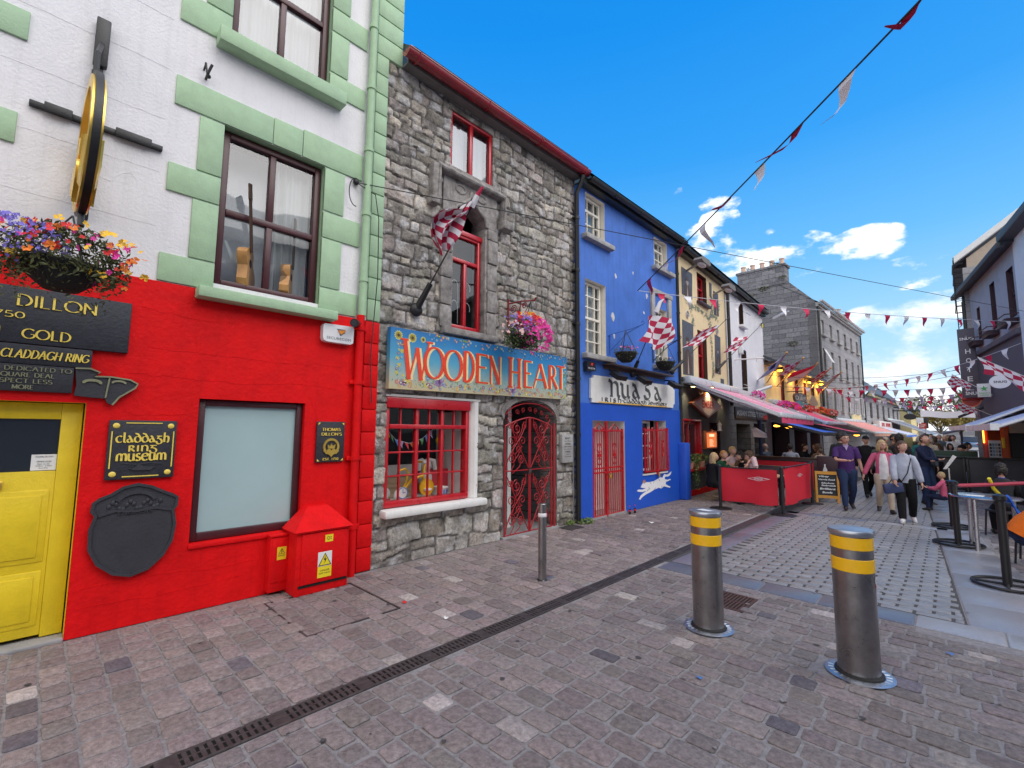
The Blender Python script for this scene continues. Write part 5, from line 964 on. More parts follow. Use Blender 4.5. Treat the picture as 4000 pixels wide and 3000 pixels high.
st_ = lambda y, z0=2.255, z1=2.675, w_=K_: seg([(y, z0), (y, z1)], w_)
st_(4.05); d_ = [(4.05, 2.675)]+[(4.08+.125*math.cos(a), 2.465+.21*math.sin(a)) for a in [math.pi/2-math.pi*i/12 for i in range(13)]]+[(4.05, 2.255)]
for i in range(len(d_)-1): seg(d_[i:i+2], .018+.034*math.sin(math.pi*i/(len(d_)-1)))
st_(4.28); seg([(4.26, 2.665), (4.47, 2.665)], k_); seg([(4.28, 2.485), (4.43, 2.485)], k_); seg([(4.26, 2.265), (4.49, 2.265)], k_); seg([(4.46, 2.665), (4.47, 2.63)], k_)
st_(4.535, w_=.024); seg([(4.52, 2.67), (4.71, 2.27)], K_); st_(4.715, 2.265, 2.68, .024)
st_(4.945, 2.245, 2.69); st_(5.14, 2.245, 2.69); seg([(4.945, 2.48), (5.14, 2.48)], k_);
for y in (4.945, 5.14): seg([(y-.05, 2.245), (y+.05, 2.245)], k_); seg([(y-.05, 2.69), (y+.05, 2.69)], k_)
st_(5.27, 2.26, 2.69); seg([(5.25, 2.68), (5.43, 2.68)], k_); seg([(5.27, 2.49), (5.39, 2.49)], k_); seg([(5.25, 2.27), (5.44, 2.27)], k_)
seg([(5.47, 2.27), (5.63, 2.67)], k_); seg([(5.63, 2.67), (5.79, 2.28)], K_); seg([(5.53, 2.41), (5.73, 2.41)], k_)
st_(5.88, 2.28, 2.68); r_ = [(5.88, 2.67)]+[(5.92+.085*math.cos(a), 2.575+.095*math.sin(a)) for a in [math.pi/2-math.pi*i/10 for i in range(11)]]+[(5.88, 2.48)]
for i in range(len(r_)-1): seg(r_[i:i+2], .016+.03*math.sin(math.pi*i/(len(r_)-1)))
seg([(5.93, 2.48), (6.07, 2.29)], K_*.9); st_(6.17, 2.30, 2.68); seg([(6.06, 2.68), (6.28, 2.68)], k_)
SG.part('letter_shading', cr, 'letter_cream', smooth=0); SG.part('lettering', rd, 'letter_red', smooth=0)
def flat_flower(mb, y, z, r_, pet, mi, mc, x, rg_):
 a0 = rg_.random()*6
 for k in range(pet):
  a = a0+2*math.pi*k/pet; c_, s2 = math.cos(a), math.sin(a); q = r_*.62/max(1, pet/5)
  mb.add([(x, y, z), (x, y+r_*.6*c_-q*s2, z+r_*.6*s2+q*c_), (x, y+r_*c_, z+r_*s2), (x, y+r_*.6*c_+q*s2, z+r_*.6*s2-q*c_)], [(0, 1, 2, 3)], mi)
 mb.add([(x+.0006, y+r_*.32*math.cos(a), z+r_*.32*math.sin(a)) for a in [math.pi*k/4 for k in range(8)]], [tuple(range(8))], mc)
mat('pt_green', (.10, .22, .06), .6, var=.3, vs=30); mat('pt_teal', (.06, .26, .30), .6, var=.3, vs=30); mat('pt_pink', (.62, .26, .24), .6, var=.3, vs=30); mat('pt_peach', (.70, .42, .20), .6, var=.2, vs=30); mat('pt_mauve', (.28, .16, .36), .6, var=.3, vs=30); mat('pt_lemon', (.72, .62, .12), .6, var=.2, vs=30); mat('pt_sky', (.18, .42, .66), .6, var=.2, vs=30)
b = MB(); rf_ = random.Random(4); xs = .1058
for (y, z, r_) in ((3.00, 2.74, .062), (3.20, 2.735, .065), (3.36, 2.735, .042)): flat_flower(b, y, z, r_, 14, 5, 6, xs, rf_)
for k in range(150):
 y = rf_.uniform(2.93, 6.30); z = 2.11+.02*(y-2.9)/3.4*2+abs(rf_.gauss(0, .055)); r_ = rf_.uniform(.012, .034); flat_flower(b, y, z, r_, rf_.choice((5, 5, 6, 8)), rf_.choice((2, 2, 3, 3, 4, 5, 7)), rf_.choice((5, 3, 8)), xs+.0001*(k % 9), rf_)
for k in range(230):
 y = rf_.uniform(2.92, 6.31); z = 2.12+abs(rf_.gauss(0, .07)); a = rf_.uniform(.3, 2.8); l = rf_.uniform(.02, .05); b.add([(xs-.0004+.00003*(k % 9), y, z), (xs-.0004, y+l*.5*math.cos(a)-l*.2, z+l*.5*math.sin(a)), (xs-.0004, y+l*math.cos(a), z+l*math.sin(a)), (xs-.0004, y+l*.5*math.cos(a)+l*.2, z+l*.5*math.sin(a)-.004)], [(0, 1, 2, 3)], 0 if k % 3 else 1)
for k in range(90):
 y = rf_.uniform(3.45, 6.30); z = 2.82+.008*(y-2.9)-abs(rf_.gauss(0, .045)); flat_flower(b, y, z, rf_.uniform(.008, .024), 6, rf_.choice((7, 7, 2, 1, 4, 0)), 5, xs+.0001*(k % 9), rf_)
for k in range(26):
 y = 2.98+abs(rf_.gauss(0, .06)); z = rf_.uniform(2.25, 2.68); flat_flower(b, y, z, rf_.uniform(.01, .03), 6, rf_.choice((7, 4, 5)), 5, xs+.0001*(k % 9), rf_);
for k in range(24):
 y = 6.26+rf_.uniform(-.05, .05); z = rf_.uniform(2.25, 2.8); flat_flower(b, y, z, rf_.uniform(.01, .025), 5, rf_.choice((7, 2, 5, 0)), 5, xs+.0001*(k % 9), rf_)
for cy in (3.62, 5.0):
 for k in range(7): a = R(15+25*k); b.add([(xs+.0012, cy, 2.15), (xs+.0012, cy+.06*math.cos(a)-.02, 2.15+.10*math.sin(a)), (xs+.0012, cy+.13*math.cos(a), 2.15+.19*math.sin(a)), (xs+.0012, cy+.06*math.cos(a)+.02, 2.15+.09*math.sin(a))], [(0, 1, 2, 3)], 4)
SG.part('painted_flowers', b, ['pt_green', 'pt_teal', 'pt_pink', 'pt_peach', 'pt_mauve', 'pt_lemon', 'wood_dark', 'pt_sky', 'white_paint'], smooth=0)
# plaque by the gate
T = Thing('wall_plaque', 'narrow grey stone plaque with black lettering between the scrolled gate and the black downpipe', 'plaque', (.05, 6.41, 1.05)); b = MB(); b.bbox(-.02, .075, 6.26, 6.56, 1.05, 1.53, .006); T.part('board', b, 'pale_stone')
b = MB(); z = 1.48
for t_, h in (('BUILT', .030), ('in the', .016), ('1500s', .030), ('RESTORED', .020), ('and refurbished', .014), ('1980s', .026), ('by', .014), ('the residents', .014)): w_ = .20 if len(t_) > 6 else .026*len(t_)+.02; put_sans(b, t_, 6.41-w_/2, 6.41+w_/2, z-h, z, .077, bold=.02); z -= h+.024
T.part('lettering', b, 'ink', smooth=0)
# iron basket hook and basket
b = MB(); b.tube([(.02, 4.98, 3.05), (.02, 4.98, 3.62)], .014, 6); b.tube([(.02, 4.98, 3.55), (.30, 4.98, 3.54), (.56, 4.98, 3.50), (.60, 4.98, 3.54)], .012, 6)
b.tube([(.02+.26*math.sin(t*1.57), 4.98, 3.2+.33*(1-math.cos(t*1.57))) for t in [i/8 for i in range(9)]], .009, 6)
for c_, r_ in (((.14, 3.44), .07), ((.36, 3.46), .05)): b.tube([(c_[0]+r_*(1-.7*i/20)*math.cos(i*.5), 4.98, c_[1]+r_*(1-.7*i/20)*math.sin(i*.5)) for i in range(21)], .007, 5)
solo('hanging_bracket', 'curled red iron bracket on the stone wall carrying the pink flower basket', 'bracket', b, 'gutter_red', (.02, 4.98, 3.05))
basket('hanging_basket', 'hanging basket bursting with pink petunias and red geraniums on the stone wall', (.50, 4.80, 2.93), .19, Vector((.50, 4.97, 3.50)),
 [('petal_pink', 190, .027, (.03, .16, -.02), (1, 1, 1.25)), ('petal_red', 44, .030, (0, .04, .17), (.8, .9, .6)), ('petal_violet', 100, .015, (0, -.13, .10), (1, .8, .7)), ('petal_pale', 26, .022, (.02, -.34, -.03), (1, .5, .7)), ('petal_yellow', 14, .026, (0, .10, .22), (.7, .7, .4)), ('petal_orange', 8, .028, (0, .14, .18), (.8, .8, .4))], 1500, .024, trail=16, lf='leaf', seed=12, spread=(1.3, 1.65, 1.1), up=.06)
# flag on a pole
def flag_pole(name, lbl, base, tip, group=None, r=.010, socket=True, frame=FA, pm='black_iron', sock_len=.42, finial=None):
 T = Thing(name, lbl, 'flag', base, group=group, frame=frame); A = Vector(base); B = Vector(tip); d = (B-A).normalized(); b = MB(); b.tube([A, B], [r, r*.8], 8)
 if finial: b.ell(B, r*2, 8, 6)
 T.part('pole', b, pm)
 if socket: b = MB(); b.tube([A, A+d*sock_len], [.045, .034], 12); b.ell(A, (.05, .09, .09), 10, 8); T.part('socket', b, 'black_iron')
 return T, A, B, d
def flag_cloth(T, fn, nu, nv, mats, chk, name='flag_cloth', sub=2):
 b = MB(); b.grid(fn, nu*sub, nv*sub, lambda i, j: chk(i//sub, j//sub)); return T.part(name, b, mats, smooth=80)
MW = ['maroon_cloth', 'white_cloth']; chk2 = lambda i, j: (i+j) % 2
T, A, B, d = flag_pole('flag', 'furled maroon and white chequered flag on the stone shop', (.05, 3.28, 3.12), (.95, 3.58, 4.55), group='chequered flags along the street', sock_len=.38)
def f1(u, v):
 p = A.lerp(B, .46+.40*v); w_ = .10+.30*math.sin(min(1, v*1.15)*3.0)**.8; a = u*5.6; k = 1+.35*math.sin(u*17+v*5)
 side = Vector((-.15, -.95, .35)).normalized(); nrm = Vector((.9, -.1, -.2)); return p+side*(w_*(u**.8)*1.0)+nrm*(.075*math.sin(a*2.3+v*4)*k)+Vector((0, 0, -.16*u*v+.05*math.sin(9*u)))
flag_cloth(T, f1, 6, 9, MW, chk2, sub=3); b = MB(); b.tube([A.lerp(B, .84), A.lerp(B, .93)+Vector((0, -.01, 0)), B], [.035, .03, .014], 8)
b.m = [(0 if (i//8) % 2 else 1) for i in range(len(b.m))]; T.part('furled_tip', b, MW)
# cable slung along the facades and out over the street
def sag(a, b, s, n=16): a, b = Vector(a), Vector(b); return [a.lerp(b, i/n)+Vector((0, 0, -4*s*(i/n)*(1-i/n))) for i in range(n+1)]
def wire(lbl, pts, r=.006, m_='cord', grp='overhead wires'): b = MB(); b.tube(pts, r, 5); return solo('overhead_wire', lbl, 'wire', b, m_, tuple(pts[0]), group=grp)
hp = lambda s_, x, z: FH.w((x, s_, z))
wire('black cable running from the green downpipe past the stone shop and out over the street', sag((.06, 2.42, 4.47), hp(9.75, 0, 5.13), .0, 24), .006)
b = MB(); b.tube([(.05, 2.4+.08*math.cos(a), 4.35+.17*math.sin(a)) for a in [1.2+i*.28 for i in range(14)]], .006, 5); b.tube([(.06, 2.42, 4.46), (.11, 2.62, 4.38), (.10, 2.68, 4.1), (.09, 2.70, 3.4), (.06, 2.66, 2.4), (.06, 2.70, 1.9)], .006, 5); b.ell((.03, 2.41, 4.49), (.03, .04, .04), 8, 6); solo('loose_cable', 'loose black cable coiled beside the green downpipe and hanging down the corner blocks', 'cable', b, 'cord', (.05, 2.4, 4.3))
# ------------------------------------------------------------------ blue house
BX = .07
H3 = Thing('blue_house', 'blue painted three storey house with cream windows and red iron bars below', 'house', (0, 8.8, 0))
bw_ = [(6.99, 7.66, 5.30, 6.16), (9.74, 10.42, 5.42, 6.14), (6.97, 7.66, 3.02, 4.45), (9.68, 10.32, 3.10, 4.45)]
w = MB(); wall(w, 6.74, 10.96, 2.10, 6.21, [(*q, .20, 1) for q in bw_], x=BX); H3.part('upper_wall', w, ['blue_paint', 'cream_paint'])
w = MB(); wall(w, 6.74, 10.96, 0, 2.098, [(7.15, 8.28, 0, 1.79, .45, 1), (9.0, 10.1, .70, 1.835, .30, 1)], x=BX+.012); w.bbox(-.1, .27, 10.72, 10.97, 0, 1.33, .03); H3.part('lower_wall', w, ['blue_gloss', 'white_paint'])
w = MB(); w.box(-5, -.62, 6.74, 10.96, 0, 6.19); w.box(-.62, -.46, 6.74, 7.14, 0, 6.19); H3.part('core', w, 'dark_room')
for (a, b_, c, d_) in bw_:
 full = d_-c > 1.2
 zs = [c+.055+(d_-c-.11)*k/(6 if full else 3) for k in (range(1, 6) if full else (1, 2))]
 wn = window(H3, a+.02, b_-.02, c+.01, d_-.01, BX-.13, 'cream_paint', ysp=[a+(b_-a)*k/3 for k in (1, 2)], zsp=zs, fw=.05, bw=.022, pane='mirror_glass' if not full else 'window_glass', heavy=((c+(d_-c)*(.5 if full else .66)),))
 c_ = MB(); c_.grid(lambda u, v: (BX-.22+.012*math.sin(u*40), a+.03+u*(b_-a-.06), c+.03+v*(d_-c-.06)), 24, 2); H3.part('blind', c_, 'curtain', of=wn, smooth=80)
 s = MB(); s.bbox(-.05, BX+.12, a-.12, b_+.20, c-.10, c-.002, .014); H3.part('sill', s, 'pale_stone')
b = MB(); b.bbox(BX-.02, BX+.05, 9.50, 9.66, 4.0, 4.75, .01); b.bbox(BX-.02, BX+.05, 10.34, 10.50, 4.0, 4.75, .01); b.bbox(BX-.02, BX+.06, 9.46, 10.55, 4.75, 4.86, .012); H3.part('window_surround', b, 'pale_stone')
b = MB(); b.box(-.1, BX+.16, 6.74, 10.98, 6.20, 6.23); b.box(BX+.13, BX+.16, 6.74, 10.98, 6.23, 6.30); H3.part('soffit', b, 'dark_gutter')
gutter(H3, [(BX+.225, 6.86, 6.29), (BX+.225, 11.0, 6.30)], .062, 'dark_gutter', (.0, .2, .45, .7, .95))
b = MB(); b.add([(.36, 6.8, 6.33), (.36, 11.0, 6.34), (-2.6, 11.0, 8.6), (-2.6, 6.8, 8.5)], [(0, 1, 2, 3)]); b.add([(.34, 6.8, 6.28), (.34, 11.0, 6.29), (-2.6, 11.0, 8.5), (-2.6, 6.9, 8.5)], [(3, 2, 1, 0)]); H3.part('roof', b, 'roof_slate')
for y, z1, n_ in ((6.70, 6.25, 0), (10.91, 6.20, 1)):
 b = MB(); b.tube([(.23, y, z1+.05), (.20, y, z1-.05), (.085, y, z1-.25), (.085, y, .02 if n_ == 0 else 1.33)], .042, 12)
 for k in range(5): z = 1.5+k*1.0; b.tube([(.085, y, z), (.085, y, z+.05)], .052, 12); b.box(-.02, .09, y-.06, y+.06, z+.01, z+.04)
 H3.part('downpipe', b, 'black_iron')
# peeling patches
b = MB()
for (y, z, r_) in ((7.92, 3.86, .07), (8.05, 4.75, .045), (9.35, 4.62, .05), (7.95, 3.50, .05), (8.75, 5.0, .03), (9.1, 3.6, .03), (9.2, 4.2, .04), (8.35, 3.2, .03)):
 rg = random.Random(int(y*100)); P = [(y+r_*rg.uniform(.5, 1.2)*math.cos(a), z+r_*rg.uniform(.6, 1.7)*math.sin(a)) for a in [2*math.pi*k/9 for k in range(9)]]; b.prism(P, BX-.001, BX+.004)
H3.part('bare_plaster', b, 'lead_white', smooth=0)
# door gate and window grille
def bars(mb, x, y0, y1, z0, z1, n, r=.011):
 for i in range(n): y = y0+(y1-y0)*i/(n-1); mb.tube([(x, y, z0), (x, y, z1)], r, 6)
def curl(mb, x, y, z, r, sg, up=1, r2=.009): mb.tube([(x, y+sg*(r-r*(1-.75*t)*math.cos(t*9)), z+up*r*(1-.75*t)*math.sin(t*9)) for t in [i/16 for i in range(17)]], r2, 5)
for (ya, yb, n_) in ((7.17, 7.60, 7), (7.62, 8.20, 9)):
 b = MB(); x = .07; bars(b, x, ya, yb, .02, 1.60, n_);
 for z in (.03, .82, .90, 1.60): b.box(x-.014, x+.014, ya-.01, yb+.01, z-.014, z+.014)
 for y in (ya, yb): b.box(x-.018, x+.018, y-.018, y+.018, .0, 1.64)
 yc = (ya+yb)/2
 for sg in (-1, 1): curl(b, x, yc-.16*sg, 1.62, .06, sg); b.tube([(x, yc+sg*.2, 1.61), (x, yc, 1.74)], .009, 5); b.tube([(x, yc+sg*.02, 1.18), (x, yc+sg*.07, 1.26), (x, yc+sg*.03, 1.36)], .009, 5); b.tube([(x, yc+sg*.02, 1.10), (x, yc+sg*.07, 1.03), (x, yc+sg*.03, .96)], .009, 5)
 b.box(x-.012, x+.02, yc-.05, yc+.05, 1.11, 1.17); H3.part('gate_leaf', b, 'red_gloss', label='red barred iron gate leaf')
b = MB(); b.box(.055, .095, 7.59, 7.63, .0, 1.78); b.box(.09, .12, 7.48, 7.95, .80, .83); H3.part('gate_post', b, 'red_gloss'); b = MB(); b.bbox(.10, .135, 7.66, 7.72, .70, .77, .008); b.tube([(.117, 7.67, .77), (.117, 7.67, .81), (.117, 7.71, .81), (.117, 7.71, .77)], .006, 6); solo('padlock', 'brass padlock hanging on the crossbar of the barred red door gate', 'padlock', b, 'gold', (.117, 7.69, .7))
b = MB(); b.box(-.40, -.36, 7.15, 8.28, .03, 1.79);
for y in (7.3, 7.75): b.bbox(-.36, -.33, y, y+.34, .15, 1.6, .01)
H3.part('door', b, 'white_paint'); b = MB(); b.box(-.45, .09, 7.12, 8.31, -.01, .03); H3.part('doorstep', b, 'concrete')
wn = window(H3, 9.04, 9.75, .72, 1.82, -.16, 'white_paint', ysp=(9.40,), zsp=(1.0, 1.27, 1.54), fw=.05, bw=.025); b = MB(); b.box(-.2, BX+.03, 8.98, 10.12, .665, .70); H3.part('sill', b, 'white_paint')
b = MB(); x = .115; bars(b, x, 9.06, 10.08, .76, 1.62, 15);
for z in (.74, 1.62): b.box(x-.013, x+.013, 9.02, 10.12, z-.013, z+.013)
for y in (9.04, 10.10): b.box(x-.016, x+.016, y-.016, y+.016, .72, 1.67); b.box(.06, x, y-.012, y+.012, 1.63, 1.66)
b.box(x-.018, x+.018, 9.56, 9.61, .66, 1.80)
for q in (9.30, 9.86):
 for sg in (-1, 1): curl(b, x, q-.14*sg, 1.635, .05, sg); b.tube([(x, q+sg*.005, 1.02), (x, q+sg*.06, 1.12), (x, q+sg*.005, 1.24), (x, q+sg*.06, 1.34), (x, q+sg*.01, 1.42)], .009, 5)
 b.box(x-.012, x+.012, q-.05, q+.05, 1.2, 1.25)
H3.part('window_grille', b, 'red_gloss'); b = MB(); b.bbox(.125, .155, 9.60, 9.66, .60, .66, .008); b.tube([(.14, 9.61, .66), (.14, 9.61, .70), (.14, 9.65, .70), (.14, 9.65, .66)], .005, 6); solo('padlock', 'small brass padlock under the barred red window grille', 'padlock', b, 'gold', (.14, 9.63, .6))
# mural of a leaping white animal
b = MB(); X0 = BX+.0135
mp = lambda P: [(8.72+1.64*p[0], .16+.50*p[1]) for p in P]
b.prism(mp([(.12,.62),(.16,.70),(.20,.68),(.24,.72),(.34,.70),(.46,.72),(.58,.80),(.64,.84),(.70,.80),(.72,.88),(.76,.96),(.82,.92),(.88,.93),(.98,1.04),(.96,.93),(.92,.86),(.86,.82),(.80,.84),(.76,.78),(.78,.72),(.86,.68),(.94,.70),(.95,.66),(.86,.62),(.80,.60),(.79,.50),(.86,.42),(.93,.36),(.92,.30),(.83,.36),(.74,.42),(.66,.34),(.58,.40),(.44,.34),(.36,.28),(.24,.22),(.14,.14),(.08,.04),(.05,.08),(.10,.22),(.18,.30),(.26,.36),(.14,.34),(.04,.38),(.00,.42),(.04,.47),(.14,.44),(.24,.48),(.16,.50),(.10,.54)]), X0, X0+.002); H3.part('mural', b, 'reflect_white', smooth=0)
b = MB()
for P in ([(.26,.36),(.34,.44),(.30,.50)], [(.44,.34),(.50,.42)], [(.66,.34),(.68,.46)], [(.34,.70),(.38,.60)], [(.46,.72),(.44,.62)], [(.58,.80),(.62,.68)]): b.rib(mp(P), .012, x=X0+.002, th=.001)
H3.part('mural_shading', b, 'mural_grey', smooth=0); b = MB(); b.prism(mp([(.15,.70),(.17,.84),(.19,.76),(.21,.86),(.22,.72)]), X0+.002, X0+.003); H3.part('mural_crown', b, 'wood_frame', smooth=0)
# nuada sign
T = Thing('signboard', 'white signboard with celtic lettering and notched corners on the blue house', 'sign', (.09, 8.8, 2.12)); P = [(7.10, 2.12), (10.44, 2.15), (10.45, 2.22), (10.52, 2.24), (10.54, 2.58), (10.46, 2.60), (10.46, 2.67), (7.16, 2.63), (7.15, 2.58), (7.07, 2.57), (7.06, 2.20), (7.10, 2.19)]; b = MB(); b.prism(P, BX+.005, BX+.045); T.part('board', b, 'white_paint')
b = MB(); X1 = BX+.046; kw = dict(nib=R(35), e=.012, x=X1, th=.002); W_ = .078; k = 0
def pen(P, w=W_):
 global k; kw['x'] = X1+.0005*(k % 5); k += 1; b.rib(P, w, **kw)
pen([(7.66, 2.58), (7.76, 2.54), (7.76, 2.28)]); pen([(7.70, 2.27), (7.80, 2.27)], .03); pen([(7.76, 2.46)]+arc(7.88, 2.47, .10, 150, 0, 8, .08)+[(7.99, 2.30), (8.06, 2.26)]); pen([(7.66, 2.58), (7.70, 2.60)], .05)
pen([(8.08, 2.54), (8.16, 2.52), (8.16, 2.36)]+arc(8.26, 2.36, .10, 180, 330, 8, .09)); pen([(8.37, 2.54), (8.37, 2.31), (8.44, 2.26)])
pen([(8.56, 2.56), (8.66, 2.54), (8.78, 2.34), (8.84, 2.27)]); pen(arc(8.67, 2.36, .085, 60, 330, 14, .075))
pen([(9.03, 2.60), (9.16, 2.62), (9.28, 2.60)], .05); pen([(9.24, 2.60), (9.10, 2.56), (9.12, 2.50), (9.26, 2.46)]+arc(9.18, 2.37, .12, 40, -180, 14, .085))
pen([(9.52, 2.56), (9.62, 2.54), (9.74, 2.34), (9.83, 2.28)]); pen(arc(9.63, 2.37, .085, 60, 330, 14, .075)); T.part('lettering', b, 'charcoal_render', smooth=0)
b = MB(); put_pen(b, 'irish', 7.40, 8.12, 2.155, 2.265, X1, .18, UNC, e=.05, nib=R(35), sp=.22); put_pen(b, 'claddagh', 8.20, 9.14, 2.165, 2.265, X1, .17, UNC, e=.05, nib=R(35), sp=.10); put_pen(b, 'jewellery', 9.22, 10.10, 2.175, 2.27, X1, .17, UNC, e=.05, nib=R(35), sp=.08); b.ell((X1, 8.16, 2.205), (.003, .014, .012), 8, 5); T.part('small_lettering', b, 'ink', smooth=0); b = MB(); b.rib([(7.30, 2.135), (8.5, 2.142), (10.11, 2.158)], .018, x=X1-.001, th=.002); T.part('gilt_line', b, 'reflect_yellow', smooth=0)
b = MB(); b.bbox(BX, BX+.22, 7.5, 10.16, 2.85, 2.875, .004); b.box(BX, BX+.03, 7.55, 10.1, 2.79, 2.85); solo('timber_ledge', 'weathered narrow timber ledge on the blue wall above the celtic signboard', 'ledge', b, 'wood_dark', (BX, 8.8, 2.8))
for i, (y, x) in enumerate(((7.66, .34), (8.66, .34), (10.02, .36))):
 T = Thing('floodlight', ('black floodlight over the first letters of the celtic signboard', 'black floodlight over the middle of the celtic signboard', 'black floodlight by the drainpipe at the end of the celtic signboard')[i], 'lamp', (x, y, 2.62), group='floodlights over the white signboard')
 b = MB(); b.add([tuple(Vector((x, y, 2.64))+Vector((a*.10*math.cos(.6)+c_*.045*math.sin(.6), q*.17, -a*.10*math.sin(.6)+c_*.045*math.cos(.6)))) for c_ in (-1, 1) for q in (-1, 1) for a in (-1, 1)], [(0, 1, 3, 2), (4, 6, 7, 5), (0, 4, 5, 1), (2, 3, 7, 6), (0, 2, 6, 4), (1, 5, 7, 3)]); T.part('lamp_head', b, 'black_plastic')
 b = MB(); b.tube([(BX, y+.12, 2.78), (.18, y+.10, 2.76), (x-.02, y+.03, 2.72), (x, y, 2.66)], .016, 6); T.part('arm', b, 'black_iron')
T = Thing('alarm_box', 'black alarm box with a red dot under the first floor window of the blue house', 'alarm box', (.10, 7.0, 2.70)); b = MB(); b.prism([(6.89, 2.68), (7.14, 2.69), (7.17, 2.73), (7.15, 2.86), (6.93, 2.87), (6.88, 2.84)], BX, BX+.09); T.part('case', b, 'black_plastic'); b = MB(); b.lathe([(0, .003), (.028, 0)], (BX+.091, 7.04, 2.81), 14, axis='x'); T.part('emblem', b, 'petal_red'); b = MB(); put_sans(b, 'PRO SECURE', 6.92, 7.13, 2.72, 2.75, BX+.092); T.part('print', b, 'reflect_white', smooth=0)
for i, (y, gx) in enumerate(((7.78, .78), (9.55, .70))):
 T = Thing('hanging_bracket', ('thin blue wrought iron bracket holding a basket beside the tall cream window', 'thin wrought iron bracket holding a basket close to the black drainpipe')[i], 'bracket', (BX, y, 3.2), group='basket brackets on the blue house'); b = MB(); z = 3.17
 b.tube([(BX+.02, y, z-.05), (BX+.02, y, z+.33)], .012, 6); b.tube([(BX, y-.06, z+.30), (BX+.03, y+.06, z+.30)], .010, 5); b.tube([(BX+.02, y, z), (BX+.40, y, z+.30), (BX+gx-.05, y, z+.42)], .009, 6); b.tube([(BX+.02, y, z+.32), (BX+.5, y, z+.37), (BX+gx-.05, y, z+.42)], .008, 6); b.tube([(BX+gx-.05+.03*math.sin(t), y, z+.42+.03-.03*math.cos(t)) for t in [i_*.6 for i_ in range(9)]], .007, 5); T.part('iron_arm', b, 'blue_paint' if i == 0 else 'black_iron')
basket('hanging_basket', 'dark hanging basket of sparse pink and white plants in front of the tall cream window', (.62, 7.46, 3.01), .20, Vector((.62, 7.46, 3.45)), [('petal_pink', 10, .016, (0, 0, 0), (1, 1, .8)), ('petal_pale', 6, .014, (0, 0, 0), (1, 1, .8))], 330, .022, trail=2, lf='leaf_olive', seed=21, spread=(1.15, 1.25, .45), up=.06, group='dark baskets on the blue house')
basket('hanging_basket', 'dark hanging basket of thin greenery in front of the black drainpipe', (.60, 9.07, 3.02), .20, Vector((.60, 9.1, 3.5)), [('petal_pale', 5, .014, (0, 0, 0), (1, 1, .7))], 260, .022, trail=0, lf='leaf_olive', seed=22, spread=(1.15, 1.25, .35), up=.05, group='dark baskets on the blue house')
T, A, B, d = flag_pole('flag', 'maroon and white chequered flag hanging open on the blue house', (.10, 8.62, 2.80), (.95, 8.34, 4.15), group='chequered flags along the street', sock_len=.30)
def f2(u, v):
 p = Vector((.80, 7.60, 3.28)).lerp(Vector((.84, 7.92, 3.80)), v); q = Vector((.82, 8.78, 3.36)).lerp(Vector((.84, 8.96, 3.90)), v)
 r_ = p.lerp(q, u); return r_+Vector((.10*math.sin(u*7+v*3), .03*math.sin(v*6), -.13*math.sin(math.pi*u)*(1-v*.4)+.07*math.sin(u*3.1)*v-.03*math.cos(u*9)))
flag_cloth(T, f2, 6, 6, MW, chk2, sub=3); b = MB(); b.tube([(.83, 8.26, 3.9), (.9, 8.30, 4.1), (.95, 8.34, 4.16)], [.05, .035, .01], 8); T.part('gathered_top', b, 'white_cloth')
def bottle(lbl, x, y): T = Thing('cola_bottle', lbl, 'bottle', (x, y, 0), group='cola bottles on the pavement', local=True); b = MB(); b.lathe([(0, .003), (.022, .004), (.024, .02), (.021, .05), (.024, .08), (.020, .10)], n=14); T.part('cola', b, 'bottle_cola'); b = MB(); b.lathe([(.0205, .10), (.010, .135), (.010, .15)], n=14); T.part('bottle_neck', b, 'clear_glass'); b = MB(); b.lathe([(.0245, .052), (.0250, .053), (.0250, .078), (.0245, .079)], n=14); T.part('wrapper', b, 'petal_red'); b = MB(); b.lathe([(.012, .148), (.012, .162), (0, .162)], n=12); T.part('cap', b, 'petal_red')
bottle('half empty cola bottle beside the foot of the barred door gate', .26, 8.12); bottle('cola bottle standing a little further along the blue wall than its twin', .27, 8.30)
def tuft(lbl, x, y, r_, n, sd):
 b = MB(); leaf_cloud(b, (x, y, .03), (r_*.6, r_, .05), n, .035, seed=sd); solo('weed_tuft', lbl, 'weed', b, 'leaf_light', (x, y, 0), group='weeds at the foot of the wall', smooth=0)
tuft('bright green weeds at the foot of the black downpipe by the blue house', .16, 6.80, .20, 160, 5); tuft('small green weed by the end of the stone wall', .10, 6.45, .10, 60, 6)
b = MB(); b.tube([(.05, 6.60, .02), (.05, 6.60, 1.55), (.03, 6.56, 1.62)], .011, 6); solo('conduit', 'thin grey conduit pipe up the end of the stone wall', 'pipe', b, 'metal_grey', (.05, 6.6, 0))
b = MB(); b.box(.10, .36, 6.12, 6.48, .0035, .012)
for k in range(6): b.box(.13+.035*k, .145+.035*k, 6.15, 6.45, .012, .016)
solo('drain_cover', 'small black drain cover on the pavement by the scrolled gate', 'drain cover', b, 'cast_iron', (.23, 6.3, 0))
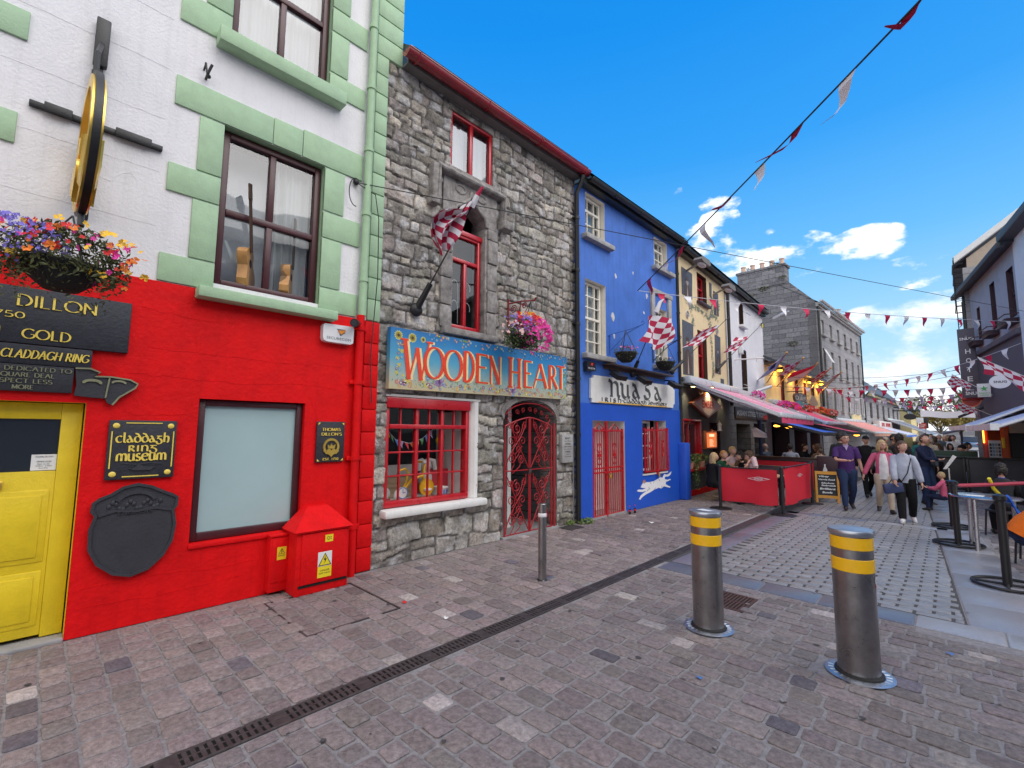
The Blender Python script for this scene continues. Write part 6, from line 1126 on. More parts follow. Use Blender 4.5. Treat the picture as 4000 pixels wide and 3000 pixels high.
# ------------------------------------------------------------------ bollards
def lift_bollard(name, lbl, x, y, top, r, h):
 T = Thing(name, lbl, 'bollard', (x, y, 0), group='rising steel bollards with yellow bands', local=True)
 b = MB(); b.lathe([(0, .002), (r*1.55, .002), (r*1.62, .004), (r*1.62, .007), (r*1.52, .010), (r*1.08, .010)], n=48)
 for k in range(24):
  a = 2*math.pi*k/24; c_, s2 = math.cos(a), math.sin(a); b.tube([(r*1.2*c_, r*1.2*s2, .010), (r*1.45*c_, r*1.45*s2, .010)], .004, 4)
 T.part('ground_plate', b, 'galv'); b = MB(); b.lathe([(r*1.16, .008), (r*1.14, .020), (r*1.0, .024)], n=48); T.part('rubber_seal', b, 'rubber')
 b = MB(); b.lathe([(r, .005), (r, h-.036)], n=64); T.part('shaft', b, 'bollard_steel')
 b = MB(); b.lathe([(r, h-.04), (r*1.06, h-.036), (r*1.10, h-.022), (r*1.10, h-.008), (r*1.06, h), (0, h+.002)], n=64); T.part('cap', b, 'galv')
 for z0, z1 in ((h-.125, h-.045), (h-.270, h-.185)): b = MB(); b.lathe([(r*1.001, z0), (r*1.018, z0+.002), (r*1.018, z1-.002), (r*1.001, z1)], n=64); T.part('reflective_band', b, 'reflect_yellow')
 return T
T = lift_bollard('bollard', 'steel bollard with two yellow bands beside the rusty drain grate', 3.36, 3.98, .94, .118, .94)
b = MB(); b.quad((-.06, -.03, .9435), (.05, -.05, .9435), (.07, .01, .9435), (-.04, .04, .9435)); T.part('bird_dropping', b, 'reflect_white', smooth=0)
T = lift_bollard('bollard', 'taller looking steel bollard with two yellow bands and a small sticker on its side', 4.36, 3.96, .95, .120, .945)
b = MB(); b.lathe([(.1215, .60), (.1215, .645)], n=8, a0=-.12, a1=.22); b.lathe([(.1215, .575), (.1215, .60)], n=8, a0=-.12, a1=.22, mi=1); T.part('sticker', b, ['paper', 'petal_red'], smooth=0)
T = Thing('bollard', 'slim fixed steel post with one white band in front of the scrolled gate', 'bollard', (1.62, 3.92, 0), local=True)
b = MB(); b.bbox(-.05, .05, -.04, .15, .002, .010, .003); T.part('base_plate', b, 'galv'); b = MB(); b.lathe([(.060, .004), (.048, .012)], n=24); T.part('collar', b, 'rubber'); b = MB(); b.lathe([(.045, .0), (.045, .800), (.041, .805), (0, .806)], n=32); T.part('shaft', b, 'bollard_steel'); b = MB(); b.lathe([(.0452, .665), (.0465, .667), (.0465, .703), (.0452, .705)], n=32); T.part('reflective_band', b, 'reflect_white')
# ------------------------------------------------------------------ cream pub with the diamond sign (frame FB)
H4 = Thing('pub', 'cream pub with mural panels above a charcoal ground floor', 'pub', (0, 1.95, 0), frame=FB)
w = MB(); wall(w, 0.02, 3.92, 2.88, 6.11, [(1.45, 2.22, 5.18, 6.0, .22, 1), (1.36, 2.08, 3.02, 4.36, .22, 1)]); H4.part('upper_wall', w, ['cream_render', 'wood_dark'])
w = MB(); wall(w, 0.02, 3.92, .14, 2.878, [(.14, 1.36, .68, 1.88, .25, 1), (2.05, 2.95, .14, 1.85, .3, 1), ], x=.01); w.box(-.2, .03, .02, 3.92, 0, .14, 2); H4.part('lower_wall', w, ['charcoal_render', 'plum_paint', 'red_paint'])
w = MB(); w.box(-6, -.42, .02, 8.65, 0, 6.09); H4.part('core', w, 'dark_room')
wn = window(H4, 1.48, 2.19, 5.20, 5.98, -.13, 'red_gloss', fw=.05, heavy=(5.62,), ysp=(1.835,)); s = MB(); s.bbox(-.2, .10, 1.38, 2.30, 5.10, 5.175, .01); H4.part('sill', s, 'plum_paint')
wn = window(H4, 1.39, 2.05, 3.04, 4.34, -.13, 'red_gloss', fw=.05, heavy=(3.70,), ysp=(1.72,)); s = MB(); s.bbox(-.2, .10, 1.30, 2.16, 2.94, 3.02, .01); H4.part('sill', s, 'charcoal_render')
f = MB(); f.bbox(-.16, -.09, .16, .24, .70, 1.86, .01); f.bbox(-.16, -.09, 1.26, 1.34, .70, 1.86, .01); f.bbox(-.16, -.09, .70, .78, .70, 1.86, .01); f.bbox(-.16, -.09, .16, 1.34, .70, .78, .01); f.bbox(-.16, -.09, .16, 1.34, 1.78, 1.86, .01); f.bbox(-.24, .02, .12, .16, .68, 1.90, .01); f.bbox(-.24, .02, 1.345, 1.38, .68, 1.90, .01); f.bbox(-.24, .03, .12, 1.38, 1.86, 1.91, .01)
wn = H4.part('window', f, 'red_gloss'); f = MB(); f.quad((-.13, .2, .74), (-.13, 1.3, .74), (-.13, 1.3, 1.82), (-.13, .2, 1.82)); H4.part('pane', f, 'glass', of=wn, smooth=0)
s = MB(); s.bbox(-.1, .16, .08, 1.42, .62, .68, .01); H4.part('sill', s, 'red_gloss'); d = MB(); d.bbox(-.28, -.2, 2.06, 2.94, .14, 1.84, .01); d.bbox(-.2, -.17, 2.14, 2.86, .3, .9, .01); d.bbox(-.2, -.17, 2.14, 2.86, 1.0, 1.7, .01); H4.part('door', d, 'plum_paint')
b = MB(); b.bbox(0, .10, -.02, 3.95, 2.85, 2.93, .01); b.bbox(.0, .06, -.02, 3.95, 2.70, 2.85, .01); H4.part('fascia', b, 'charcoal_render')
# painted panels on the upper floor
b = MB()
for P in ([(.32, 5.11), (1.02, 5.11), (1.07, 5.83), (.32, 5.83)], [(2.46, 5.55), (2.62, 5.5), (2.66, 5.95), (2.47, 5.95)], [(2.80, 5.05), (3.24, 5.08), (3.24, 5.78), (2.80, 5.78)], [(.24, 3.02), (.95, 3.05), (1.03, 4.43), (.28, 4.43)], [(2.72, 3.30), (3.22, 3.30), (3.30, 4.44), (2.80, 4.46)], [(3.2, 3.0), (3.5, 3.0), (3.5, 3.18), (3.2, 3.18)]): b.prism(P, .0, .012)
H4.part('mural_panel', b, 'mural_dark', smooth=0)
def bust(y, z0, z1, hw, ztop):
 b = MB(); b.prism([(y-hw, z0), (y+hw, z0), (y+hw*.9, z0+(ztop-z0)*.5), (y+hw*.35, z0+(ztop-z0)*.68), (y-hw*.35, z0+(ztop-z0)*.68), (y-hw*.9, z0+(ztop-z0)*.5)], .012, .015); b.prism([(y-hw*.2, z0), (y+hw*.2, z0), (y, z0+(ztop-z0)*.66)], .015, .017, 1); b.prism([(y+hw*.36*math.cos(a), ztop-hw*.42+hw*.46*math.sin(a)) for a in [2*math.pi*k/14 for k in range(14)]], .015, .018, 1); b.prism([(y+hw*.42*math.cos(a), ztop-hw*.36+hw*.46*math.sin(a)) for a in [math.pi*k/8 for k in range(9)]], .018, .020, 0); H4.part('painted_figure', b, ['wood_dark', 'mural_skin'], smooth=0)
bust(.68, 5.12, 0, .24, 5.62); bust(3.02, 5.08, 0, .15, 5.6); bust(.58, 3.06, 0, .26, 4.0); bust(3.0, 3.32, 0, .17, 4.05)
b = MB(); rg = random.Random(8);
for P in ([(.50, 5.06), (.7, 4.99), (.95, 4.96), (1.3, 4.95), (1.62, 4.95), (2.0, 4.90), (2.36, 4.86), (2.55, 5.0), (2.75, 5.0), (3.0, 4.96), (3.26, 5.3), (3.32, 5.6)], [(2.36, 4.86), (2.45, 4.4), (2.5, 4.0), (2.55, 3.5), (2.5, 3.1)], [(.9, 4.96), (1.0, 4.6), (1.1, 4.5)], [(2.6, 5.0), (2.66, 5.3), (2.6, 5.6)]):
 for i in range(len(P)-1):
  for k in range(26 if P[0][0] > 2.3 else 18):
   t = rg.random(); y, z = lerp(P[i], P[i+1], t); y += rg.gauss(0, .05); z += rg.gauss(0, .045)-.03*rg.random(); s_ = rg.uniform(.018, .04); a = rg.uniform(0, 6.28); b.add([(.0135+.0002*rg.random(), y+s_*math.cos(a+q), z+s_*math.sin(a+q)*(1 if q % 3.14 < .1 else .55)) for q in (0, 1.57, 3.14, 4.71)], [(0, 1, 2, 3)], 0)
H4.part('painted_ivy', b, 'mural_leaf', smooth=0)
for y, z in ((.63, 4.63), (3.0, 4.58)): b = MB(); b.lathe([(0, .02), (.07, .02), (.085, .0)], (0, y, z), 20, axis='x', mi=1); b.lathe([(.085, 0), (.09, .03), (.10, .03), (.105, 0)], (0, y, z), 20, axis='x'); b.box(.02, .03, y-.06, y+.06, z-.01, z+.01); b.box(.02, .03, y-.01, y+.01, z-.07, z+.07); H4.part('roundel', b, ['lead_white', 'black_void'])
b = MB(); b.box(-.3, .14, .0, 8.72, 6.10, 6.13); b.box(.12, .15, .0, 8.72, 6.13, 6.20); H4.part('soffit', b, 'dark_gutter'); gutter(H4, [(.22, .0, 6.20), (.22, 8.55, 6.20)], .065, 'dark_gutter', (.1, .3, .5, .7, .9))
b = MB(); b.add([(.32, .0, 6.25), (.32, 8.55, 6.25), (-2.6, 8.7, 8.3), (-2.6, .0, 8.3)], [(0, 1, 2, 3)]); b.add([(.28, .0, 6.18), (.28, 8.55, 6.18), (-2.6, 8.7, 8.2), (-2.6, .0, 8.2)], [(3, 2, 1, 0)]); H4.part('roof', b, 'roof_slate')
b = MB(); b.tube([(.09, 3.92, 6.1), (.09, 3.92, 2.4)], .05, 10); b.bbox(0, .2, 3.84, 4.02, 5.95, 6.08, .01); H4.part('downpipe', b, 'black_iron')
for i, (s_, z) in enumerate(((.40, 5.80), (2.55, 5.66))):
 T = Thing('street_lamp', ('flat weathered street lamp fixed under the eave above the first dark mural panel', 'flat weathered street lamp fixed under the eave further along the cream pub')[i], 'street lamp', (.5, s_, z), frame=FB, group='street lamps under the eaves')
 b = MB(); b.tube([(0, s_+.25, z), (.2, s_+.2, z+.05), (.45, s_+.05, z+.06)], .03, 8); T.part('arm', b, 'metal_grey'); b = MB(); x0, y0 = .42, s_-.42
 b.prism([(0, 0), (.12, -.04), (.62, -.04), (.72, .02), (.62, .12), (.15, .10)], -.11, .11, fn=lambda x, y, z_: (.52+x, s_-.40+y*.95, z+z_)); T.part('lamp_head', b, 'soffit'); b = MB(); b.ell((.52, s_-.08, z-.05), (.09, .22, .05), 12, 6); T.part('lens', b, 'lead_white')
# diamond sign
T = Thing('pub_sign', 'diamond shaped red and cream pub sign lit from above on the charcoal wall', 'sign', (.08, 1.78, 2.0), frame=FB)
dm = lambda k, c=(1.62, 2.31): [(c[0]-1.22*k, c[1]), (c[0], c[1]-.345*k), (c[0]+1.22*k, c[1]), (c[0], c[1]+.345*k)]
b = MB(); b.prism(dm(1.), .05, .13); T.part('board', b, 'copper'); b = MB(); b.prism(dm(.95), .13, .134); T.part('border', b, 'sign_plate'); b = MB(); b.prism(dm(.90), .134, .136); T.part('border_line', b, 'sign_red'); b = MB(); b.prism(dm(.85), .136, .139); T.part('face', b, 'sign_plate')
b = MB(); put_sans(b, 'EMBER', 1.15, 2.10, 2.22, 2.42, .141, bold=.03); T.part('lettering', b, 'sign_red', smooth=0)
for i, (y, z) in enumerate(((.25, 2.66), (1.60, 2.74), (3.0, 2.66))):
 T = Thing('wall_lamp', ('small lit lamp at the near end under the striped awning', 'small lit lamp above the diamond sign', 'small lit lamp at the far end of the diamond sign')[i], 'lamp', (.24, y, z+.04), frame=FB, group='lamps under the striped awning', local=True)
 b = MB(); b.lathe([(0, .05), (.05, .05), (.09, 0)], n=14); T.part('shade', b, 'black_plastic'); b = MB(); b.ell((0, 0, .0), (.06, .06, .02), 10, 6); T.part('bulb', b, 'lamp_warm')
 ld = bpy.data.lights.new('lamp_light', 'SPOT'); ld.energy = 30 if i == 1 else 14; ld.color = (1, .80, .45); ld.spot_size = R(110); ld.spot_blend = .8; ld.shadow_soft_size = .05; lo_ = bpy.data.objects.new('lamp_light', ld); col.objects.link(lo_); lo_.location = (-.02, 0, -.03); lo_.rotation_euler = (0, R(16), 0); lo_.parent = T.o
T = Thing('menu_case', 'glowing copper framed menu case on the charcoal wall', 'menu board', (.05, 1.9, 1.2), frame=FB); b = MB(); b.bbox(.01, .09, 1.46, 2.42, 1.13, 1.62, .01); T.part('case', b, 'copper'); b = MB(); b.quad((.0915, 1.54, 1.17), (.0915, 2.34, 1.17), (.0915, 2.34, 1.57), (.0915, 1.54, 1.57)); T.part('lit_panel', b, 'menu_glow', smooth=0); b = MB(); b.quad((.093, 1.75, 1.46), (.093, 2.15, 1.46), (.093, 2.15, 1.53), (.093, 1.75, 1.53));
for k in range(8): b.box(.0925, .0930, 1.76, 2.0+.15*((k*37) % 5)/5, 1.38-.025*k, 1.388-.025*k)
T.part('menu_text', b, 'menu_text', smooth=0); b = MB(); b.tube([(.09, 1.94, 1.64), (.15, 1.94, 1.61), (.15, 1.85, 1.58)], .02, 6); T.part('picture_light', b, 'copper')
T = Thing('lantern', 'small white lantern hanging beside the pub door', 'lantern', (.10, 2.62, 1.62), frame=FB, local=True); b = MB(); b.lathe([(.0, 0), (.07, 0), (.07, .03), (.055, .03), (.055, .17), (.075, .17), (.03, .24), (0, .24)], n=8); T.part('lantern_body', b, 'white_plastic'); b = MB(); b.tube([(0, .03*math.cos(a), .26+.03*math.sin(a)) for a in [k*.7 for k in range(9)]], .006, 5); T.part('ring', b, 'white_plastic')
# variegated ivy in the window box
T = Thing('potted_ivy', 'trailing variegated ivy in terracotta pots on the pub window sill', 'plant', (.14, .6, .70), frame=FB)
for y in (.22, .62, 1.0): b = MB(); b.lathe([(.0, .69), (.06, .69), (.085, .82), (.09, .82), (.09, .85), (.075, .85)], (.12, y, 0), 14); T.part('pot', b, 'terracotta')
b = MB(); rg = random.Random(2)
for y, n_ in ((.24, 60), (.45, 110), (.62, 70), (1.02, 120)): leaf_cloud(b, (.17, y, .94), (.12, .16, .12), n_, .035, seed=int(y*99))
for y0, ln in ((.30, .55), (.42, .75), (.52, .60), (.38, .45), (1.1, .3)):
 for k in range(34): leaf_cloud(b, (.20+rg.gauss(0, .03), y0+rg.gauss(0, .05), .88-ln*k/34), (.03, .03, .03), 1, .034, seed=rg.random())
b.m = [1 if rg.random() < .55 else 0 for _ in b.m]; T.part('foliage', b, ['leaf', 'leaf_light'], smooth=0)
# flags and poles of the pub
T, A, B, d = flag_pole('flag', 'maroon and white chequered flag flying over the cream pub', (.10, -.70, 3.0), (.95, .90, 4.47), group='chequered flags along the street', frame=FB, pm='dark_gutter')
def slope_flag(A, B, v0, v1, drop, out=(.0, 0, 0), wav=.10, fw_=1., ph=0.):
 """cloth hanging from the pole between v0 and v1 and blowing back"""
 def f(u, v):
  p = A.lerp(B, v0+(v1-v0)*u); k = v*fw_; return p+Vector((out[0]*k, out[1]*k, -drop*k))+Vector((wav*math.sin(u*6+v*4+ph)*v, wav*.6*math.cos(u*5+ph)*v, .05*math.sin(u*8+v*3+ph)*v))
 return f
flag_cloth(T, slope_flag(A, B, .46, .84, .10, (-.25, -.42, 0), .10), 6, 4, MW, chk2, sub=3)
T, A, B, d = flag_pole('flag', 'maroon and white chequered flag flying over the white house', (.10, 2.60, 3.38), (.95, 4.23, 4.88), group='chequered flags along the street', frame=FB, pm='dark_gutter'); flag_cloth(T, slope_flag(A, B, .40, .74, .08, (-.25, -.42, 0), .10, ph=2), 6, 4, MW, chk2, sub=3)
# ------------------------------------------------------------------ white house (FB, 3.95 .. 8.65)
H5 = Thing('white_house', 'narrow white rendered house with slim dark windows above dark stone piers', 'house', (0, 6.3, 0), frame=FB)
w = MB(); wall(w, 3.94, 8.65, 2.55, 6.105, [(5.42, 5.97, 5.22, 6.02, .2, 1), (5.50, 6.15, 3.0, 4.40, .2, 1)], x=.005); H5.part('upper_wall', w, ['white_render', 'wood_dark'])
for (a, b_, c, d_) in ((5.44, 5.95, 5.24, 6.0), (5.52, 6.13, 3.02, 4.38)): wn = window(H5, a, b_, c, d_, -.13, 'plum_paint', fw=.045, heavy=((c+d_)/2,), pane='glass', room=False)
b = MB(); b.add([(.02, 5.46, 5.75), (.02, 5.93, 5.75), (.24, 5.93, 5.60), (.24, 5.46, 5.60)], [(0, 1, 2, 3)]); b.tube([(.24, 5.46, 5.60), (.24, 5.93, 5.60)], .012, 5); H5.part('open_sash', b, 'mirror_glass', smooth=0); s = MB(); s.bbox(-.1, .14, 5.36, 6.05, 5.14, 5.215, .01); H5.part('sill', s, 'white_paint')
w = MB(); wall(w, 3.94, 8.65, 0, 2.55, [(4.62, 6.3, .02, 1.86, .9), (6.75, 8.3, .02, 1.9, .9)], x=0); H5.part('lower_wall', w, 'dark_rubble'); b = MB(); b.box(-1.2, -.9, 4.5, 8.5, 0, 2); H5.part('recess', b, 'dark_rubble')
b = MB(); put_sans(b, 'ASIAN STREET FOOD', 4.55, 8.5, 2.12, 2.30, .05, bold=.02); T = Thing('fascia_sign', 'dark fascia with tall pale street food capitals under the striped awning', 'sign', (.03, 6.5, 2.0), frame=FB); c_ = MB(); c_.bbox(.01, .045, 4.45, 8.6, 2.03, 2.40, .006); T.part('board', c_, 'dark_panel'); T.part('lettering', b, 'mural_grey', smooth=0); b = MB(); b.bbox(.046, .06, 8.0, 8.58, 2.06, 2.22, .004); T.part('red_panel', b, 'sign_red')
b = MB(); b.tube([(.0, 4.72, 3.93), (.8, 5.01, 3.95)], .022, 8); b.tube([(.6, 4.94, 3.94), (.6, 4.94, 3.84)], .012, 5); solo('banner_pole', 'white horizontal banner pole sticking out of the white house', 'pole', b, 'white_paint', (0, 4.72, 3.93), FB)
b = MB(); b.tube([(0, 5.2, 3.1), (0, 5.2, 4.4)], .012, 5); b.tube([(.02, 4.6, 2.98), (.4, 5.3, 3.05), (.02, 5.6, 3.2)], .010, 5); solo('wall_bracket', 'thin white wire bracket on the white house wall', 'bracket', b, 'white_paint', (0, 5.2, 3.1), FB)
b = MB(); b.tube([(.1, 6.35, 2.96), (.5, 7.2, 3.22)], .05, 10); solo('cctv_tube', 'white tube camera pointing up from the wall of the white house', 'camera', b, 'white_plastic', (.1, 6.4, 2.96), FB)
T = Thing('floodlight', 'little white floodlight beside the lower slim window of the white house', 'lamp', (.1, 5.3, 4.3), frame=FB); b = MB(); b.bbox(.02, .14, 5.18, 5.36, 4.18, 4.42, .01); T.part('case', b, 'white_plastic'); b = MB(); b.ell((.15, 5.33, 4.26), (.05, .06, .06), 10, 7); T.part('sensor', b, 'black_plastic')
basket('flower_box', 'flower box of pink petunias on the white house above the striped awning', (.38, 5.6, 2.72), .22, Vector((0, 0, 0)), [('petal_pink', 90, .035, (0, 0, .0), (1, 1.2, 1)), ('petal_pale', 20, .03, (0, 0, 0), (1, 1.2, 1))], 300, .03, bowl=False, frame=FB, seed=31, spread=(1., 2.4, .8), up=.04)
# arm lamp over the street with its yellow tag
T = Thing('street_lamp', 'long armed pale street lamp reaching out from the corner of the white house', 'street lamp', (.1, 8.45, 5.7), frame=FB); b = MB(); b.tube([(.0, 8.45, 5.80), (.3, 8.1, 5.80), (.65, 7.6, 5.78)], .03, 8); T.part('arm', b, 'metal_grey'); b = MB(); b.tube([(.6, 7.66, 5.78), (1.0, 7.2, 5.80), (1.22, 6.95, 5.80)], [.045, .05, .02], 8); T.part('lamp_head', b, 'white_metal'); b = MB(); b.bbox(.02, .04, 8.45, 8.62, 5.66, 5.80, .004); T.part('number_tag', b, 'label_yellow')
# ------------------------------------------------------------------ awnings (FB)
FE = Frame((.10, 41.6), -1)
def awning(lbl, s0, s1, x0, x1, zb, zf, mats, nstripe=0, val=.0, frame=FB, bar='white_metal', cassette=True, arms=True, vm=None, rib=1.0):
 T = Thing('awning', lbl, 'awning', (x0, (s0+s1)/2, zb), frame=frame, group='awnings over the pavement')
 b = MB(); n = nstripe or max(2, int((s1-s0)/rib));
 b.grid(lambda u, v: (x0+.06+(x1-x0-.06)*v, s0+.04+(s1-s0-.08)*u, zb+(zf-zb)*v-.03*math.sin(math.pi*v)), n, 4, (lambda i, j: (1 if i % 4 in (1, 2) and i % 7 != 2 else 0)) if nstripe else 0); T.part('canopy', b, mats, smooth=60)
 b = MB(); b.bbox(x1-.05, x1+.05, s0, s1, zf-.06, zf+.05, .02); T.part('front_bar', b, bar)
 if cassette: b = MB(); b.bbox(x0-.02, x0+.22, s0-.05, s1+.05, zb-.06, zb+.12, .03); T.part('cassette', b, bar)
 if arms:
  b = MB()
  for y, k in ((s0+.12, 1), (s1-.12, -1)): b.tube([(x0+.1, y, zb-.06), (x0+(x1-x0)*.5, y+k*.10, (zb+zf)/2-.08), (x1-.04, y, zf-.02)], .028, 6)
  T.part('folding_arm', b, bar)
 b = MB(); b.box(x0+.05, x1, s0-.002, s0+.03, 0, .001);
 b = MB();
 for y in (s0+.01, s1-.05): b.add([(x0+.1, y, zb-.02), (x1, y, zf-.05), (x1, y+.04, zf-.05), (x0+.1, y+.04, zb-.02), (x0+.1, y, zb+.04), (x1, y, zf+.03), (x1, y+.04, zf+.03), (x0+.1, y+.04, zb+.04)], [(3, 2, 1, 0), (4, 5, 6, 7), (0, 1, 5, 4), (1, 2, 6, 5), (2, 3, 7, 6), (3, 0, 4, 7)])
 T.part('side_rail', b, bar)
 if val: b = MB(); b.grid(lambda u, v: (x1+.03+.012*math.sin(u*40), s0+(s1-s0)*u, zf-.05-val*v), int((s1-s0)*8), 2); T.part('valance', b, vm or mats, smooth=60)
 return T
awning('white and pink striped awning over the pub with the diamond sign', .12, 4.15, .05, 2.12, 2.84, 1.98, ['awning_white', 'awning_red'], nstripe=44, val=.13, vm='awning_red')
awning('bright blue awning sheltering the dark terrace', 5.0, 9.9, .85, 2.32, 1.94, 1.56, ['awning_blue'], bar='grey_panel', cassette=False)
awning('coral red awning between the blue awning and the salmon one', 9.95, 16.0, .9, 2.62, 1.98, 1.58, ['awning_red'], bar='grey_panel', cassette=False)
awning('raspberry red awning with a white front bar above the blue one', .35, 4.2, .0, 1.86, 2.76, 1.97, ['awning_red'], frame=FC)
awning('long salmon awning in front of the tall grey building', 2.3, 10.5, .0, 1.85, 2.34, 1.62, ['awning_salmon'], val=.16, vm='terracotta', frame=FD)
awning('grey pink awning beyond the salmon one with a blue edge', .3, 8, .1, 2.1, 2.1, 1.50, ['awning_pale'], val=.12, vm='awning_blue', frame=FE)
awning('slate grey awning at the far end of the row', 9, 21, .1, 3.1, 2.75, 1.45, ['awning_slate'], frame=FE)
# lamps under the awnings: lamps and dark fronts
for k, (s_, x, z) in enumerate(((5.6, .95, 1.80), (6.6, 1.1, 1.76), (12.0, 2.5, 1.50))):
 b = MB(); b.ell((x, s_, z), (.10, .14, .035), 10, 6); solo('ceiling_lamp', ('yellow lamp glowing under the near edge of the blue awning', 'yellow lamp deeper under the blue awning', 'small yellow lamp at the edge of the coral awning')[k], 'lamp', b, 'lamp_yellow', (x, s_, z), FB, group='yellow lamps under the awnings')
 ld = bpy.data.lights.new('lamp_light', 'POINT'); ld.energy = 2.5; ld.color = (1, .5, .15); ld.shadow_soft_size = .1; lo_ = bpy.data.objects.new('lamp_light', ld); col.objects.link(lo_); lo_.location = FB.w((x, s_, z-.12))
# ------------------------------------------------------------------ low yellow pub (frame FC)
H6 = Thing('corner_pub', 'low yellow fronted pub with warm lamps and red window frames', 'pub', (0, 4.9, 0), frame=FC)
qw = [(2.2, 2.75, 2.75, 4.05), (4.55, 5.15, 2.75, 4.05), (6.2, 6.75, 2.75, 4.0), (7.75, 8.45, 2.75, 4.05)]
w = MB(); wall(w, 0, 9.75, 2.5, 4.42, [(*q, .15, 1) for q in qw]); H6.part('upper_wall', w, ['quay_render', 'plum_paint']); w = MB(); wall(w, 0, 9.75, 0, 2.5, [(.6, 3.2, 0, 2.0, .6), (4, 6.4, 0, 2.0, .6), (7, 9.2, 0, 2.0, .6)]); H6.part('lower_wall', w, 'plum_paint')
for q in qw: window(H6, q[0]+.03, q[1]-.03, q[2]+.02, q[3]-.02, -.1, 'red_gloss', fw=.06, heavy=(3.5,), pane='glass', room=False)
b = MB(); b.add([(.35, -.1, 4.40), (.35, 9.8, 4.40), (-3.2, 9.8, 6.3), (-3.2, -.1, 6.3), (.32, -.1, 4.30), (.32, 9.8, 4.30), (-3.2, 9.8, 6.2), (-3.2, -.1, 6.2)], [(0, 1, 2, 3), (4, 7, 6, 5), (0, 4, 5, 1), (1, 5, 6, 2), (0, 3, 7, 4)]); H6.part('roof', b, 'roof_slate'); b = MB(); b.box(0, .4, 0, 9.75, 4.22, 4.32); H6.part('fascia', b, 'wood_dark'); w = MB(); w.box(-6, -.7, 0, 9.75, 0, 4.4); H6.part('core', w, 'dark_room')
for k, (y, z) in enumerate(((1.36, 4.12), (3.87, 4.18), (6.5, 4.05), (9.1, 4.15))):
 T = Thing('wall_lamp', 'yellow glowing lamp above the yellow wall, %s' % ('closest to the white house', 'second one from the white house', 'third one from the white house', 'closest to the tall grey stone building')[k], 'lamp', (.2, y, z), frame=FC, group='warm lamps on the yellow pub', local=True); b = MB(); b.lathe([(0, .06), (.10, .06), (.14, .0)], n=12); T.part('shade', b, 'black_plastic'); b = MB(); b.ell((0, 0, -.02), (.10, .10, .05), 10, 6); T.part('bulb', b, 'lamp_yellow')
 ld = bpy.data.lights.new('lamp_light', 'POINT'); ld.energy = 14; ld.color = (1, .62, .14); ld.shadow_soft_size = .08; lo_ = bpy.data.objects.new('lamp_light', ld); col.objects.link(lo_); lo_.location = (0.06, 0, -.2); lo_.parent = T.o
T = Thing('pub_sign', 'carved hanging pub sign with a dark name board over a painted blue wave', 'sign', (.5, 3.1, 2.7), frame=FC); b = MB(); b.prism([(2.1, 2.92), (2.3, 2.88), (4.1, 2.92), (4.25, 3.0), (4.1, 3.22), (3.2, 3.28), (2.2, 3.2), (2.05, 3.1)], .45, .52); T.part('board', b, 'wood_dark'); b = MB(); b.prism([(1.95, 2.75), (2.6, 2.70), (3.2, 2.62), (4.0, 2.72), (4.35, 2.82), (4.2, 2.90), (3.5, 2.86), (2.9, 2.92), (2.2, 2.86)], .45, .53); T.part('wave_board', b, 'pt_teal'); b = MB(); put_pen(b, 'QUAYS', 2.25, 4.05, 2.95, 3.12, .525, .18, e=.06, nib=0); put_pen(b, 'THE', 2.85, 3.45, 3.14, 3.22, .525, .18, e=.06, nib=0); T.part('lettering', b, 'cream_paint'); b = MB(); b.tube([(0, 3.1, 3.35), (.6, 3.1, 3.35)], .02, 6); T.part('arm', b, 'black_iron')
b = MB(); b.prism([(4.65, 2.88), (5.6, 2.80), (6.5, 2.9), (6.45, 3.05), (6.2, 3.12), (5.8, 3.3), (5.3, 3.3), (5.0, 3.12), (4.7, 3.05)], .4, .5); b.tube([(0, 5.5, 3.3), (.5, 5.5, 3.3)], .02, 6); solo('carved_sign', 'brown carved sign shaped like a boat beside the pub name board', 'sign', b, 'crate_wood', (.4, 5.5, 2.8), FC)
for k, (y, nm, ms) in enumerate(((.8, 'big mixed flower trough under the pub name board', [('petal_pink', 110, .05), ('petal_red', 40, .05)]), (3.7, 'red and pink flower trough in front of the second red window', [('petal_red', 60, .05), ('petal_pale', 20, .045)]), (6.6, 'orange and red flower trough in front of the third red window', [('petal_orange', 50, .05), ('petal_red', 50, .05)]), (8.9, 'flower trough of red geraniums at the end of the yellow pub', [('petal_red', 50, .05), ('petal_pale', 20, .05)]))):
 basket('flower_trough', nm, (.45, y+.3, 2.55), .35, Vector((0, 0, 0)), [(m_, n_, s_, (0, 0, 0), (1, 1.2, 1)) for m_, n_, s_ in ms], 420, .06, bowl=False, frame=FC, lf='leaf', seed=40+k, spread=(.9, 3.2, .6), up=.05, group='flower troughs along the yellow pub')
FLG = [('white flag with a dark crest at the near end of the yellow pub', ['white_cloth', 'white_cloth', 'navy_cloth'], lambda i, j: 2 if (1 < i < 4 and j == 1) else 0), ('small maroon and white chequered flag over the yellow pub', ['maroon_cloth', 'white_cloth'], chk2), ('wide half white half red flag over the yellow pub', ['white_cloth', 'red_cloth'], lambda i, j: 1 if i > 3 else 0), ('small maroon and white chequered flag near the tall grey building', ['maroon_cloth', 'white_cloth'], chk2), ('narrow white flag with a maroon corner at the end of the yellow pub', ['white_cloth', 'maroon_cloth'], lambda i, j: 1 if i > 4 else 0)]
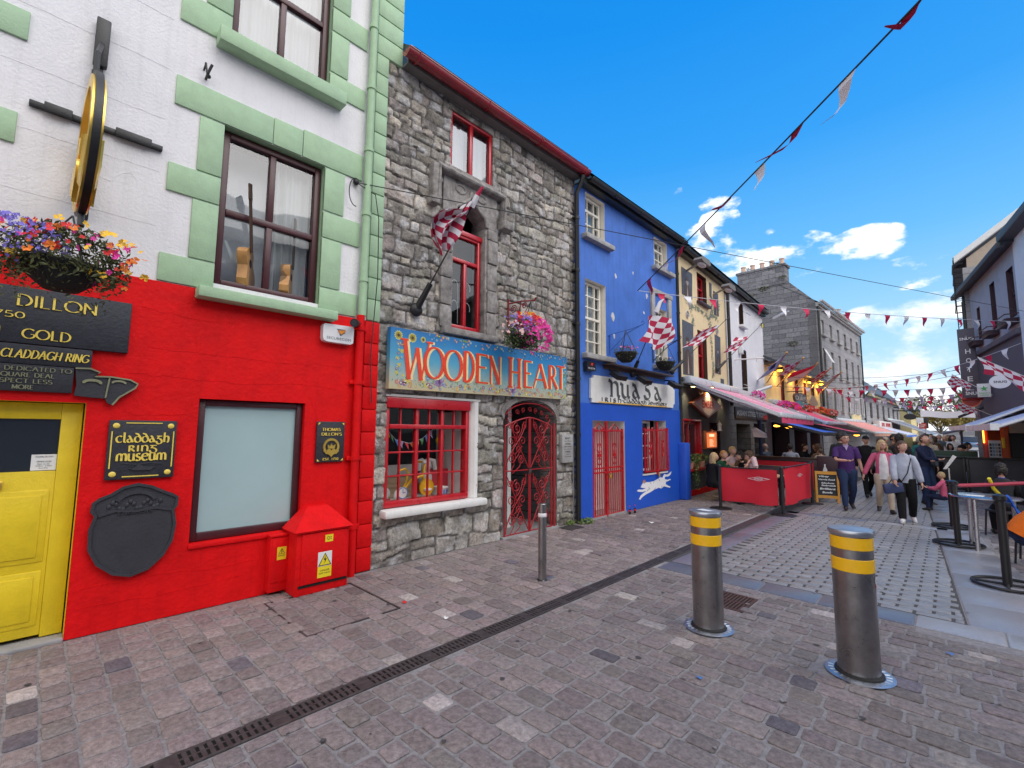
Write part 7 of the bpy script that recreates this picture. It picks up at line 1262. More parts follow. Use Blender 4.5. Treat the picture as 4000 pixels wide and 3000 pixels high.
for k, ((y0, z0), (yt, zt)) in enumerate((((0.06, 3.50), (-2.17, 4.26)), ((1.47, 3.48), (.14, 4.35)), ((3.94, 3.52), (2.53, 4.42)), ((6.86, 3.60), (5.24, 4.50)), ((9.42, 3.67), (7.89, 4.56)))):
 T, A, B, d = flag_pole('flag', FLG[k][0], (.05, y0, z0), (1.3, yt, zt), group='flags on the yellow pub', frame=FC, pm='wood_honey', socket=False, finial=1, r=.022); flag_cloth(T, slope_flag(A, B, .48, .96, (.35, .15, .3, .2, .2)[k], ((-.55, -.45, -.85, -.45, -.4)[k], 0, 0), .12, ph=k*1.3), 6, 4, FLG[k][1], FLG[k][2], sub=2)
# ------------------------------------------------------------------ tall grey stone building (frame FD)
H7 = Thing('stone_building', 'tall four storey grey stone building with a gable chimney and rows of windows', 'building', (0, 6, 0), frame=FD)
gw = []
for r_, (z0, z1) in enumerate(((7.15, 8.0), (4.95, 6.35), (2.9, 4.2))):
 for k in range(6): y = 1.0+k*1.85; gw.append((y, y+.62, z0, z1))
w = MB(); wall(w, 0, 11.6, 0, 8.75, [(*q, .2) for q in gw]); H7.part('front_wall', w, 'ashlar_grey')
for q in gw: window(H7, q[0]+.03, q[1]-.03, q[2]+.02, q[3]-.02, -.13, 'white_paint', fw=.05, heavy=((q[2]+q[3])/2,), pane='glass', room=False); s = MB(); s.bbox(-.05, .14, q[0]-.12, q[1]+.12, q[2]-.13, q[2]-.004, .01); H7.part('sill', s, 'pale_stone')
b = MB(); b.add([(.05, 1.05, 6.3), (.05, 1.6, 6.3), (.42, 1.6, 5.5), (.42, 1.05, 5.5)], [(0, 1, 2, 3)]); H7.part('open_sash', b, 'white_paint', smooth=0)
g_ = MB(); P = [(0, 0), (0, 8.85), (-1.45, 10.45), (-4.25, 10.75), (-5.6, 9.0), (-5.6, 0)]
g_.add([(p[0], 0, p[1]) for p in P]+[(p[0], .5, p[1]) for p in P], [(0, 1, 2, 3, 4, 5), (11, 10, 9, 8, 7, 6)]); H7.part('gable_wall', g_, 'grey_rubble_xz')
g_ = MB(); g_.box(-5.6, -.3, .5, 11.6, 0, 8.7); H7.part('core', g_, 'dark_room')
b = MB(); b.box(-4.05, -1.42, -.04, .75, 10.2, 11.25); b.bbox(-4.12, -1.35, -.10, .82, 11.25, 11.40, .02); ch = H7.part('chimney', b, 'grey_rubble_xz')
for k in range(5): b = MB(); b.lathe([(.14, 11.4), (.12, 11.75), (.15, 11.77), (.15, 11.82), (.1, 11.82)], (-3.8+.54*k, .35, 0), 14); H7.part('chimney_pot', b, 'pot_buff', of=ch)
b = MB(); b.box(-1.6, -.6, 10.9, 11.5, 9.2, 10.1); b.bbox(-1.68, -.52, 10.82, 11.58, 10.1, 10.2, .02); c2 = H7.part('chimney', b, 'ashlar_grey'); b = MB(); b.lathe([(.16, 10.2), (.13, 10.6), (.22, 10.65), (.22, 10.7), (.1, 10.7)], (-1.1, 11.2, 0), 12); H7.part('chimney_pot', b, 'lead_white', of=c2)
b = MB(); b.add([(.15, -.05, 8.78), (.15, 11.65, 8.78), (-2.9, 11.65, 11.0), (-2.9, -.05, 11.0)], [(0, 1, 2, 3)]); b.add([(-5.8, 11.65, 8.78), (-5.8, -.05, 8.78), (-2.9, -.05, 11.0), (-2.9, 11.65, 11.0)], [(0, 1, 2, 3)]); b.quad((0, 11.6, 8.7), (-2.9, 11.6, 10.95), (-5.6, 11.6, 8.7), (-2.9, 11.6, 8.6)); H7.part('roof', b, 'roof_slate')
b = MB(); b.bbox(-.05, .12, .0, 11.6, 8.55, 8.66, .02); b.bbox(-.05, .20, .0, 11.65, 8.66, 8.78, .02); H7.part('cornice', b, 'pale_stone'); gutter(H7, [(.26, -.05, 8.86), (.26, 11.8, 8.86)], .09, 'lead_white')
b = MB(); b.tube([(.08, .18, 8.7), (.08, .18, 3.0)], .06, 8); b.tube([(.08, 11.5, 8.7), (.08, 11.5, 2.0)], .05, 8); H7.part('downpipe', b, 'dark_gutter')
b = MB()
for (x, z, n_, r_) in ((-4.0, 9.9, 60, .35), (-2.6, 10.1, 70, .35), (-3.2, 9.85, 30, .25), (-1.55, 10.55, 40, .25), (-1.9, 11.42, 50, .25), (-1.2, 6.6, 60, .3), (-.5, 5.2, 0, .3), (-3.4, 11.5, 20, .15)): leaf_cloud(b, (x, -.06, z), (r_, .08, r_*.5), n_, .06, seed=int(x*7+99))
H7.part('wall_weeds', b, 'leaf_olive', smooth=0)
b = MB()
for k in range(7): b.tube([(.25, 1.4+1.45*k, 3.9), (.25, 1.4+1.45*k, 2.6)], .02, 5)
b.tube([(.25, .2, 3.9), (.25, 11, 3.9)], .02, 5); H7.part('railing', b, 'white_metal')
T = Thing('notice_board', 'pale green notice board on the wall of the tall grey building', 'sign', (.1, 8.2, 2.4), frame=FD); b = MB(); b.bbox(.02, .10, 6.9, 9.9, 2.38, 2.82, .01); T.part('board', b, 'green_paint'); b = MB(); b.quad((.102, 7.0, 2.42), (.102, 9.8, 2.42), (.102, 9.8, 2.78), (.102, 7.0, 2.78)); T.part('panel', b, 'pale_yellow', smooth=0)
# ------------------------------------------------------------------ farther buildings
H8 = Thing('stone_cottage', 'low grey stone building with a long slate roof beyond the tall one', 'building', (0, 11, 0), frame=FE); w = MB(); ew = [(2.0+3.3*k, 3.2+3.3*k, 2.7, 3.9) for k in range(6)]; wall(w, 0, 21, 0, 4.4, [(*q, .2) for q in ew]); H8.part('wall', w, 'ashlar_grey')
for q in ew: window(H8, q[0]+.03, q[1]-.03, q[2], q[3], -.12, 'wood_dark', fw=.07, heavy=(3.4,), pane='glass', room=False)
b = MB(); b.add([(.4, -.1, 4.4), (.4, 21.2, 4.4), (-3.0, 21.2, 7.4), (-3.0, -.1, 7.4)], [(0, 1, 2, 3)]); b.quad((0, 0, 4.4), (-3, 0, 7.35), (-6, 0, 4.4), (-3, 0, 4.3)); H8.part('roof', b, 'roof_slate'); b = MB(); b.box(-6, -.3, 0, 21, 0, 4.4); H8.part('core', b, 'dark_room'); gutter(H8, [(.48, 0, 4.42), (.48, 21, 4.42)], .1, 'dark_gutter')
T = Thing('shop_sign', 'red lettered white box fascia over a far shop front', 'sign', (.3, 5.5, 2.1), frame=FE); b = MB(); b.bbox(.1, .5, 2.2, 9.6, 1.95, 2.5, .02); T.part('board', b, 'sign_plate'); b = MB(); [b.box(.505, .512, 3.2+.55*k, 3.6+.55*k, 2.1, 2.38) for k in (0, 1, 2, 4, 5, 6, 7, 8)]; T.part('lettering', b, 'sign_red', smooth=0)
H9 = Thing('gabled_house', 'pale yellow gabled house at the end of the street', 'house', (-2, 64, 0)); b = MB(); b.add([(-6.5, 64, 0), (1.25, 64, 0), (1.25, 64, 3.5), (-1.6, 64, 6.6), (-4.2, 64, 3.6), (-6.5, 64, 3.6)]+[(p, 75, q) for p, q in ((-6.5, 0), (1.25, 0), (1.25, 3.5), (-1.6, 6.6), (-4.2, 3.6), (-6.5, 3.6))], [(0, 1, 2, 3, 4, 5), (1, 7, 8, 2)]); H9.part('wall', b, 'pale_yellow', smooth=0); b = MB(); b.add([(1.45, 63.8, 3.35), (1.45, 75, 3.35), (-1.6, 75, 6.75), (-1.6, 63.8, 6.75), (-4.5, 63.8, 3.4), (-4.5, 75, 3.4)], [(0, 1, 2, 3), (3, 2, 5, 4)]); H9.part('roof', b, 'roof_slate')
T = Thing('hanging_sign', 'oval dark framed hanging sign on a bracket before the pale yellow gable', 'sign', (1.0, 58, 3.0)); b = MB(); b.tube([(.3, 58, 3.75), (2.4, 58, 3.7)], .05, 6); b.tube([(.3, 58, 4.1), (2.0, 58, 3.75)], .04, 6); T.part('bracket', b, 'black_iron'); b = MB(); b.lathe([(0, 0), (.28, 0), (.30, .04), (.46, .04), (.48, 0), (.46, -.04), (0, -.04)], (0, 0, 0), 24, axis='y', mis=[1, 0, 0, 0, 0, 0]); b.v = [(v[0]+1.55, v[1]+58, v[2]*.6+3.15) for v in b.v]; b.f = [f[::-1] for f in b.f]; T.part('oval_board', b, ['black_iron', 'sign_plate'])
T = Thing('parking_sign', 'street sign post with a white panel over a brown one and a dark back panel', 'sign', (3.3, 44, 0)); b = MB(); b.tube([(3.16, 44, 0), (3.16, 44, 2.7)], .05, 8); T.part('post', b, 'metal_grey'); b = MB(); b.bbox(2.70, 3.08, 43.88, 43.94, 2.35, 2.70, .01); T.part('white_panel', b, 'white_plastic'); b = MB(); b.bbox(2.82, 3.22, 43.86, 43.92, 1.92, 2.30, .01); T.part('brown_panel', b, 'sign_red'); b = MB(); b.bbox(3.09, 3.32, 43.95, 44.05, 1.95, 2.72, .01); T.part('side_panel', b, 'dark_panel')
b = MB(); b.rib([(2.88, 2.18), (3.16, 2.18)], .04, x=0, th=.004); b.rib([(2.88, 2.05), (3.1, 2.05)], .04, x=0, th=.004); b.v = [(v[1], 43.855-v[0], v[2]) for v in b.v]; T.part('lettering', b, 'white_paint', smooth=0)
# ------------------------------------------------------------------ the far side of the street (frame FH, street on the -x side)
H10 = Thing('hotel', 'dusky purple grey hotel with flower boxes and a dark ground floor', 'hotel', (0, 13.3, 0), frame=FH)
hw_ = [(10.35, 11.05, 5.15, 6.68), (12.35, 12.95, 5.15, 6.75), (14.45, 14.9, 5.15, 6.35)]
def wallr(mb, *a, **k):
 n0 = len(mb.v); wall(mb, *a, **k); mb.v[n0:] = [(-v[0], v[1], v[2]) for v in mb.v[n0:]]
w = MB(); wallr(w, 10.1, 16.6, 4.75, 7.3, [(*q, .2, 1) for q in hw_]); H10.part('upper_wall', w, ['hotel_render', 'plum_paint']); w = MB(); wallr(w, 10.1, 16.6, 0, 4.75, [(10.6, 13, 0, 2.2, .5), (13.6, 16, 0, 2.2, .5)]); H10.part('lower_wall', w, 'hotel_dark')
w = MB(); w.box(.5, 6, 10.1, 16.6, 0, 7.3); H10.part('core', w, 'dark_room')
for k, q in enumerate(hw_):
 b = MB();
 for a in ((q[0], q[0]+.06, q[2], q[3]), (q[1]-.06, q[1], q[2], q[3]), (q[0], q[1], q[3]-.06, q[3]), (q[0], q[1], (q[2]+q[3])/2-.03, (q[2]+q[3])/2+.03)): b.box(.10, .15, *a)
 wn = H10.part('window', b, 'plum_paint'); b = MB(); b.quad((.13, q[0], q[2]), (.13, q[1], q[2]), (.13, q[1], q[3]), (.13, q[0], q[3])); H10.part('pane', b, 'glass', of=wn, smooth=0)
 b = MB()
 for z in (5.02, 5.16): b.tube([(-.02, q[0]-.25, z), (-.32, q[0]-.2, z), (-.32, q[1]+.2, z), (-.02, q[1]+.25, z)], .018, 5)
 b.bbox(-.28, -.02, q[0]-.15, q[1]+.15, 4.88, 5.06, .02); H10.part('window_box', b, 'plum_paint')
b = MB(); b.add([(-.30, 9.9, 7.22), (-.30, 16.8, 7.22), (3.4, 16.8, 8.1), (3.4, 9.9, 8.1), (-.30, 9.9, 7.38), (-.30, 16.8, 7.38), (3.4, 16.8, 8.26), (3.4, 9.9, 8.26)], [(3, 2, 1, 0), (4, 5, 6, 7), (0, 1, 5, 4), (1, 2, 6, 5), (2, 3, 7, 6), (3, 0, 4, 7)]); b.bbox(-.40, -.22, 9.9, 16.8, 7.16, 7.34, .03); H10.part('roof', b, 'roof_slate')
b = MB(); b.bbox(-.12, 0, 10.1, 16.6, 4.55, 4.72, .02); H10.part('string_course', b, 'hotel_dark'); b = MB(); b.tube([(-.08, 16.3, 7.2), (-.08, 16.3, 3.0)], .06, 8); b.tube([(-.1, 16.45, 7.0), (-.1, 16.45, 4.8)], .04, 8); H10.part('downpipe', b, 'dark_gutter')
H11 = Thing('corner_house', 'pale blue white house with a dark eave next to the purple grey hotel', 'house', (0, 7.5, 0), frame=FH); w = MB(); wallr(w, 3, 10.08, 2.9, 7.35, [(4.5, 5.3, 4.8, 6.4), (7.2, 8.0, 4.8, 6.4)], x=.02); H11.part('upper_wall', w, 'pale_render'); w = MB(); wallr(w, 3, 10.08, 0, 2.9, [(4, 6, 0, 2.2, .4), (7, 9.4, 0, 2.2, .4)]); H11.part('lower_wall', w, 'hotel_dark'); w = MB(); w.box(.45, 6, 3, 10.08, 0, 7.3); H11.part('core', w, 'dark_room'); b = MB(); b.bbox(-.35, 4, 2.9, 10.1, 7.35, 7.6, .04); H11.part('eave', b, 'roof_slate')
H12 = Thing('tall_building', 'taller tan building with a white edged gable rising behind the hotel', 'building', (7, 26, 0)); g_ = MB(); P = [(5.55, 0), (5.55, 8.75), (5.62, 8.79), (8.6, 11.1), (11.6, 8.8), (11.6, 0)]; g_.add([(p[0], 26.05, p[1]) for p in P]+[(p[0], 33, p[1]) for p in P], [(0, 1, 2, 3, 4, 5), (0, 6, 7, 1)]); H12.part('gable_wall', g_, 'tan_render', smooth=0)
b = MB();
for (a, c_) in (((5.18, 8.62), (8.6, 11.26)), ((8.6, 11.26), (12, 8.6))): b.add([(a[0], 25.9, a[1]-.02), (c_[0], 25.9, c_[1]-.02), (c_[0], 25.9, c_[1]+.24), (a[0], 25.9, a[1]+.24), (a[0], 26.1, a[1]-.02), (c_[0], 26.1, c_[1]-.02), (c_[0], 26.1, c_[1]+.24), (a[0], 26.1, a[1]+.24)], [(3, 2, 1, 0), (4, 5, 6, 7), (0, 1, 5, 4), (1, 2, 6, 5), (2, 3, 7, 6), (3, 0, 4, 7)])
H12.part('bargeboard', b, 'white_paint'); b = MB(); b.add([(5.15, 26.1, 8.88), (5.15, 33.2, 8.88), (8.6, 33.2, 11.5), (8.6, 26.1, 11.5), (12, 26.1, 8.88), (12, 33.2, 8.88)], [(0, 1, 2, 3), (3, 2, 5, 4)]); b.box(5.15, 5.9, 28, 33, 8.9, 9.3); H12.part('roof', b, 'roof_slate'); b = MB(); b.box(5.40, 6.6, 25.2, 26.0, 7.55, 8.15); b.box(5.40, 6.4, 25.6, 26, 0, 7.6); H12.part('lean_to', b, 'ashlar_grey')
b = MB()
for z in (6.7, 7.3, 7.9, 8.4): b.tube([(5.42, 25.4, z), (5.12, 25.5, z), (5.10, 27.0, z), (5.4, 27.0, z)], .018, 5)
for k in range(7): b.tube([(5.12, 25.5+.25*k, 6.7), (5.12, 25.5+.25*k, 8.4)], .012, 5)
for k in range(12): b.tube([(5.16, 26.9, 5.7+.25*k), (5.45, 26.9, 5.7+.25*k)], .012, 5)
b.tube([(5.16, 26.9, 5.6), (5.14, 26.9, 8.6)], .018, 5); H12.part('fire_escape', b, 'black_metal')
T = Thing('hotel_sign', 'tall dark vertical hotel sign projecting over the street', 'sign', (5.35, 25.8, 3.0)); b = MB(); b.bbox(5.08, 5.58, 25.74, 25.84, 2.9, 5.80, .01); T.part('board', b, 'hotel_dark'); b = MB()
def facing(mb, txt, x0, x1, z0, z1, y, bold=0., mi=0):
 vs, fs = sans(txt, 1., bold); a = min(v[0] for v in vs); c = max(v[0] for v in vs); e = min(v[1] for v in vs); f = max(v[1] for v in vs)
 mb.add([(x0+(v[0]-a)/(c-a)*(x1-x0), y, z0+(v[1]-e)/(f-e)*(z1-z0)) for v in vs], fs, mi)
facing(b, 'THE', 5.30, 5.36, 5.47, 5.50, 25.73); facing(b, 'SNUG', 5.13, 5.54, 5.33, 5.44, 25.73, .02)
for k, ch_ in enumerate('HOTEL'): facing(b, ch_, 5.27, 5.42, 4.78-.37*k, 4.97-.37*k, 25.73, .01)
T.part('lettering', b, 'reflect_white', smooth=0)
hs_ = T.o; hs_.scale = (.961, .961, .961); hs_.location = (4.95+(5.35-4.95)*.961, 24.8, 1.6+(3.0-1.6)*.961)
T = Thing('small_sign', 'low dark hanging sign with white letters under the vertical hotel sign', 'sign', (5.3, 24, 2.9)); b = MB(); b.bbox(5.12, 5.60, 24.0, 24.08, 2.92, 3.20, .01); T.part('board', b, 'hotel_dark'); b = MB(); facing(b, 'SNUG', 5.16, 5.56, 3.02, 3.14, 23.99, .02); T.part('lettering', b, 'reflect_white', smooth=0)
T = Thing('lottery_sign', 'white lottery sign with a green star', 'sign', (5.6, 23.5, 2.9)); b = MB(); b.bbox(5.46, 5.80, 23.46, 23.54, 2.90, 3.38, .01); T.part('board', b, 'reflect_white'); b = MB(); b.add([(5.63+(.11 if k % 2 == 0 else .045)*math.sin(k*math.pi/5), 23.45, 3.20+(.11 if k % 2 == 0 else .045)*math.cos(k*math.pi/5)) for k in range(10)], [tuple(range(10))]); facing(b, 'National', 5.50, 5.76, 3.02, 3.07, 23.45, .02); facing(b, 'Lottery', 5.52, 5.74, 2.94, 3.0, 23.45, .02); T.part('print', b, 'lottery_green', smooth=0)
T = Thing('oval_sign', 'white oval hanging sign with dark capitals beside the chequered hotel flag', 'sign', (6.0, 23, 3.4)); b = MB(); b.lathe([(0, -.03), (.26, -.03), (.27, 0), (.26, .03), (0, .03)], (0, 0, 0), 24, axis='y'); b.v = [(v[0]+6.02, v[1]+23, v[2]*.85+3.38) for v in b.v]; T.part('board', b, 'reflect_white'); b = MB(); facing(b, 'SNUG', 5.86, 6.18, 3.34, 3.42, 22.96, .02); T.part('lettering', b, 'ink', smooth=0); b = MB(); b.tube([(6.0, 23, 3.6), (6.3, 23, 3.7)], .02, 5); T.part('bracket', b, 'black_iron'); T.o.scale = (.87, .87, .87); T.o.location = (4.95+(6.0-4.95)*.87, 20, 1.6+(3.4-1.6)*.87)
T = Thing('oval_sign', 'half oval red sign with a gold rim hanging low under the hotel sign', 'sign', (5.3, 24.3, 2.6)); b = MB(); b.prism([(-.25, 2.84), (.25, 2.84)]+[(.25*math.cos(a), 2.84-.24*math.sin(a)) for a in [math.pi*k/10 for k in range(1, 10)]], 0, .05); b.v = [(5.30+v[1], 24.3+v[0], v[2]) for v in b.v]; T.part('board', b, 'sign_red'); b = MB(); b.rib([(-.25, 2.84)]+[(-.25*math.cos(a), 2.84-.24*math.sin(a)) for a in [math.pi*k/10 for k in range(1, 10)]]+[(.25, 2.84)], .03, x=.0, th=.01); b.v = [(5.30+v[1], 24.29-v[0], v[2]) for v in b.v]; T.part('rim', b, 'copper'); b = MB(); b.bbox(5.04, 5.62, 24.25, 24.35, 2.84, 2.93, .01); T.part('top_bar', b, 'sign_red')
def flag_right(lbl, base, tip, v0, v1, drop, out, n1, n2, ph=0):
 T, A, B, d = flag_pole('flag', lbl, base, tip, group='chequered flags along the street', pm='white_paint', socket=False); flag_cloth(T, slope_flag(A, B, v0, v1, drop, out, .06, ph=ph), n1, n2, MW, chk2, sub=3); return T
flag_right('maroon and white chequered flag blowing out beside the oval hotel sign', (6.35, 16.2, 2.78), (5.35, 15.8, 3.45), .2, 1.0, .36, (.1, .0, 0), 6, 4)
flag_right('bunched chequered flag hanging in front of the lottery sign', (5.75, 21.5, 2.85), (4.85, 21.0, 3.55), .5, 1.0, .28, (-.1, 0, 0), 6, 6, 2)
flag_right('twisted chequered flag hanging low under the half oval red sign', (5.8, 23.0, 2.2), (4.95, 22.5, 2.7), .45, 1.0, .25, (0, 0, 0), 6, 5, 3)
b = MB(); b.bbox(4.9, 5.6, 23.95, 24.05, 2.2, 2.3, .01); b.v = [(v[0], v[1], v[2]+(v[0]-4.9)*.5-.05) for v in b.v]; solo('wooden_brace', 'dark slanting timber brace under the far signs', 'brace', b, 'dark_panel', (5.2, 24, 2.2))
# awnings, stall and partitions on that side
def awning_r(lbl, y0, y1, xf0, xf1, zf, xw, zw, mats):
 T = Thing('awning', lbl, 'awning', ((xf0+xw)/2, (y0+y1)/2, zf), group='awnings over the pavement')
 b = MB(); b.grid(lambda u, v: ((xf0+(xf1-xf0)*u)*(1-v)+xw*v-(.15*u*v), y0+(y1-y0)*u, zf+(zw-zf)*v-.03*math.sin(3.1*v)), 8, 6); T.part('canopy', b, mats, smooth=60)
 b = MB(); b.add([(xf0-.06, y0, zf-.07), (xf0+.06, y0, zf-.07), (xf0+.06, y0, zf+.06), (xf0-.06, y0, zf+.06), (xf1-.06, y1, zf-.07), (xf1+.06, y1, zf-.07), (xf1+.06, y1, zf+.06), (xf1-.06, y1, zf+.06)], [(3, 2, 1, 0), (4, 5, 6, 7), (0, 1, 5, 4), (1, 2, 6, 5), (2, 3, 7, 6), (3, 0, 4, 7)]); T.part('front_bar', b, 'white_metal')
 b = MB(); b.tube([(xf0+.05, y0+.03, zf), (xw, y0+.03, zw-.05)], .035, 6); T.part('side_rail', b, 'white_metal'); return T
awning_r('wide pale awning over the orange kiosk', 12.9, 17.2, 5.42, 5.12, 1.74, 7.4, 2.62, 'awning_pale'); awning_r('second pale awning just beyond the one over the orange kiosk', 17.25, 21.5, 5.10, 4.72, 1.77, 7.0, 2.75, 'awning_pale')
b = MB(); b.add([(4.5, 21.8, 1.55), (6.0, 21.8, 2.0), (6.0, 21.9, 2.0), (4.5, 21.9, 1.55), (4.5, 21.8, 1.60), (6.0, 21.8, 2.06), (6.0, 24, 2.06), (4.3, 24, 1.60)], [(0, 1, 5, 4), (4, 5, 6, 7)]); b.tube([(4.95, 21.9, 0), (4.95, 21.9, 1.7)], .03, 6); solo('parasol_roof', 'dark small canopy roof on a post beyond the pale awnings', 'canopy', b, 'hotel_dark', (5.2, 22, 0))
K = Thing('kiosk', 'bright orange wooden kiosk behind the black partitions', 'kiosk', (5.6, 18.4, 0)); b = MB(); b.bbox(5.36, 5.47, 18.28, 18.5, .0, 1.76, .01, 1); b.bbox(5.72, 5.86, 18.26, 18.5, 0, 1.85, .01); b.box(5.4, 5.9, 19.0, 19.05, 0, 1.8); b.bbox(5.40, 5.9, 18.3, 18.5, 1.70, 1.80, .01); K.part('frame', b, ['orange_wood', 'sign_red']); b = MB(); b.box(5.37, 5.40, 18.2, 18.27, 1.35, 1.72); K.part('lit_strip', b, 'lamp_yellow'); b = MB(); b.box(5.9, 6.7, 18.7, 18.8, 0, 1.72); K.part('back_panel', b, 'dark_panel')
b = MB(); b.bbox(5.88, 6.6, 18.2, 18.9, 1.62, 1.9, .01); K.part('side_panel', b, 'tan_render')
T = Thing('postcard_rack', 'white postcard rack standing in the orange kiosk', 'rack', (5.58, 18.1, .9)); b = MB(); b.bbox(5.46, 5.70, 18.1, 18.16, .96, 1.42, .01); T.part('rack_frame', b, 'white_plastic'); b = MB()
for r_ in range(4):
 for c_ in range(4): b.box(5.475+.055*c_, 5.52+.055*c_, 18.085, 18.098, 1.0+.09*r_, 1.07+.09*r_, (r_*3+c_) % 3)
T.part('postcards', b, ['cloth_slate', 'cloth_lightblue', 'tan_render'], smooth=0)
b = MB(); b.bbox(5.72, 5.78, 18.22, 18.25, 1.22, 1.50, .006); solo('paper_sheet', 'yellow paper hanging on the orange post of the kiosk', 'paper', b, 'label_yellow', (5.75, 18.22, 1.22))
for k, (x0, x1, y, m_, lb) in enumerate(((4.30, 4.98, 17.8, 'dark_panel', 'first black partition of the terrace across the granite strip'), (4.99, 5.62, 17.78, 'grey_panel', 'dark grey partition with framed panels beside the black one'), (5.63, 6.6, 17.7, 'grey_panel', 'dark grey partition closest to the kiosk doorway'))):
 T = Thing('partition', lb, 'partition', ((x0+x1)/2, y, 0), group='dark partitions around the terrace'); b = MB(); b.bbox(x0, x1, y-.04, y+.04, .06, .92, .012); T.part('panel', b, m_); b = MB(); b.bbox(x0-.01, x1+.01, y-.07, y+.07, .92, .97, .01); b.bbox(x0, x0+.06, y-.06, y+.06, 0, .92, .01); b.bbox(x1-.06, x1, y-.06, y+.06, 0, .92, .01); T.part('partition_frame', b, 'black_metal')
b = MB(); b.bbox(4.3, 5.25, 18.6, 18.7, .70, 1.10, .012); solo('terrace_screen', 'dark green screen standing behind the first black partition', 'screen', b, 'green_panel', (4.8, 18.6, .0))
# posts, rope, table, chairs
def ring_post(lbl, x, y, h, ring=.27):
 T = Thing('barrier_post', lbl, 'post', (x, y, 0), group='black barrier posts on wheel bases', local=True)
 b = MB(); b.tube([(ring*math.cos(a), ring*math.sin(a), .022) for a in [2*math.pi*k/28 for k in range(28)]], .016, 8, closed=True); b.tube([(-ring, .0, .022), (ring, .0, .022)], .014, 6); b.tube([(0, -ring, .022), (0, ring, .022)], .014, 6); T.part('wheel_base', b, 'black_metal')
 b = MB(); b.tube([(0, 0, .01), (0, 0, h)], .038, 14); T.part('pole', b, 'black_metal'); b = MB(); b.lathe([(.04, h-.02), (.055, h), (.055, h+.04), (.02, h+.06), (0, h+.06)], n=14); b.tube([(-.05, 0, h-.04), (.08, .02, h-.04)], .012, 6); T.part('post_cap', b, 'black_plastic'); return T
ring_post('black barrier post on a wheel base farthest along the granite strip', 4.75, 11.08, .74); ring_post('black barrier post on a wheel base between its two twins', 4.82, 9.41, .86); ring_post('black barrier post on a wheel base standing alone near the granite strip edge', 5.20, 7.26, .90)
b = MB(); b.tube(sag((4.82, 9.42, .84), (6.9, 11.6, 1.0), .02, 12), .026, 8); solo('barrier_rope', 'thick red rope running from the middle barrier post across the terrace', 'rope', b, 'red_string', (4.82, 9.42, .84))
T = Thing('cafe_table', 'round steel cafe table with straight legs beside the barrier posts', 'table', (5.13, 9.4, 0), local=True); b = MB(); b.lathe([(0, .700), (.36, .700), (.375, .708), (.375, .722), (.365, .728), (0, .728)], n=40); T.part('tabletop', b, 'steel')
for k in range(3): a = (2.2, 4.3, 6.2)[k]; b = MB(); b.tube([(.27*math.cos(a), .27*math.sin(a), .70), (.29*math.cos(a), .29*math.sin(a), 0)], .026, 10); T.part('leg', b, 'steel')
b = MB(); b.prism([(-.1, -.06), (.08, -.08), (.1, .05), (-.07, .07)], .729, .733, fn=lambda x, y, z: (5.03+y, 9.30+z, x)); solo('menu_card', 'white paper lying on the round steel table', 'menu', b, 'paper', (5.03, 9.3, .73))
b = MB(); b.prism([(0, 0), (.05, .0), (.20, .24), (.15, .27)], 0, .012, fn=lambda x, y, z: (4.66+y, 12.0+x, .93+z)); b.tube([(4.74, 12.0, .0), (4.74, 12.0, .95)], .015, 6); solo('menu_stand', 'slanted glossy menu holder on a thin stand by the partitions', 'menu stand', b, 'steel', (4.7, 12, 0))
def chair(lbl, x, y, rot, m_='dark_panel', g_='cafe chairs', fr='black_metal'):
 T = Thing('chair', lbl, 'chair', (x, y, 0), rot, group=g_, local=True); b = MB(); b.bbox(-.19, .19, -.19, .19, .385, .415, .012); T.part('seat', b, m_); b = MB(); b.grid(lambda u, v: (-.19+.38*u, -.20-.05*math.sin(math.pi*u)-.05*v, .50+.32*v), 6, 4); b.grid(lambda u, v: (-.19+.38*u, -.215-.05*math.sin(math.pi*u)-.05*v, .50+.32*v), 6, 4); T.part('backrest', b, m_)
 for sx in (-1, 1):
  b = MB(); b.tube([(sx*.18, -.21, .82), (sx*.18, -.18, .40), (sx*.19, -.22, 0)], .012, 6); T.part('leg', b, fr); b = MB(); b.tube([(sx*.18, .17, .40), (sx*.19, .20, 0)], .012, 6); T.part('leg', b, fr)
 return T
chair('black metal chair at the edge of the far terrace beside the first partition', 4.24, 17.6, 1.2); chair('dark chair holding up the bright blue jacket', 5.56, 8.75, 1.4); chair('dark chair under the child in the hooded jacket', 5.40, 10.6, 2.2)
b = MB(); b.tube([(5.30, 10.05, .70), (5.24, 9.9, .80), (5.2, 9.8, .95)], .022, 8); solo('scooter_handle', 'yellow grip of something leaning beside the hooded child', 'handle', b, 'label_yellow', (5.2, 9.9, .7))
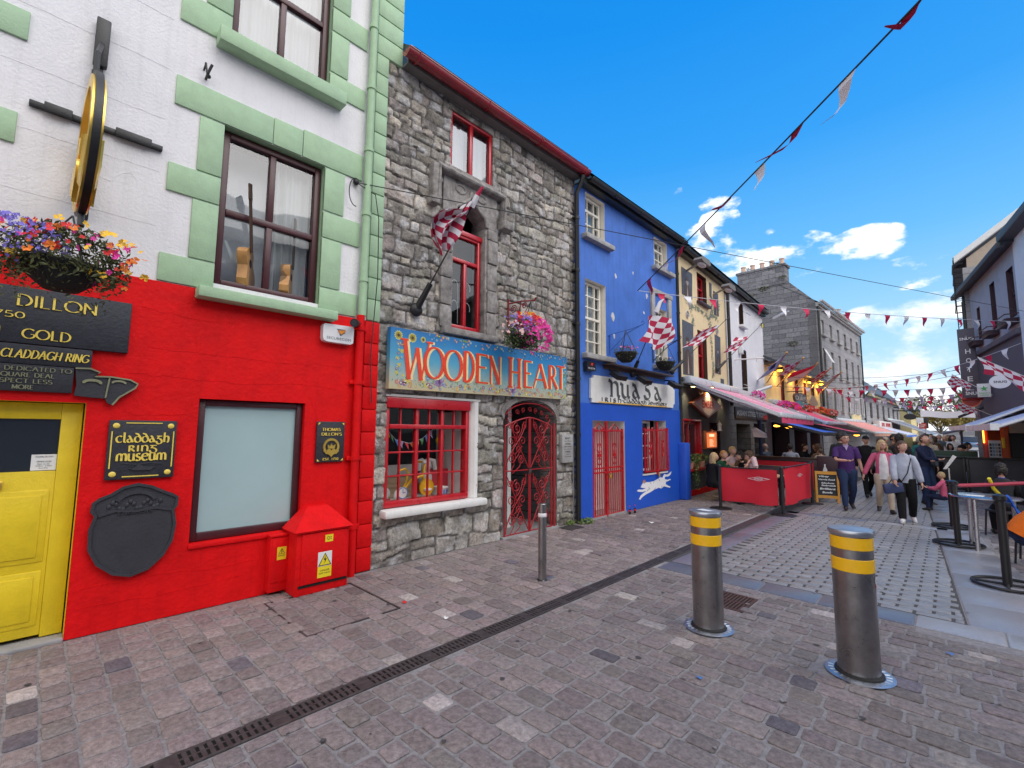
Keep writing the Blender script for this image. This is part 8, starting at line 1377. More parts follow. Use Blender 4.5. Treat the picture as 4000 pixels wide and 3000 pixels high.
# windbreak barriers of the diamond pub
def base_post(lbl, x, y, h):
 T = Thing('windbreak_post', lbl, 'post', (x, y, 0), group='windbreak posts on disc bases', local=True); b = MB(); b.lathe([(0, .02), (.20, .018), (.22, .006), (.22, 0)], n=32); T.part('disc_base', b, 'black_metal'); b = MB(); b.tube([(0, 0, .01), (0, 0, h)], .032, 12); b.ell((0, 0, h), .036, 10, 6); T.part('pole', b, 'black_metal')
base_post('black windbreak post by the seated blonde woman', 1.24, 10.12, .88); base_post('black windbreak post where the two red screens meet', 2.38, 10.22, .90); base_post('black windbreak post beside the chalkboard', 2.44, 12.35, .90)
def screen(lbl, A, B, z0, z1, seed, emblem=(.55, .30)):
 T = Thing('windbreak', lbl, 'windbreak', (A[0], A[1], z0), group='red fabric windbreaks of the pub'); A = Vector((*A, 0)); B = Vector((*B, 0)); d = B-A; nrm = Vector((d.y, -d.x, 0)).normalized(); rg = random.Random(seed); p1, p2 = rg.random()*6, rg.random()*6
 f = lambda u, v, o=0.: A+d*u+nrm*(o+.016*math.sin(u*9+p1)+.010*math.sin(v*5+u*4+p2))+Vector((0, 0, z0+(z1-z0)*v-.012*math.sin(math.pi*u)))
 b = MB(); b.grid(lambda u, v: f(u, v), 24, 10); T.part('cloth_panel', b, 'banner_red', smooth=80); b = MB(); b.tube([A+Vector((0, 0, z1)), B+Vector((0, 0, z1))], .014, 6); b.tube([A+Vector((0, 0, z0)), B+Vector((0, 0, z0))], .012, 6); T.part('rail', b, 'black_metal')
 u, v, w2, h2 = emblem[0], .73, emblem[1], .085; L_ = d.length; L = lambda P: [f(u+p[0]/L_, v+p[1]/(z1-z0), .006) for p in P]
 dd = [(-w2/2, 0), (0, h2/2), (w2/2, 0), (0, -h2/2)]; di = [(x*.86, y*.80) for x, y in dd]; b = MB(); V = L(dd)+L(di); b.add(V, [(i, (i+1) % 4, 4+(i+1) % 4, 4+i) for i in range(4)])
 vs, fs = sans('EMBER', 1., .02); a_ = min(q[0] for q in vs); c_ = max(q[0] for q in vs); e_ = min(q[1] for q in vs); g2 = max(q[1] for q in vs); b.add(L([((q[0]-(a_+c_)/2)/(c_-a_)*w2*.40, (q[1]-(e_+g2)/2)/(g2-e_)*h2*.30) for q in vs]), fs); T.part('emblem', b, 'reflect_white', smooth=0)
screen('wide red fabric windbreak with a diamond emblem facing the street corner', (1.27, 10.14), (2.30, 10.22), .16, .86, 1, (.68, .42)); screen('narrow red fabric windbreak with a diamond emblem facing the street', (2.40, 10.35), (2.44, 12.25), .16, .90, 2, (.60, .36))
screen('red fabric windbreak screening the far side of the seated group', (.55, 13.4), (2.3, 13.3), .20, .88, 3, (.3, .3))
T = Thing('chalkboard', 'wood framed chalkboard with chalk lettering standing on the paving', 'chalkboard', (2.66, 12.8, 0)); A = Vector((2.44, 12.72, 0)); B = Vector((2.88, 12.86, 0)); d = (B-A); tl = Vector((-.02, .10, 0))
cbp = lambda u, z, o=0.: A+d*u+tl*(z/.7)+Vector((.3*o, -o, z))
b = MB()
for (u0, u1, z0, z1) in ((0, .09, 0, .70), (.91, 1, 0, .70), (.09, .91, .63, .70), (.09, .91, .10, .16)): b.add([cbp(u, z, o) for o in (0, .03) for u, z in ((u0, z0), (u1, z0), (u1, z1), (u0, z1))], [(0, 1, 2, 3), (7, 6, 5, 4), (0, 4, 5, 1), (1, 5, 6, 2), (2, 6, 7, 3), (3, 7, 4, 0)])
for u in (.04, .96): b.tube([cbp(u, .68), cbp(u, .0)+Vector((-.1, .30, 0))], .014, 6)
T.part('frame', b, 'wood_frame'); b = MB(); b.add([cbp(u, z, .010) for u, z in ((.08, .15), (.92, .15), (.92, .64), (.08, .64))], [(0, 1, 2, 3)]); T.part('slate', b, 'chalkboard', smooth=0); b = MB()
for t_, u0, u1, z0, z1 in (('Vibey', .16, .60, .555, .605), ('Veggie food', .14, .84, .485, .535), ('fabulous', .26, .80, .42, .455), ('flatbreads', .26, .86, .365, .40), ('Brilliant', .18, .84, .285, .33), ('Bowls', .28, .70, .205, .25)):
 vs, fs = sans(t_, 1., .03, .15); a_ = min(q[0] for q in vs); c_ = max(q[0] for q in vs); e_ = min(q[1] for q in vs); g2 = max(q[1] for q in vs); b.add([cbp(u0+(q[0]-a_)/(c_-a_)*(u1-u0), z0+(q[1]-e_)/(g2-e_)*(z1-z0), .016) for q in vs], fs)
T.part('lettering', b, 'chalk', smooth=0)
T = Thing('menu_pedestal', 'maroon menu pedestal with a pale bottle shape behind the chalkboard', 'pedestal', (2.5, 14.0, 0)); b = MB(); b.bbox(2.25, 2.75, 14.0, 14.1, .35, 1.0, .02); b.tube([(2.5, 14.05, 0), (2.5, 14.05, .4)], .04, 8); T.part('panel', b, 'plum_paint'); b = MB(); b.prism([(-.045, 0), (.045, 0), (.045, .16), (.015, .24), (.015, .30), (-.015, .30), (-.015, .24), (-.045, .16)], 0, .004, fn=lambda x, y, z: (2.42+y, 13.995-x, .50+z)); T.part('emblem', b, 'chalk', smooth=0)
T = Thing('pub_table', 'wooden pub table between the seated friends', 'table', (1.35, 11.35, 0), 0, local=True); b = MB(); b.bbox(-.55, .75, -.28, .28, .62, .66, .01); T.part('tabletop', b, 'crate_wood')
for x, y in ((-.45, -.2), (.65, -.2), (-.45, .2), (.65, .2)): b = MB(); b.tube([(x, y, 0), (x, y, .62)], .025, 6); T.part('leg', b, 'black_metal')
b = MB(); b.bbox(.25, 2.2, 12.6, 12.75, .36, .78, .02); b.bbox(.25, 2.2, 12.2, 12.6, .34, .40, .01); solo('bench', 'dark red upholstered bench behind the pub table', 'bench', b, 'plum_paint', (1.2, 12.6, .0))
T = Thing('lamp_shade', 'white angular hanging lantern under the striped awning', 'lamp', (.9, 14, 1.45)); b = MB(); b.add([(.74, 14, 1.68), (.80, 14, 1.72), (1.04, 14.05, 1.55), (1.06, 14.05, 1.44), (.78, 14, 1.46), (.74, 14.2, 1.68), (.80, 14.2, 1.72), (1.04, 14.25, 1.55), (1.06, 14.25, 1.44), (.78, 14.2, 1.46)], [(4, 3, 2, 1, 0), (5, 6, 7, 8, 9), (0, 1, 6, 5), (1, 2, 7, 6), (2, 3, 8, 7), (3, 4, 9, 8), (4, 0, 5, 9)]); T.part('shade', b, 'reflect_white', smooth=0); b = MB(); b.tube([(.9, 14.1, 1.66), (.8, 14.1, 2.3)], .008, 5); T.part('cord', b, 'cord')
T = Thing('terrace_partition', 'dark low partition fencing the terrace under the blue awning', 'partition', (1.9, 16, 0)); b = MB(); b.bbox(.3, 2.28, 15.0, 15.06, .1, .86, .01); b.bbox(2.22, 2.28, 15.06, 18.5, .1, .86, .01); T.part('panel', b, 'plum_paint'); b = MB(); b.bbox(.3, 2.30, 14.98, 15.08, .86, .90, .01); b.bbox(2.20, 2.30, 15.08, 18.5, .86, .90, .01); T.part('rail', b, 'wood_dark')
b = MB(); b.tube([(.55, 15.4, 0), (.55, 15.4, 1.95)], .05, 8); solo('awning_post', 'blue post holding up the blue awning', 'post', b, 'navy_cloth', (.55, 15.4, 0))
# far end: trees, cars, white banner, wall
def tree(name, lbl, x, y, h, r, n, m_, seed, group='trees at the end of the street', sz=.22):
 T = Thing(name, lbl, 'tree', (x, y, 0), group=group); b = MB(); rg = random.Random(seed); b.tube([(x, y, 0), (x+.1, y, h*.3), (x, y, h*.55)], [.16, .12, .07], 8)
 cl = []
 for k in range(9): a = rg.uniform(0, 6.28); q = rg.uniform(.3, .9); e = Vector((x+r*q*math.cos(a), y+r*q*math.sin(a), h*rg.uniform(.5, .92))); b.tube([(x, y, h*rg.uniform(.3, .5)), (x+(e.x-x)*.5, y+(e.y-y)*.5, (h*.5+e.z)/2), e], [.06, .035, .012], 5); cl.append(e)
 T.part('trunk', b, 'bark'); b = MB()
 for e in cl+[Vector((x, y, h*.8)), Vector((x, y, h*.65))]: leaf_cloud(b, e, (r*.42, r*.42, h*.14), n, sz, seed=rg.random())
 T.part('crown', b, m_, smooth=0)
tree('tree', 'olive green tree beside the pale yellow gable', -.3, 84, 6.6, 3.4, 150, 'tree_leaf', 1); tree('tree', 'slim autumn yellow tree behind the street sign', 3.2, 74, 4.6, 2.0, 110, 'tree_autumn', 2); tree('tree', 'dark green tree rising behind the chequered flags at the end of the street', 6.2, 80, 7.0, 3.6, 160, 'tree_leaf', 3); tree('tree', 'small green tree between the slim autumn tree and the hotel', 4.9, 76, 4.2, 1.8, 100, 'tree_autumn', 4); tree('tree', 'broad dark tree at the hotel side of the street end', 9.5, 88, 8.0, 4.5, 160, 'tree_leaf', 5)
b = MB(); b.grid(lambda u, v: (2.9+4.2*u, 45+.12*math.sin(u*7), 3.24-.10*math.sin(math.pi*u)-.45*v+.03*math.sin(u*15)), 30, 3); solo('banner', 'long pale banner strung across the far end of the street', 'banner', b, 'white_cloth', (5, 45, 3))
b = MB(); b.box(-12, 20, 96, 97, 0, 2.0); solo('boundary_wall', 'low grey stone wall closing the view at the end of the street', 'wall', b, 'ashlar_grey', (4, 96, 0), kind=None)
def car(lbl, x, y, rot, m_, sc_=1.):
 T = Thing('parked_car', lbl, 'car', (x, y, 0), rot, group='cars parked at the end of the street', local=True); b = MB()
 secs = [(-1.9, .35, .62, .70), (-1.75, .30, .78, .80), (-1.0, .28, .86, .83), (.6, .28, .88, .84), (1.6, .28, .82, .82), (1.9, .33, .70, .74)]; vs = []
 for (yy, z0, z1, hw2) in secs: vs += [(-hw2, yy, z0), (-hw2, yy, z1-.12), (-hw2*.86, yy, z1), (hw2*.86, yy, z1), (hw2, yy, z1-.12), (hw2, yy, z0)]
 n = len(secs); b.add(vs, [(i*6+j, i*6+j+1, (i+1)*6+j+1, (i+1)*6+j) for i in range(n-1) for j in range(5)]+[(0, 1, 2, 3, 4, 5), tuple((n-1)*6+j for j in range(6))[::-1]])
 b.add([(-.70, -1.5, .84), (.70, -1.5, .84), (.70, 1.0, .86), (-.70, 1.0, .86), (-.55, -1.0, 1.30), (.55, -1.0, 1.30), (.55, .2, 1.32), (-.55, .2, 1.32)], [(4, 5, 6, 7)]); T.part('body', b, m_, smooth=50)
 b = MB(); b.add([(-.70, -1.5, .84), (.70, -1.5, .84), (.70, 1.0, .86), (-.70, 1.0, .86), (-.56, -1.0, 1.29), (.56, -1.0, 1.29), (.56, .2, 1.31), (-.56, .2, 1.31)], [(0, 1, 5, 4), (1, 2, 6, 5), (2, 3, 7, 6), (3, 0, 4, 7)]); T.part('window', b, 'glass', smooth=0)
 for sx in (-1, 1):
  for yy in (-1.2, 1.2): b = MB(); b.lathe([(0, -.09), (.2, -.09), (.30, -.08), (.30, .08), (.2, .09), (0, .09)], (sx*.74, yy, .30), 18, axis='x'); T.part('wheel', b, 'rubber')
  b = MB(); b.bbox(sx*.55-.14, sx*.55+.14, -1.93, -1.86, .56, .70, .02); T.part('tail_light', b, 'tail_red')
 return T
car('dark blue parked car seen from behind past the crowd', 3.75, 58, 0, 'car_blue'); car('dark parked car farther back beside the blue one', 2.2, 64, .1, 'car_dark'); car('pale blue car parked on the hotel side', 5.6, 62, -.05, 'car_blue')
# the house opposite the shops, seen in their window glass
H13 = Thing('opposite_house', 'plain grey rendered house across from the shops, seen mirrored in their windows', 'house', (10.6, 1, 0)); w = MB(); wall(w, -7, 8, 0, 7.4, [(y, y+1.0, z, z+1.5, .15, 1) for y in (-4.5, -1.6, 1.3, 4.2) for z in (.9, 3.6)]); w.v = [(10.6-v[0], v[1], v[2]) for v in w.v]; H13.part('wall', w, ['hotel_render', 'blue_paint'])
b = MB(); b.box(10.3, 14, -7.1, 8.1, 7.4, 7.6); b.box(10.75, 14, -7, 8, 0, 7.4); H13.part('roof', b, 'roof_slate')
# bunting and wires over the street
BM = ['red_cloth', 'white_cloth']
bunting('bunting', 'long bunting line climbing from the blue house high over the street towards the viewer', sag((.12, 8.85, 4.62), (10.2, .78, 6.27), .12, 24), 18, .21, .34, BM, 'cord', jit=.95, r=.010, seed=4, wind=(-.9, .55))
pl = hp
bunting('bunting', 'bunting line of red and white pennants from the blue house to the purple grey hotel', sag((.12, 8.85, 4.62), pl(9.85, -.05, 4.85), .12, 20), 18, .20, .24, BM, 'cord_pale', jit=.25, r=.007, seed=5, wind=(.1, .1))
bunting('bunting', 'bunting line from the yellow pub to the near end of the purple grey hotel', sag(FC.w((.1, 8.0, 3.9)), pl(10.1, -.05, 4.25), .45, 20), 18, .22, .30, BM, 'cord_pale', jit=.35, r=.008, seed=6, wind=(.1, .1))
bunting('bunting', 'bunting line from the yellow pub roof to the tall tan building', sag(FC.w((.1, 3.0, 3.6)), (5.5, 25.7, 3.5), .2, 16), 16, .22, .28, BM, 'cord_pale', jit=.3, r=.008, seed=7, wind=(.1, .1))
bunting('bunting', 'bunting line in front of the slate roofed stone building', sag((0, 33, 3.7), (6.6, 34, 3.9), .25, 14), 16, .24, .30, ['red_cloth', 'white_cloth', 'cloth_lilac'], 'cord', jit=.3, r=.009, seed=8, wind=(.1, .1))
bunting('bunting', 'small distant bunting line just above the white banner', sag((.6, 42, 4.0), (6.8, 42, 4.3), .35, 14), 18, .26, .32, ['white_cloth', 'cloth_lilac', 'red_cloth'], 'cord', jit=.25, r=.010, seed=9, wind=(.1, .1))
bunting('bunting', 'lowest and most distant bunting line at the end of the street', sag((1.0, 52, 4.1), (7, 52, 4.4), .4, 14), 18, .3, .36, ['white_cloth', 'cloth_lilac', 'red_cloth'], 'cord', jit=.25, r=.012, seed=10, wind=(.1, .1))
wire('dark wire from the white house across to the tall tan building', sag(FC.w((.1, .2, 3.8)), (5.5, 25.7, 4.2), .25), .008); wire('dark wire sagging from the yellow pub to the vertical hotel sign', sag(FC.w((.1, .3, 3.4)), (5.2, 25.8, 4.0), .3), .008); wire('thin wire in front of the tall grey building crossing to the tan one', sag((-.2, 31, 4.4), (5.4, 29, 4.6), .3), .008)
# ------------------------------------------------------------------ people
def skin_mesh(V, E, Rr, root=0, lev=1):
 me = bpy.data.meshes.new('skeleton'); me.from_pydata([tuple(v) for v in V], E, []); o = bpy.data.objects.new('skeleton', me); col.objects.link(o)
 md = o.modifiers.new('skin', 'SKIN'); md.use_smooth_shade = True; md.branch_smoothing = .6
 for i, r_ in enumerate(Rr): sv = me.skin_vertices[0].data[i]; sv.radius = r_ if isinstance(r_, tuple) else (r_, r_); sv.use_root = (i == root)
 sb = o.modifiers.new('sub', 'SUBSURF'); sb.levels = lev; sb.render_levels = lev
 dg = bpy.context.evaluated_depsgraph_get(); ev = o.evaluated_get(dg); m2 = ev.to_mesh(); vs = [v.co[:] for v in m2.vertices]; fs = [tuple(p.vertices) for p in m2.polygons]; ev.to_mesh_clear(); bpy.data.objects.remove(o); bpy.data.meshes.remove(me); return vs, fs
def ik(a, c, l1, l2, pole):
 a, c = Vector(a), Vector(c); d = c-a; L_ = d.length; mx = (l1+l2)*.998
 if L_ > mx: d = d*(mx/L_); c = a+d; L_ = mx
 x = (L_*L_+l1*l1-l2*l2)/(2*L_); h = math.sqrt(max(0, l1*l1-x*x)); n = d.normalized(); p = Vector(pole); p = (p-n*p.dot(n)).normalized(); return a+n*x+p*h, c
def rings(mb, spine, mi=0, n=16, cap=(True, True)):
 """loft of ellipses: (centre, right vector, forward vector, rx, ry)"""
 vs = []
 for c, rt, fwd, rx, ry in spine:
  for k in range(n):
   a = 2*math.pi*k/n; vs.append(Vector(c)+Vector(rt)*rx*math.cos(a)+Vector(fwd)*ry*math.sin(a))
 m_ = len(spine); fs = [(i*n+k, i*n+(k+1) % n, (i+1)*n+(k+1) % n, (i+1)*n+k) for i in range(m_-1) for k in range(n)]
 if cap[0]: fs.append(tuple(range(n))[::-1])
 if cap[1]: fs.append(tuple((m_-1)*n+k for k in range(n)))
 return mb.add(vs, fs, mi)
def person(label, x, y, rot, h=1.5, top='cloth_black', sleeve='long', bottom='cloth_denim', shoes='leather', hair=('short', 'hair_dark'), skin='skin', lean=0., hip=.53, feet=((-.055, .0, 0), (.055, .0, 0)), hands=((-.16, .05, .47), (.16, .05, .47)), head=(0., 0.), fat=1., sex='m', glasses=False, legs=True, collar=None, open_top=None, group='people in the street', name='person', elbow=((-.6, -1, -.2), (.6, -1, -.2)), pants=1., baggy=1., z=0., roll=0.):
 T = Thing(name, label, 'person', (x, y, z), rot, group=group, local=True); T.o.scale = (h, h, h)
 P = Vector((0, 0, hip)); sl, cl = math.sin(lean), math.cos(lean); up = Vector((0, sl, cl)); fd = Vector((0, cl, -sl)); rt = Vector((1, 0, 0))
 sh = P+up*.295; shw = .108 if sex == 'm' else .094
 nk = sh+up*.038+fd*.008; hd = nk+Vector((0, math.sin(lean*.4), math.cos(lean*.4)))*.075+Vector((0, .012, 0))
 J = {}
 for s_, k in ((-1, 0), (1, 1)):
  S_ = sh+rt*s_*shw-up*.012; J['s', k] = S_; e, w = ik(S_, hands[k], .168, .150, elbow[k]); J['e', k] = e; J['w', k] = w
  H_ = P+rt*s_*.048-Vector((0, 0, .015)); J['h', k] = H_; f = Vector(feet[k])+Vector((0, 0, .045)); kn, an = ik(H_, f, .245, .245, (s_*.12, 1, .1 if hip > .45 else .9)); J['k', k] = kn; J['a', k] = an
 # body: one continuous skinned surface
 V = [P, P+up*.10, P+up*.21, sh-up*.01, nk, hd-Vector((0, 0, .03))]; E = [(0, 1), (1, 2), (2, 3), (3, 4), (4, 5)]; Rr = [(.062, .05), (.058, .045), (.060, .045), (.036, .030), .027, .032]
 for k in (0, 1):
  i = len(V); V += [J['s', k], J['e', k], J['w', k]]; E += [(3, i), (i, i+1), (i+1, i+2)]; Rr += [.026, .023, .0165]
  if legs: i = len(V); V += [J['h', k], J['k', k], J['a', k]]; E += [(0, i), (i, i+1), (i+1, i+2)]; Rr += [.054, .034, .022]
 vs, fs = skin_mesh(V, E, Rr); b = MB(); b.add(vs, fs, 0)
 # head
 yw, pt = head; Hm = Matrix.Translation(hd+Vector((0, .006, .012))) @ Matrix.Rotation(yw, 4, 'Z') @ Matrix.Rotation(pt, 4, 'X') @ Matrix.Rotation(roll, 4, 'Y')
 def shape(p):
  q = p.copy();
  if p.z < 0: q.x *= 1-.30*p.z*p.z; q.y *= 1-.10*p.z*p.z; q.y += .16*p.z*p.z
  f_ = max(0, p.y); nose = math.exp(-((p.x/.13)**2+((p.z+.12)/.20)**2))*f_; q.y += .20*nose
  for ex in (-.36, .36): q.y -= .10*f_*math.exp(-(((p.x-ex)/.17)**2+((p.z-.08)/.12)**2))
  q.y += .06*f_*math.exp(-((p.x/.3)**2+((p.z+.50)/.10)**2)); q.y += .05*f_*math.exp(-((p.x/.5)**2+((p.z-.24)/.10)**2)); return q
 hr = (.047, .058, .068); hb = MB(); hb.ell((0, 0, 0), hr, 28, 20, 0, shape)
 for sx in (-1, 1):
  hb.ell((sx*.0465, -.004, -.004), (.007, .012, .017), 8, 6); hb.ell((sx*.0175, .0475, .0055), (.0085, .005, .0045), 8, 6, 3); hb.ell((sx*.0175, .0520, .0055), (.0036, .0022, .0036), 7, 5, 1); hb.tube([(sx*.010, .0535, .017), (sx*.019, .0545, .020), (sx*.028, .0475, .016)], .0026, 5, 4)
 hb.ell((0, .0555, -.034), (.0145, .005, .0042), 10, 6, 2); b.join(hb, Hm)
 # hands: palm, four fingers of different lengths and a thumb from the side of the palm
 for k, s_ in ((0, -1), (1, 1)):
  w, e = J['w', k], J['e', k]; d = (w-e).normalized(); sd = (rt*s_ - d*d.dot(rt*s_)); sd = sd.normalized() if sd.length > .05 else Vector((0, 1, 0));
  b.tube([w-d*.006, w+d*.012, w+d*.036, w+d*.048], [.014, .018, .020, .014], 10, 0, flat=.62)
  fw_ = Vector((0, 1, 0))-d*d.y; fw_ = fw_.normalized() if fw_.length > .1 else Vector((0, 0, 1)); pn = d.cross(fw_)*(1 if s_ < 0 else -1)
  for q, (off, ln) in enumerate(((.0135, .036), (.005, .042), (-.004, .039), (-.0125, .030))):
   s0 = w+d*.042+fw_*off; m1_ = s0+d*ln*.5+pn*ln*.10; m2_ = m1_+d*ln*.34+pn*ln*.30; e2 = m2_+d*ln*.12+pn*ln*.26; b.tube([s0-d*.008, s0, m1_, m2_, e2], [.0055, .0055, .005, .0045, .003], 6)
  s0 = w+d*.014+fw_*.012; b.tube([s0, s0+fw_*.014+d*.012+pn*.004, s0+fw_*.018+d*.028+pn*.010], [.0065, .006, .004], 6)
 T.part('body', b, [skin, 'eye_dark', 'lip', 'white_paint', hair[1]], smooth=70)
 if glasses:
  g_ = MB()
  for sx in (-1, 1): g_.tube([(sx*.019+.013*math.cos(a), .0585, .004+.009*math.sin(a)) for a in [2*math.pi*i/14 for i in range(14)]], .0014, 4, closed=True); g_.tube([(sx*.032, .058, .006), (sx*.046, .05, .007), (sx*.050, -.002, .005)], .0014, 4)
  g_.tube([(-.006, .0605, .006), (.006, .0605, .006)], .0014, 4); g_.tr(Hm); T.part('glasses', g_, 'black_plastic')
 # hair
 st, hm_ = hair[:2]; hb = MB(); rg = random.Random(sum(map(ord, label))); kx = {'short': 1.07, 'curly': 1.20, 'long': 1.09, 'bob': 1.13, 'bun': 1.07, 'bald': 1.02, 'beanie': 1.12, 'cap': 1.08}.get(st, 1.08); tmp = MB(); tmp.ell((0, -.003, .003), tuple(q*kx for q in hr), 28, 20, 0, lambda p: Vector((p.x, p.y*(1.0 if p.y > 0 else 1.06), p.z)))
 keepf = []
 for f in tmp.f:
  c = sum((Vector(tmp.v[i]) for i in f), Vector())/len(f); zz, yy = c.z/.068, c.y/.058; ax = abs(c.x)/.047
  if st in ('short', 'bun', 'curly'): ok = (zz > .40 and not (yy > .55 and zz < .60)) or (yy < .10 and zz > -.55+.35*(yy+1)*.5 and zz > -.62) or (yy < .25 and zz > .1)
  elif st in ('long', 'bob'): ok = (zz > .50) or (yy < .22 and zz > -1.0) or (ax > .75 and yy < .42 and zz > -.9)
  elif st == 'bald': ok = yy < -.05 and -.5 < zz < .25
  else: ok = zz > (.20 if yy > 0 else -.05)
  if ok: keepf.append(f)
 hb.v = tmp.v; hb.f = keepf; hb.m = [0]*len(keepf)
 if st in ('curly', 'long', 'bob', 'short'):
  a_ = {'curly': .012, 'short': .003}.get(st, .003); hb.v = [tuple(Vector(v)*(1+a_/.06*(rg.random()-.35))) for v in hb.v]
 if st == 'long':
  for k in range(26): a = math.pi+math.pi*(k/25)*1.0; ca_, sa_ = math.cos(a), math.sin(a); hb.tube([(ca_*.044, sa_*.052-.004, .03), (ca_*.052, sa_*.060-.008, -.03), (ca_*.056, sa_*.064-.010, -.09), (ca_*.050, sa_*.060-.012, -.15-.03*rg.random())], [.010, .013, .012, .004], 6)
 if st == 'bob':
  for k in range(24): a = math.pi*.86+math.pi*1.28*(k/23); ca_, sa_ = math.cos(a), math.sin(a); hb.tube([(ca_*.044, sa_*.052, .03), (ca_*.056, sa_*.060-.004, -.02), (ca_*.058, sa_*.060-.004, -.065-.012*rg.random()), (ca_*.046, sa_*.050, -.085)], [.010, .013, .012, .005], 6)
 if st == 'curly':
  for k in range(110):
   p = Vector((rg.gauss(0, 1), rg.gauss(-.35, .9), rg.gauss(.45, .8))).normalized()
   if p.y > .35 and p.z < .45: continue
   hb.ell((p.x*.052, p.y*.062-.004, p.z*.076+.006), rg.uniform(.010, .017), 6, 5)
 if st == 'bun': hb.ell((0, -.066, -.004), (.020, .024, .022), 10, 8); hb.tube([(0, -.07, -.01), (.0, -.08, -.05), (0, -.07, -.09)], [.016, .014, .004], 8)
 if st == 'beanie': hb.ell((0, -.006, .082), .018, 8, 6); hb.lathe([(.050, .010), (.056, .012), (.056, .030), (.050, .032)], (0, -.002, 0), 20)
 if st == 'cap': hb.add([(-.035, .045, .028), (.035, .045, .028), (.028, .095, .020), (-.028, .095, .020), (-.035, .045, .032), (.035, .045, .032), (.028, .095, .023), (-.028, .095, .023)], [(3, 2, 1, 0), (4, 5, 6, 7), (1, 2, 6, 5), (2, 3, 7, 6), (3, 0, 4, 7)])
 hb.tr(Hm); nm_ = {'beanie': 'hat', 'cap': 'hat'}.get(st, 'hair'); T.part(nm_, hb, hm_ if st not in ('beanie', 'cap') else hair[2] if len(hair) > 2 else hm_, smooth=70)
 # top
 b = MB(); g = 1.0*fat; bg = baggy; w0 = .082 if sex == 'm' else .080; hem = -.035 if hip > .45 else -.01
 rings(b, [(P+up*hem, rt, fd, w0*g*1.02*bg, .060*g*bg), (P+up*.03, rt, fd, w0*g*bg, .062*g*bg), (P+up*.10+fd*.006*g, rt, fd, (w0-.004)*g*bg, .062*g**1.4*bg), (P+up*.18+fd*.006, rt, fd, (.084 if sex == 'm' else .076)*g**.7*bg, .062*g), (P+up*.245, rt, fd, shw*.98, .058), (P+up*.283, rt, fd, shw*.98, .046), (P+up*.312, rt, fd, shw*.62, .040), (P+up*.330+fd*.004, rt, fd, .036, .036)], n=20)
 for k, s_ in ((0, -1), (1, 1)):
  S_, e, w = J['s', k], J['e', k], J['w', k]; inn = S_-rt*s_*.03
  if sleeve == 'long': pts = [inn, S_-Vector((0, 0, .006)), S_.lerp(e, .5), e, e.lerp(w, .5), e.lerp(w, .93), e.lerp(w, .97)]; rr_ = [.036, .036+.004*(bg-1), .036*bg, .033*bg, .031*bg, .026*bg, .020]
  else: pts = [inn, S_-Vector((0, 0, .006)), S_.lerp(e, .5), S_.lerp(e, .78)]; rr_ = [.036, .039, .040, .041]
  b.tube(pts, rr_, 12)
 T.part('shirt' if sleeve == 'short' else 'jacket', b, top, smooth=70)
 if collar: c = MB(); rings(c, [(nk-up*.022+fd*.004, rt, fd, .036, .038), (nk+up*.006+fd*.004, rt, fd, .033, .035)], n=16, cap=(False, False)); c.add([tuple(nk-up*.012+fd*.044-rt*.024), tuple(nk-up*.012+fd*.044+rt*.024), tuple(nk-up*.070+fd*.060)], [(0, 1, 2)]); T.part('collar', c, collar)
 if open_top:
  c = MB(); rr2 = []
  for (u, w_, o_) in ((-.06, .052, .070), (.03, .050, .072), (.10, .048, .073), (.18, .044, .070), (.25, .036, .062), (.30, .026, .050)):
   for q in (-1, -.5, 0, .5, 1): rr2.append(P+up*u+rt*w_*q*g+fd*((o_*g**1.2+.004)*math.cos(q*.75)))
  c.add(rr2, [(i*5+j, i*5+j+1, (i+1)*5+j+1, (i+1)*5+j) for i in range(5) for j in range(4)]); T.part('blouse', c, open_top, smooth=80)
 if legs:
  b = MB(); rings(b, [(P-up*.055, rt, fd, .066*g*pants, .056*g), (P-up*.01, rt, fd, .080*g*pants, .061*g), (P+up*.035, rt, fd, .078*g, .058*g), (P+up*.055, rt, fd, .074*g, .055*g)], n=18)
  for k, s_ in ((0, -1), (1, 1)):
   H_, kn, an = J['h', k], J['k', k], J['a', k]; b.tube([H_+Vector((0, 0, .03)), H_, H_.lerp(kn, .3), H_.lerp(kn, .7), kn, kn.lerp(an, .4), kn.lerp(an, .8), kn.lerp(an, .94)], [q*pants for q in (.056, .060*g, .056*g, .046, .041, .039, .034, .033)], 14)
  T.part('trousers', b, bottom, smooth=70)
  for k, s_ in ((0, -1), (1, 1)):
   kn, an = J['k', k], J['a', k]; d = (an-kn).normalized(); tf = Vector((s_*.18, 1, 0)); tf = (tf-d*d.dot(tf)).normalized() if abs(d.z) > .5 else Vector((0, 1, 0)); dn = d; b = MB(); h0 = an-tf*.026+dn*.018; t0 = an+tf*.085+dn*.026
   b.tube([h0-tf*.012, h0, an+tf*.014+dn*.012, an+tf*.05+dn*.022, t0, t0+tf*.016], [.010, .024, .028, .024, .020, .008], 12); b.tube([an-dn*.012, an+dn*.012], [.024, .027], 10)
   if shoes == 'cloth_white': b.tube([h0-tf*.010+dn*.020, an+tf*.04+dn*.036, t0+tf*.012+dn*.012], [.018, .020, .014], 8, 1)
   T.part('shoe', b, [shoes, 'sole'], smooth=70)
 return T
S_ = -math.pi
dirto = lambda dx, dy: math.atan2(-dx, dy)       # heading so that local +Y points along (dx, dy)
walkA = ((-.05, .16, .0), (.06, -.17, .03)); walkB = ((-.05, -.19, .05), (.055, .15, 0))
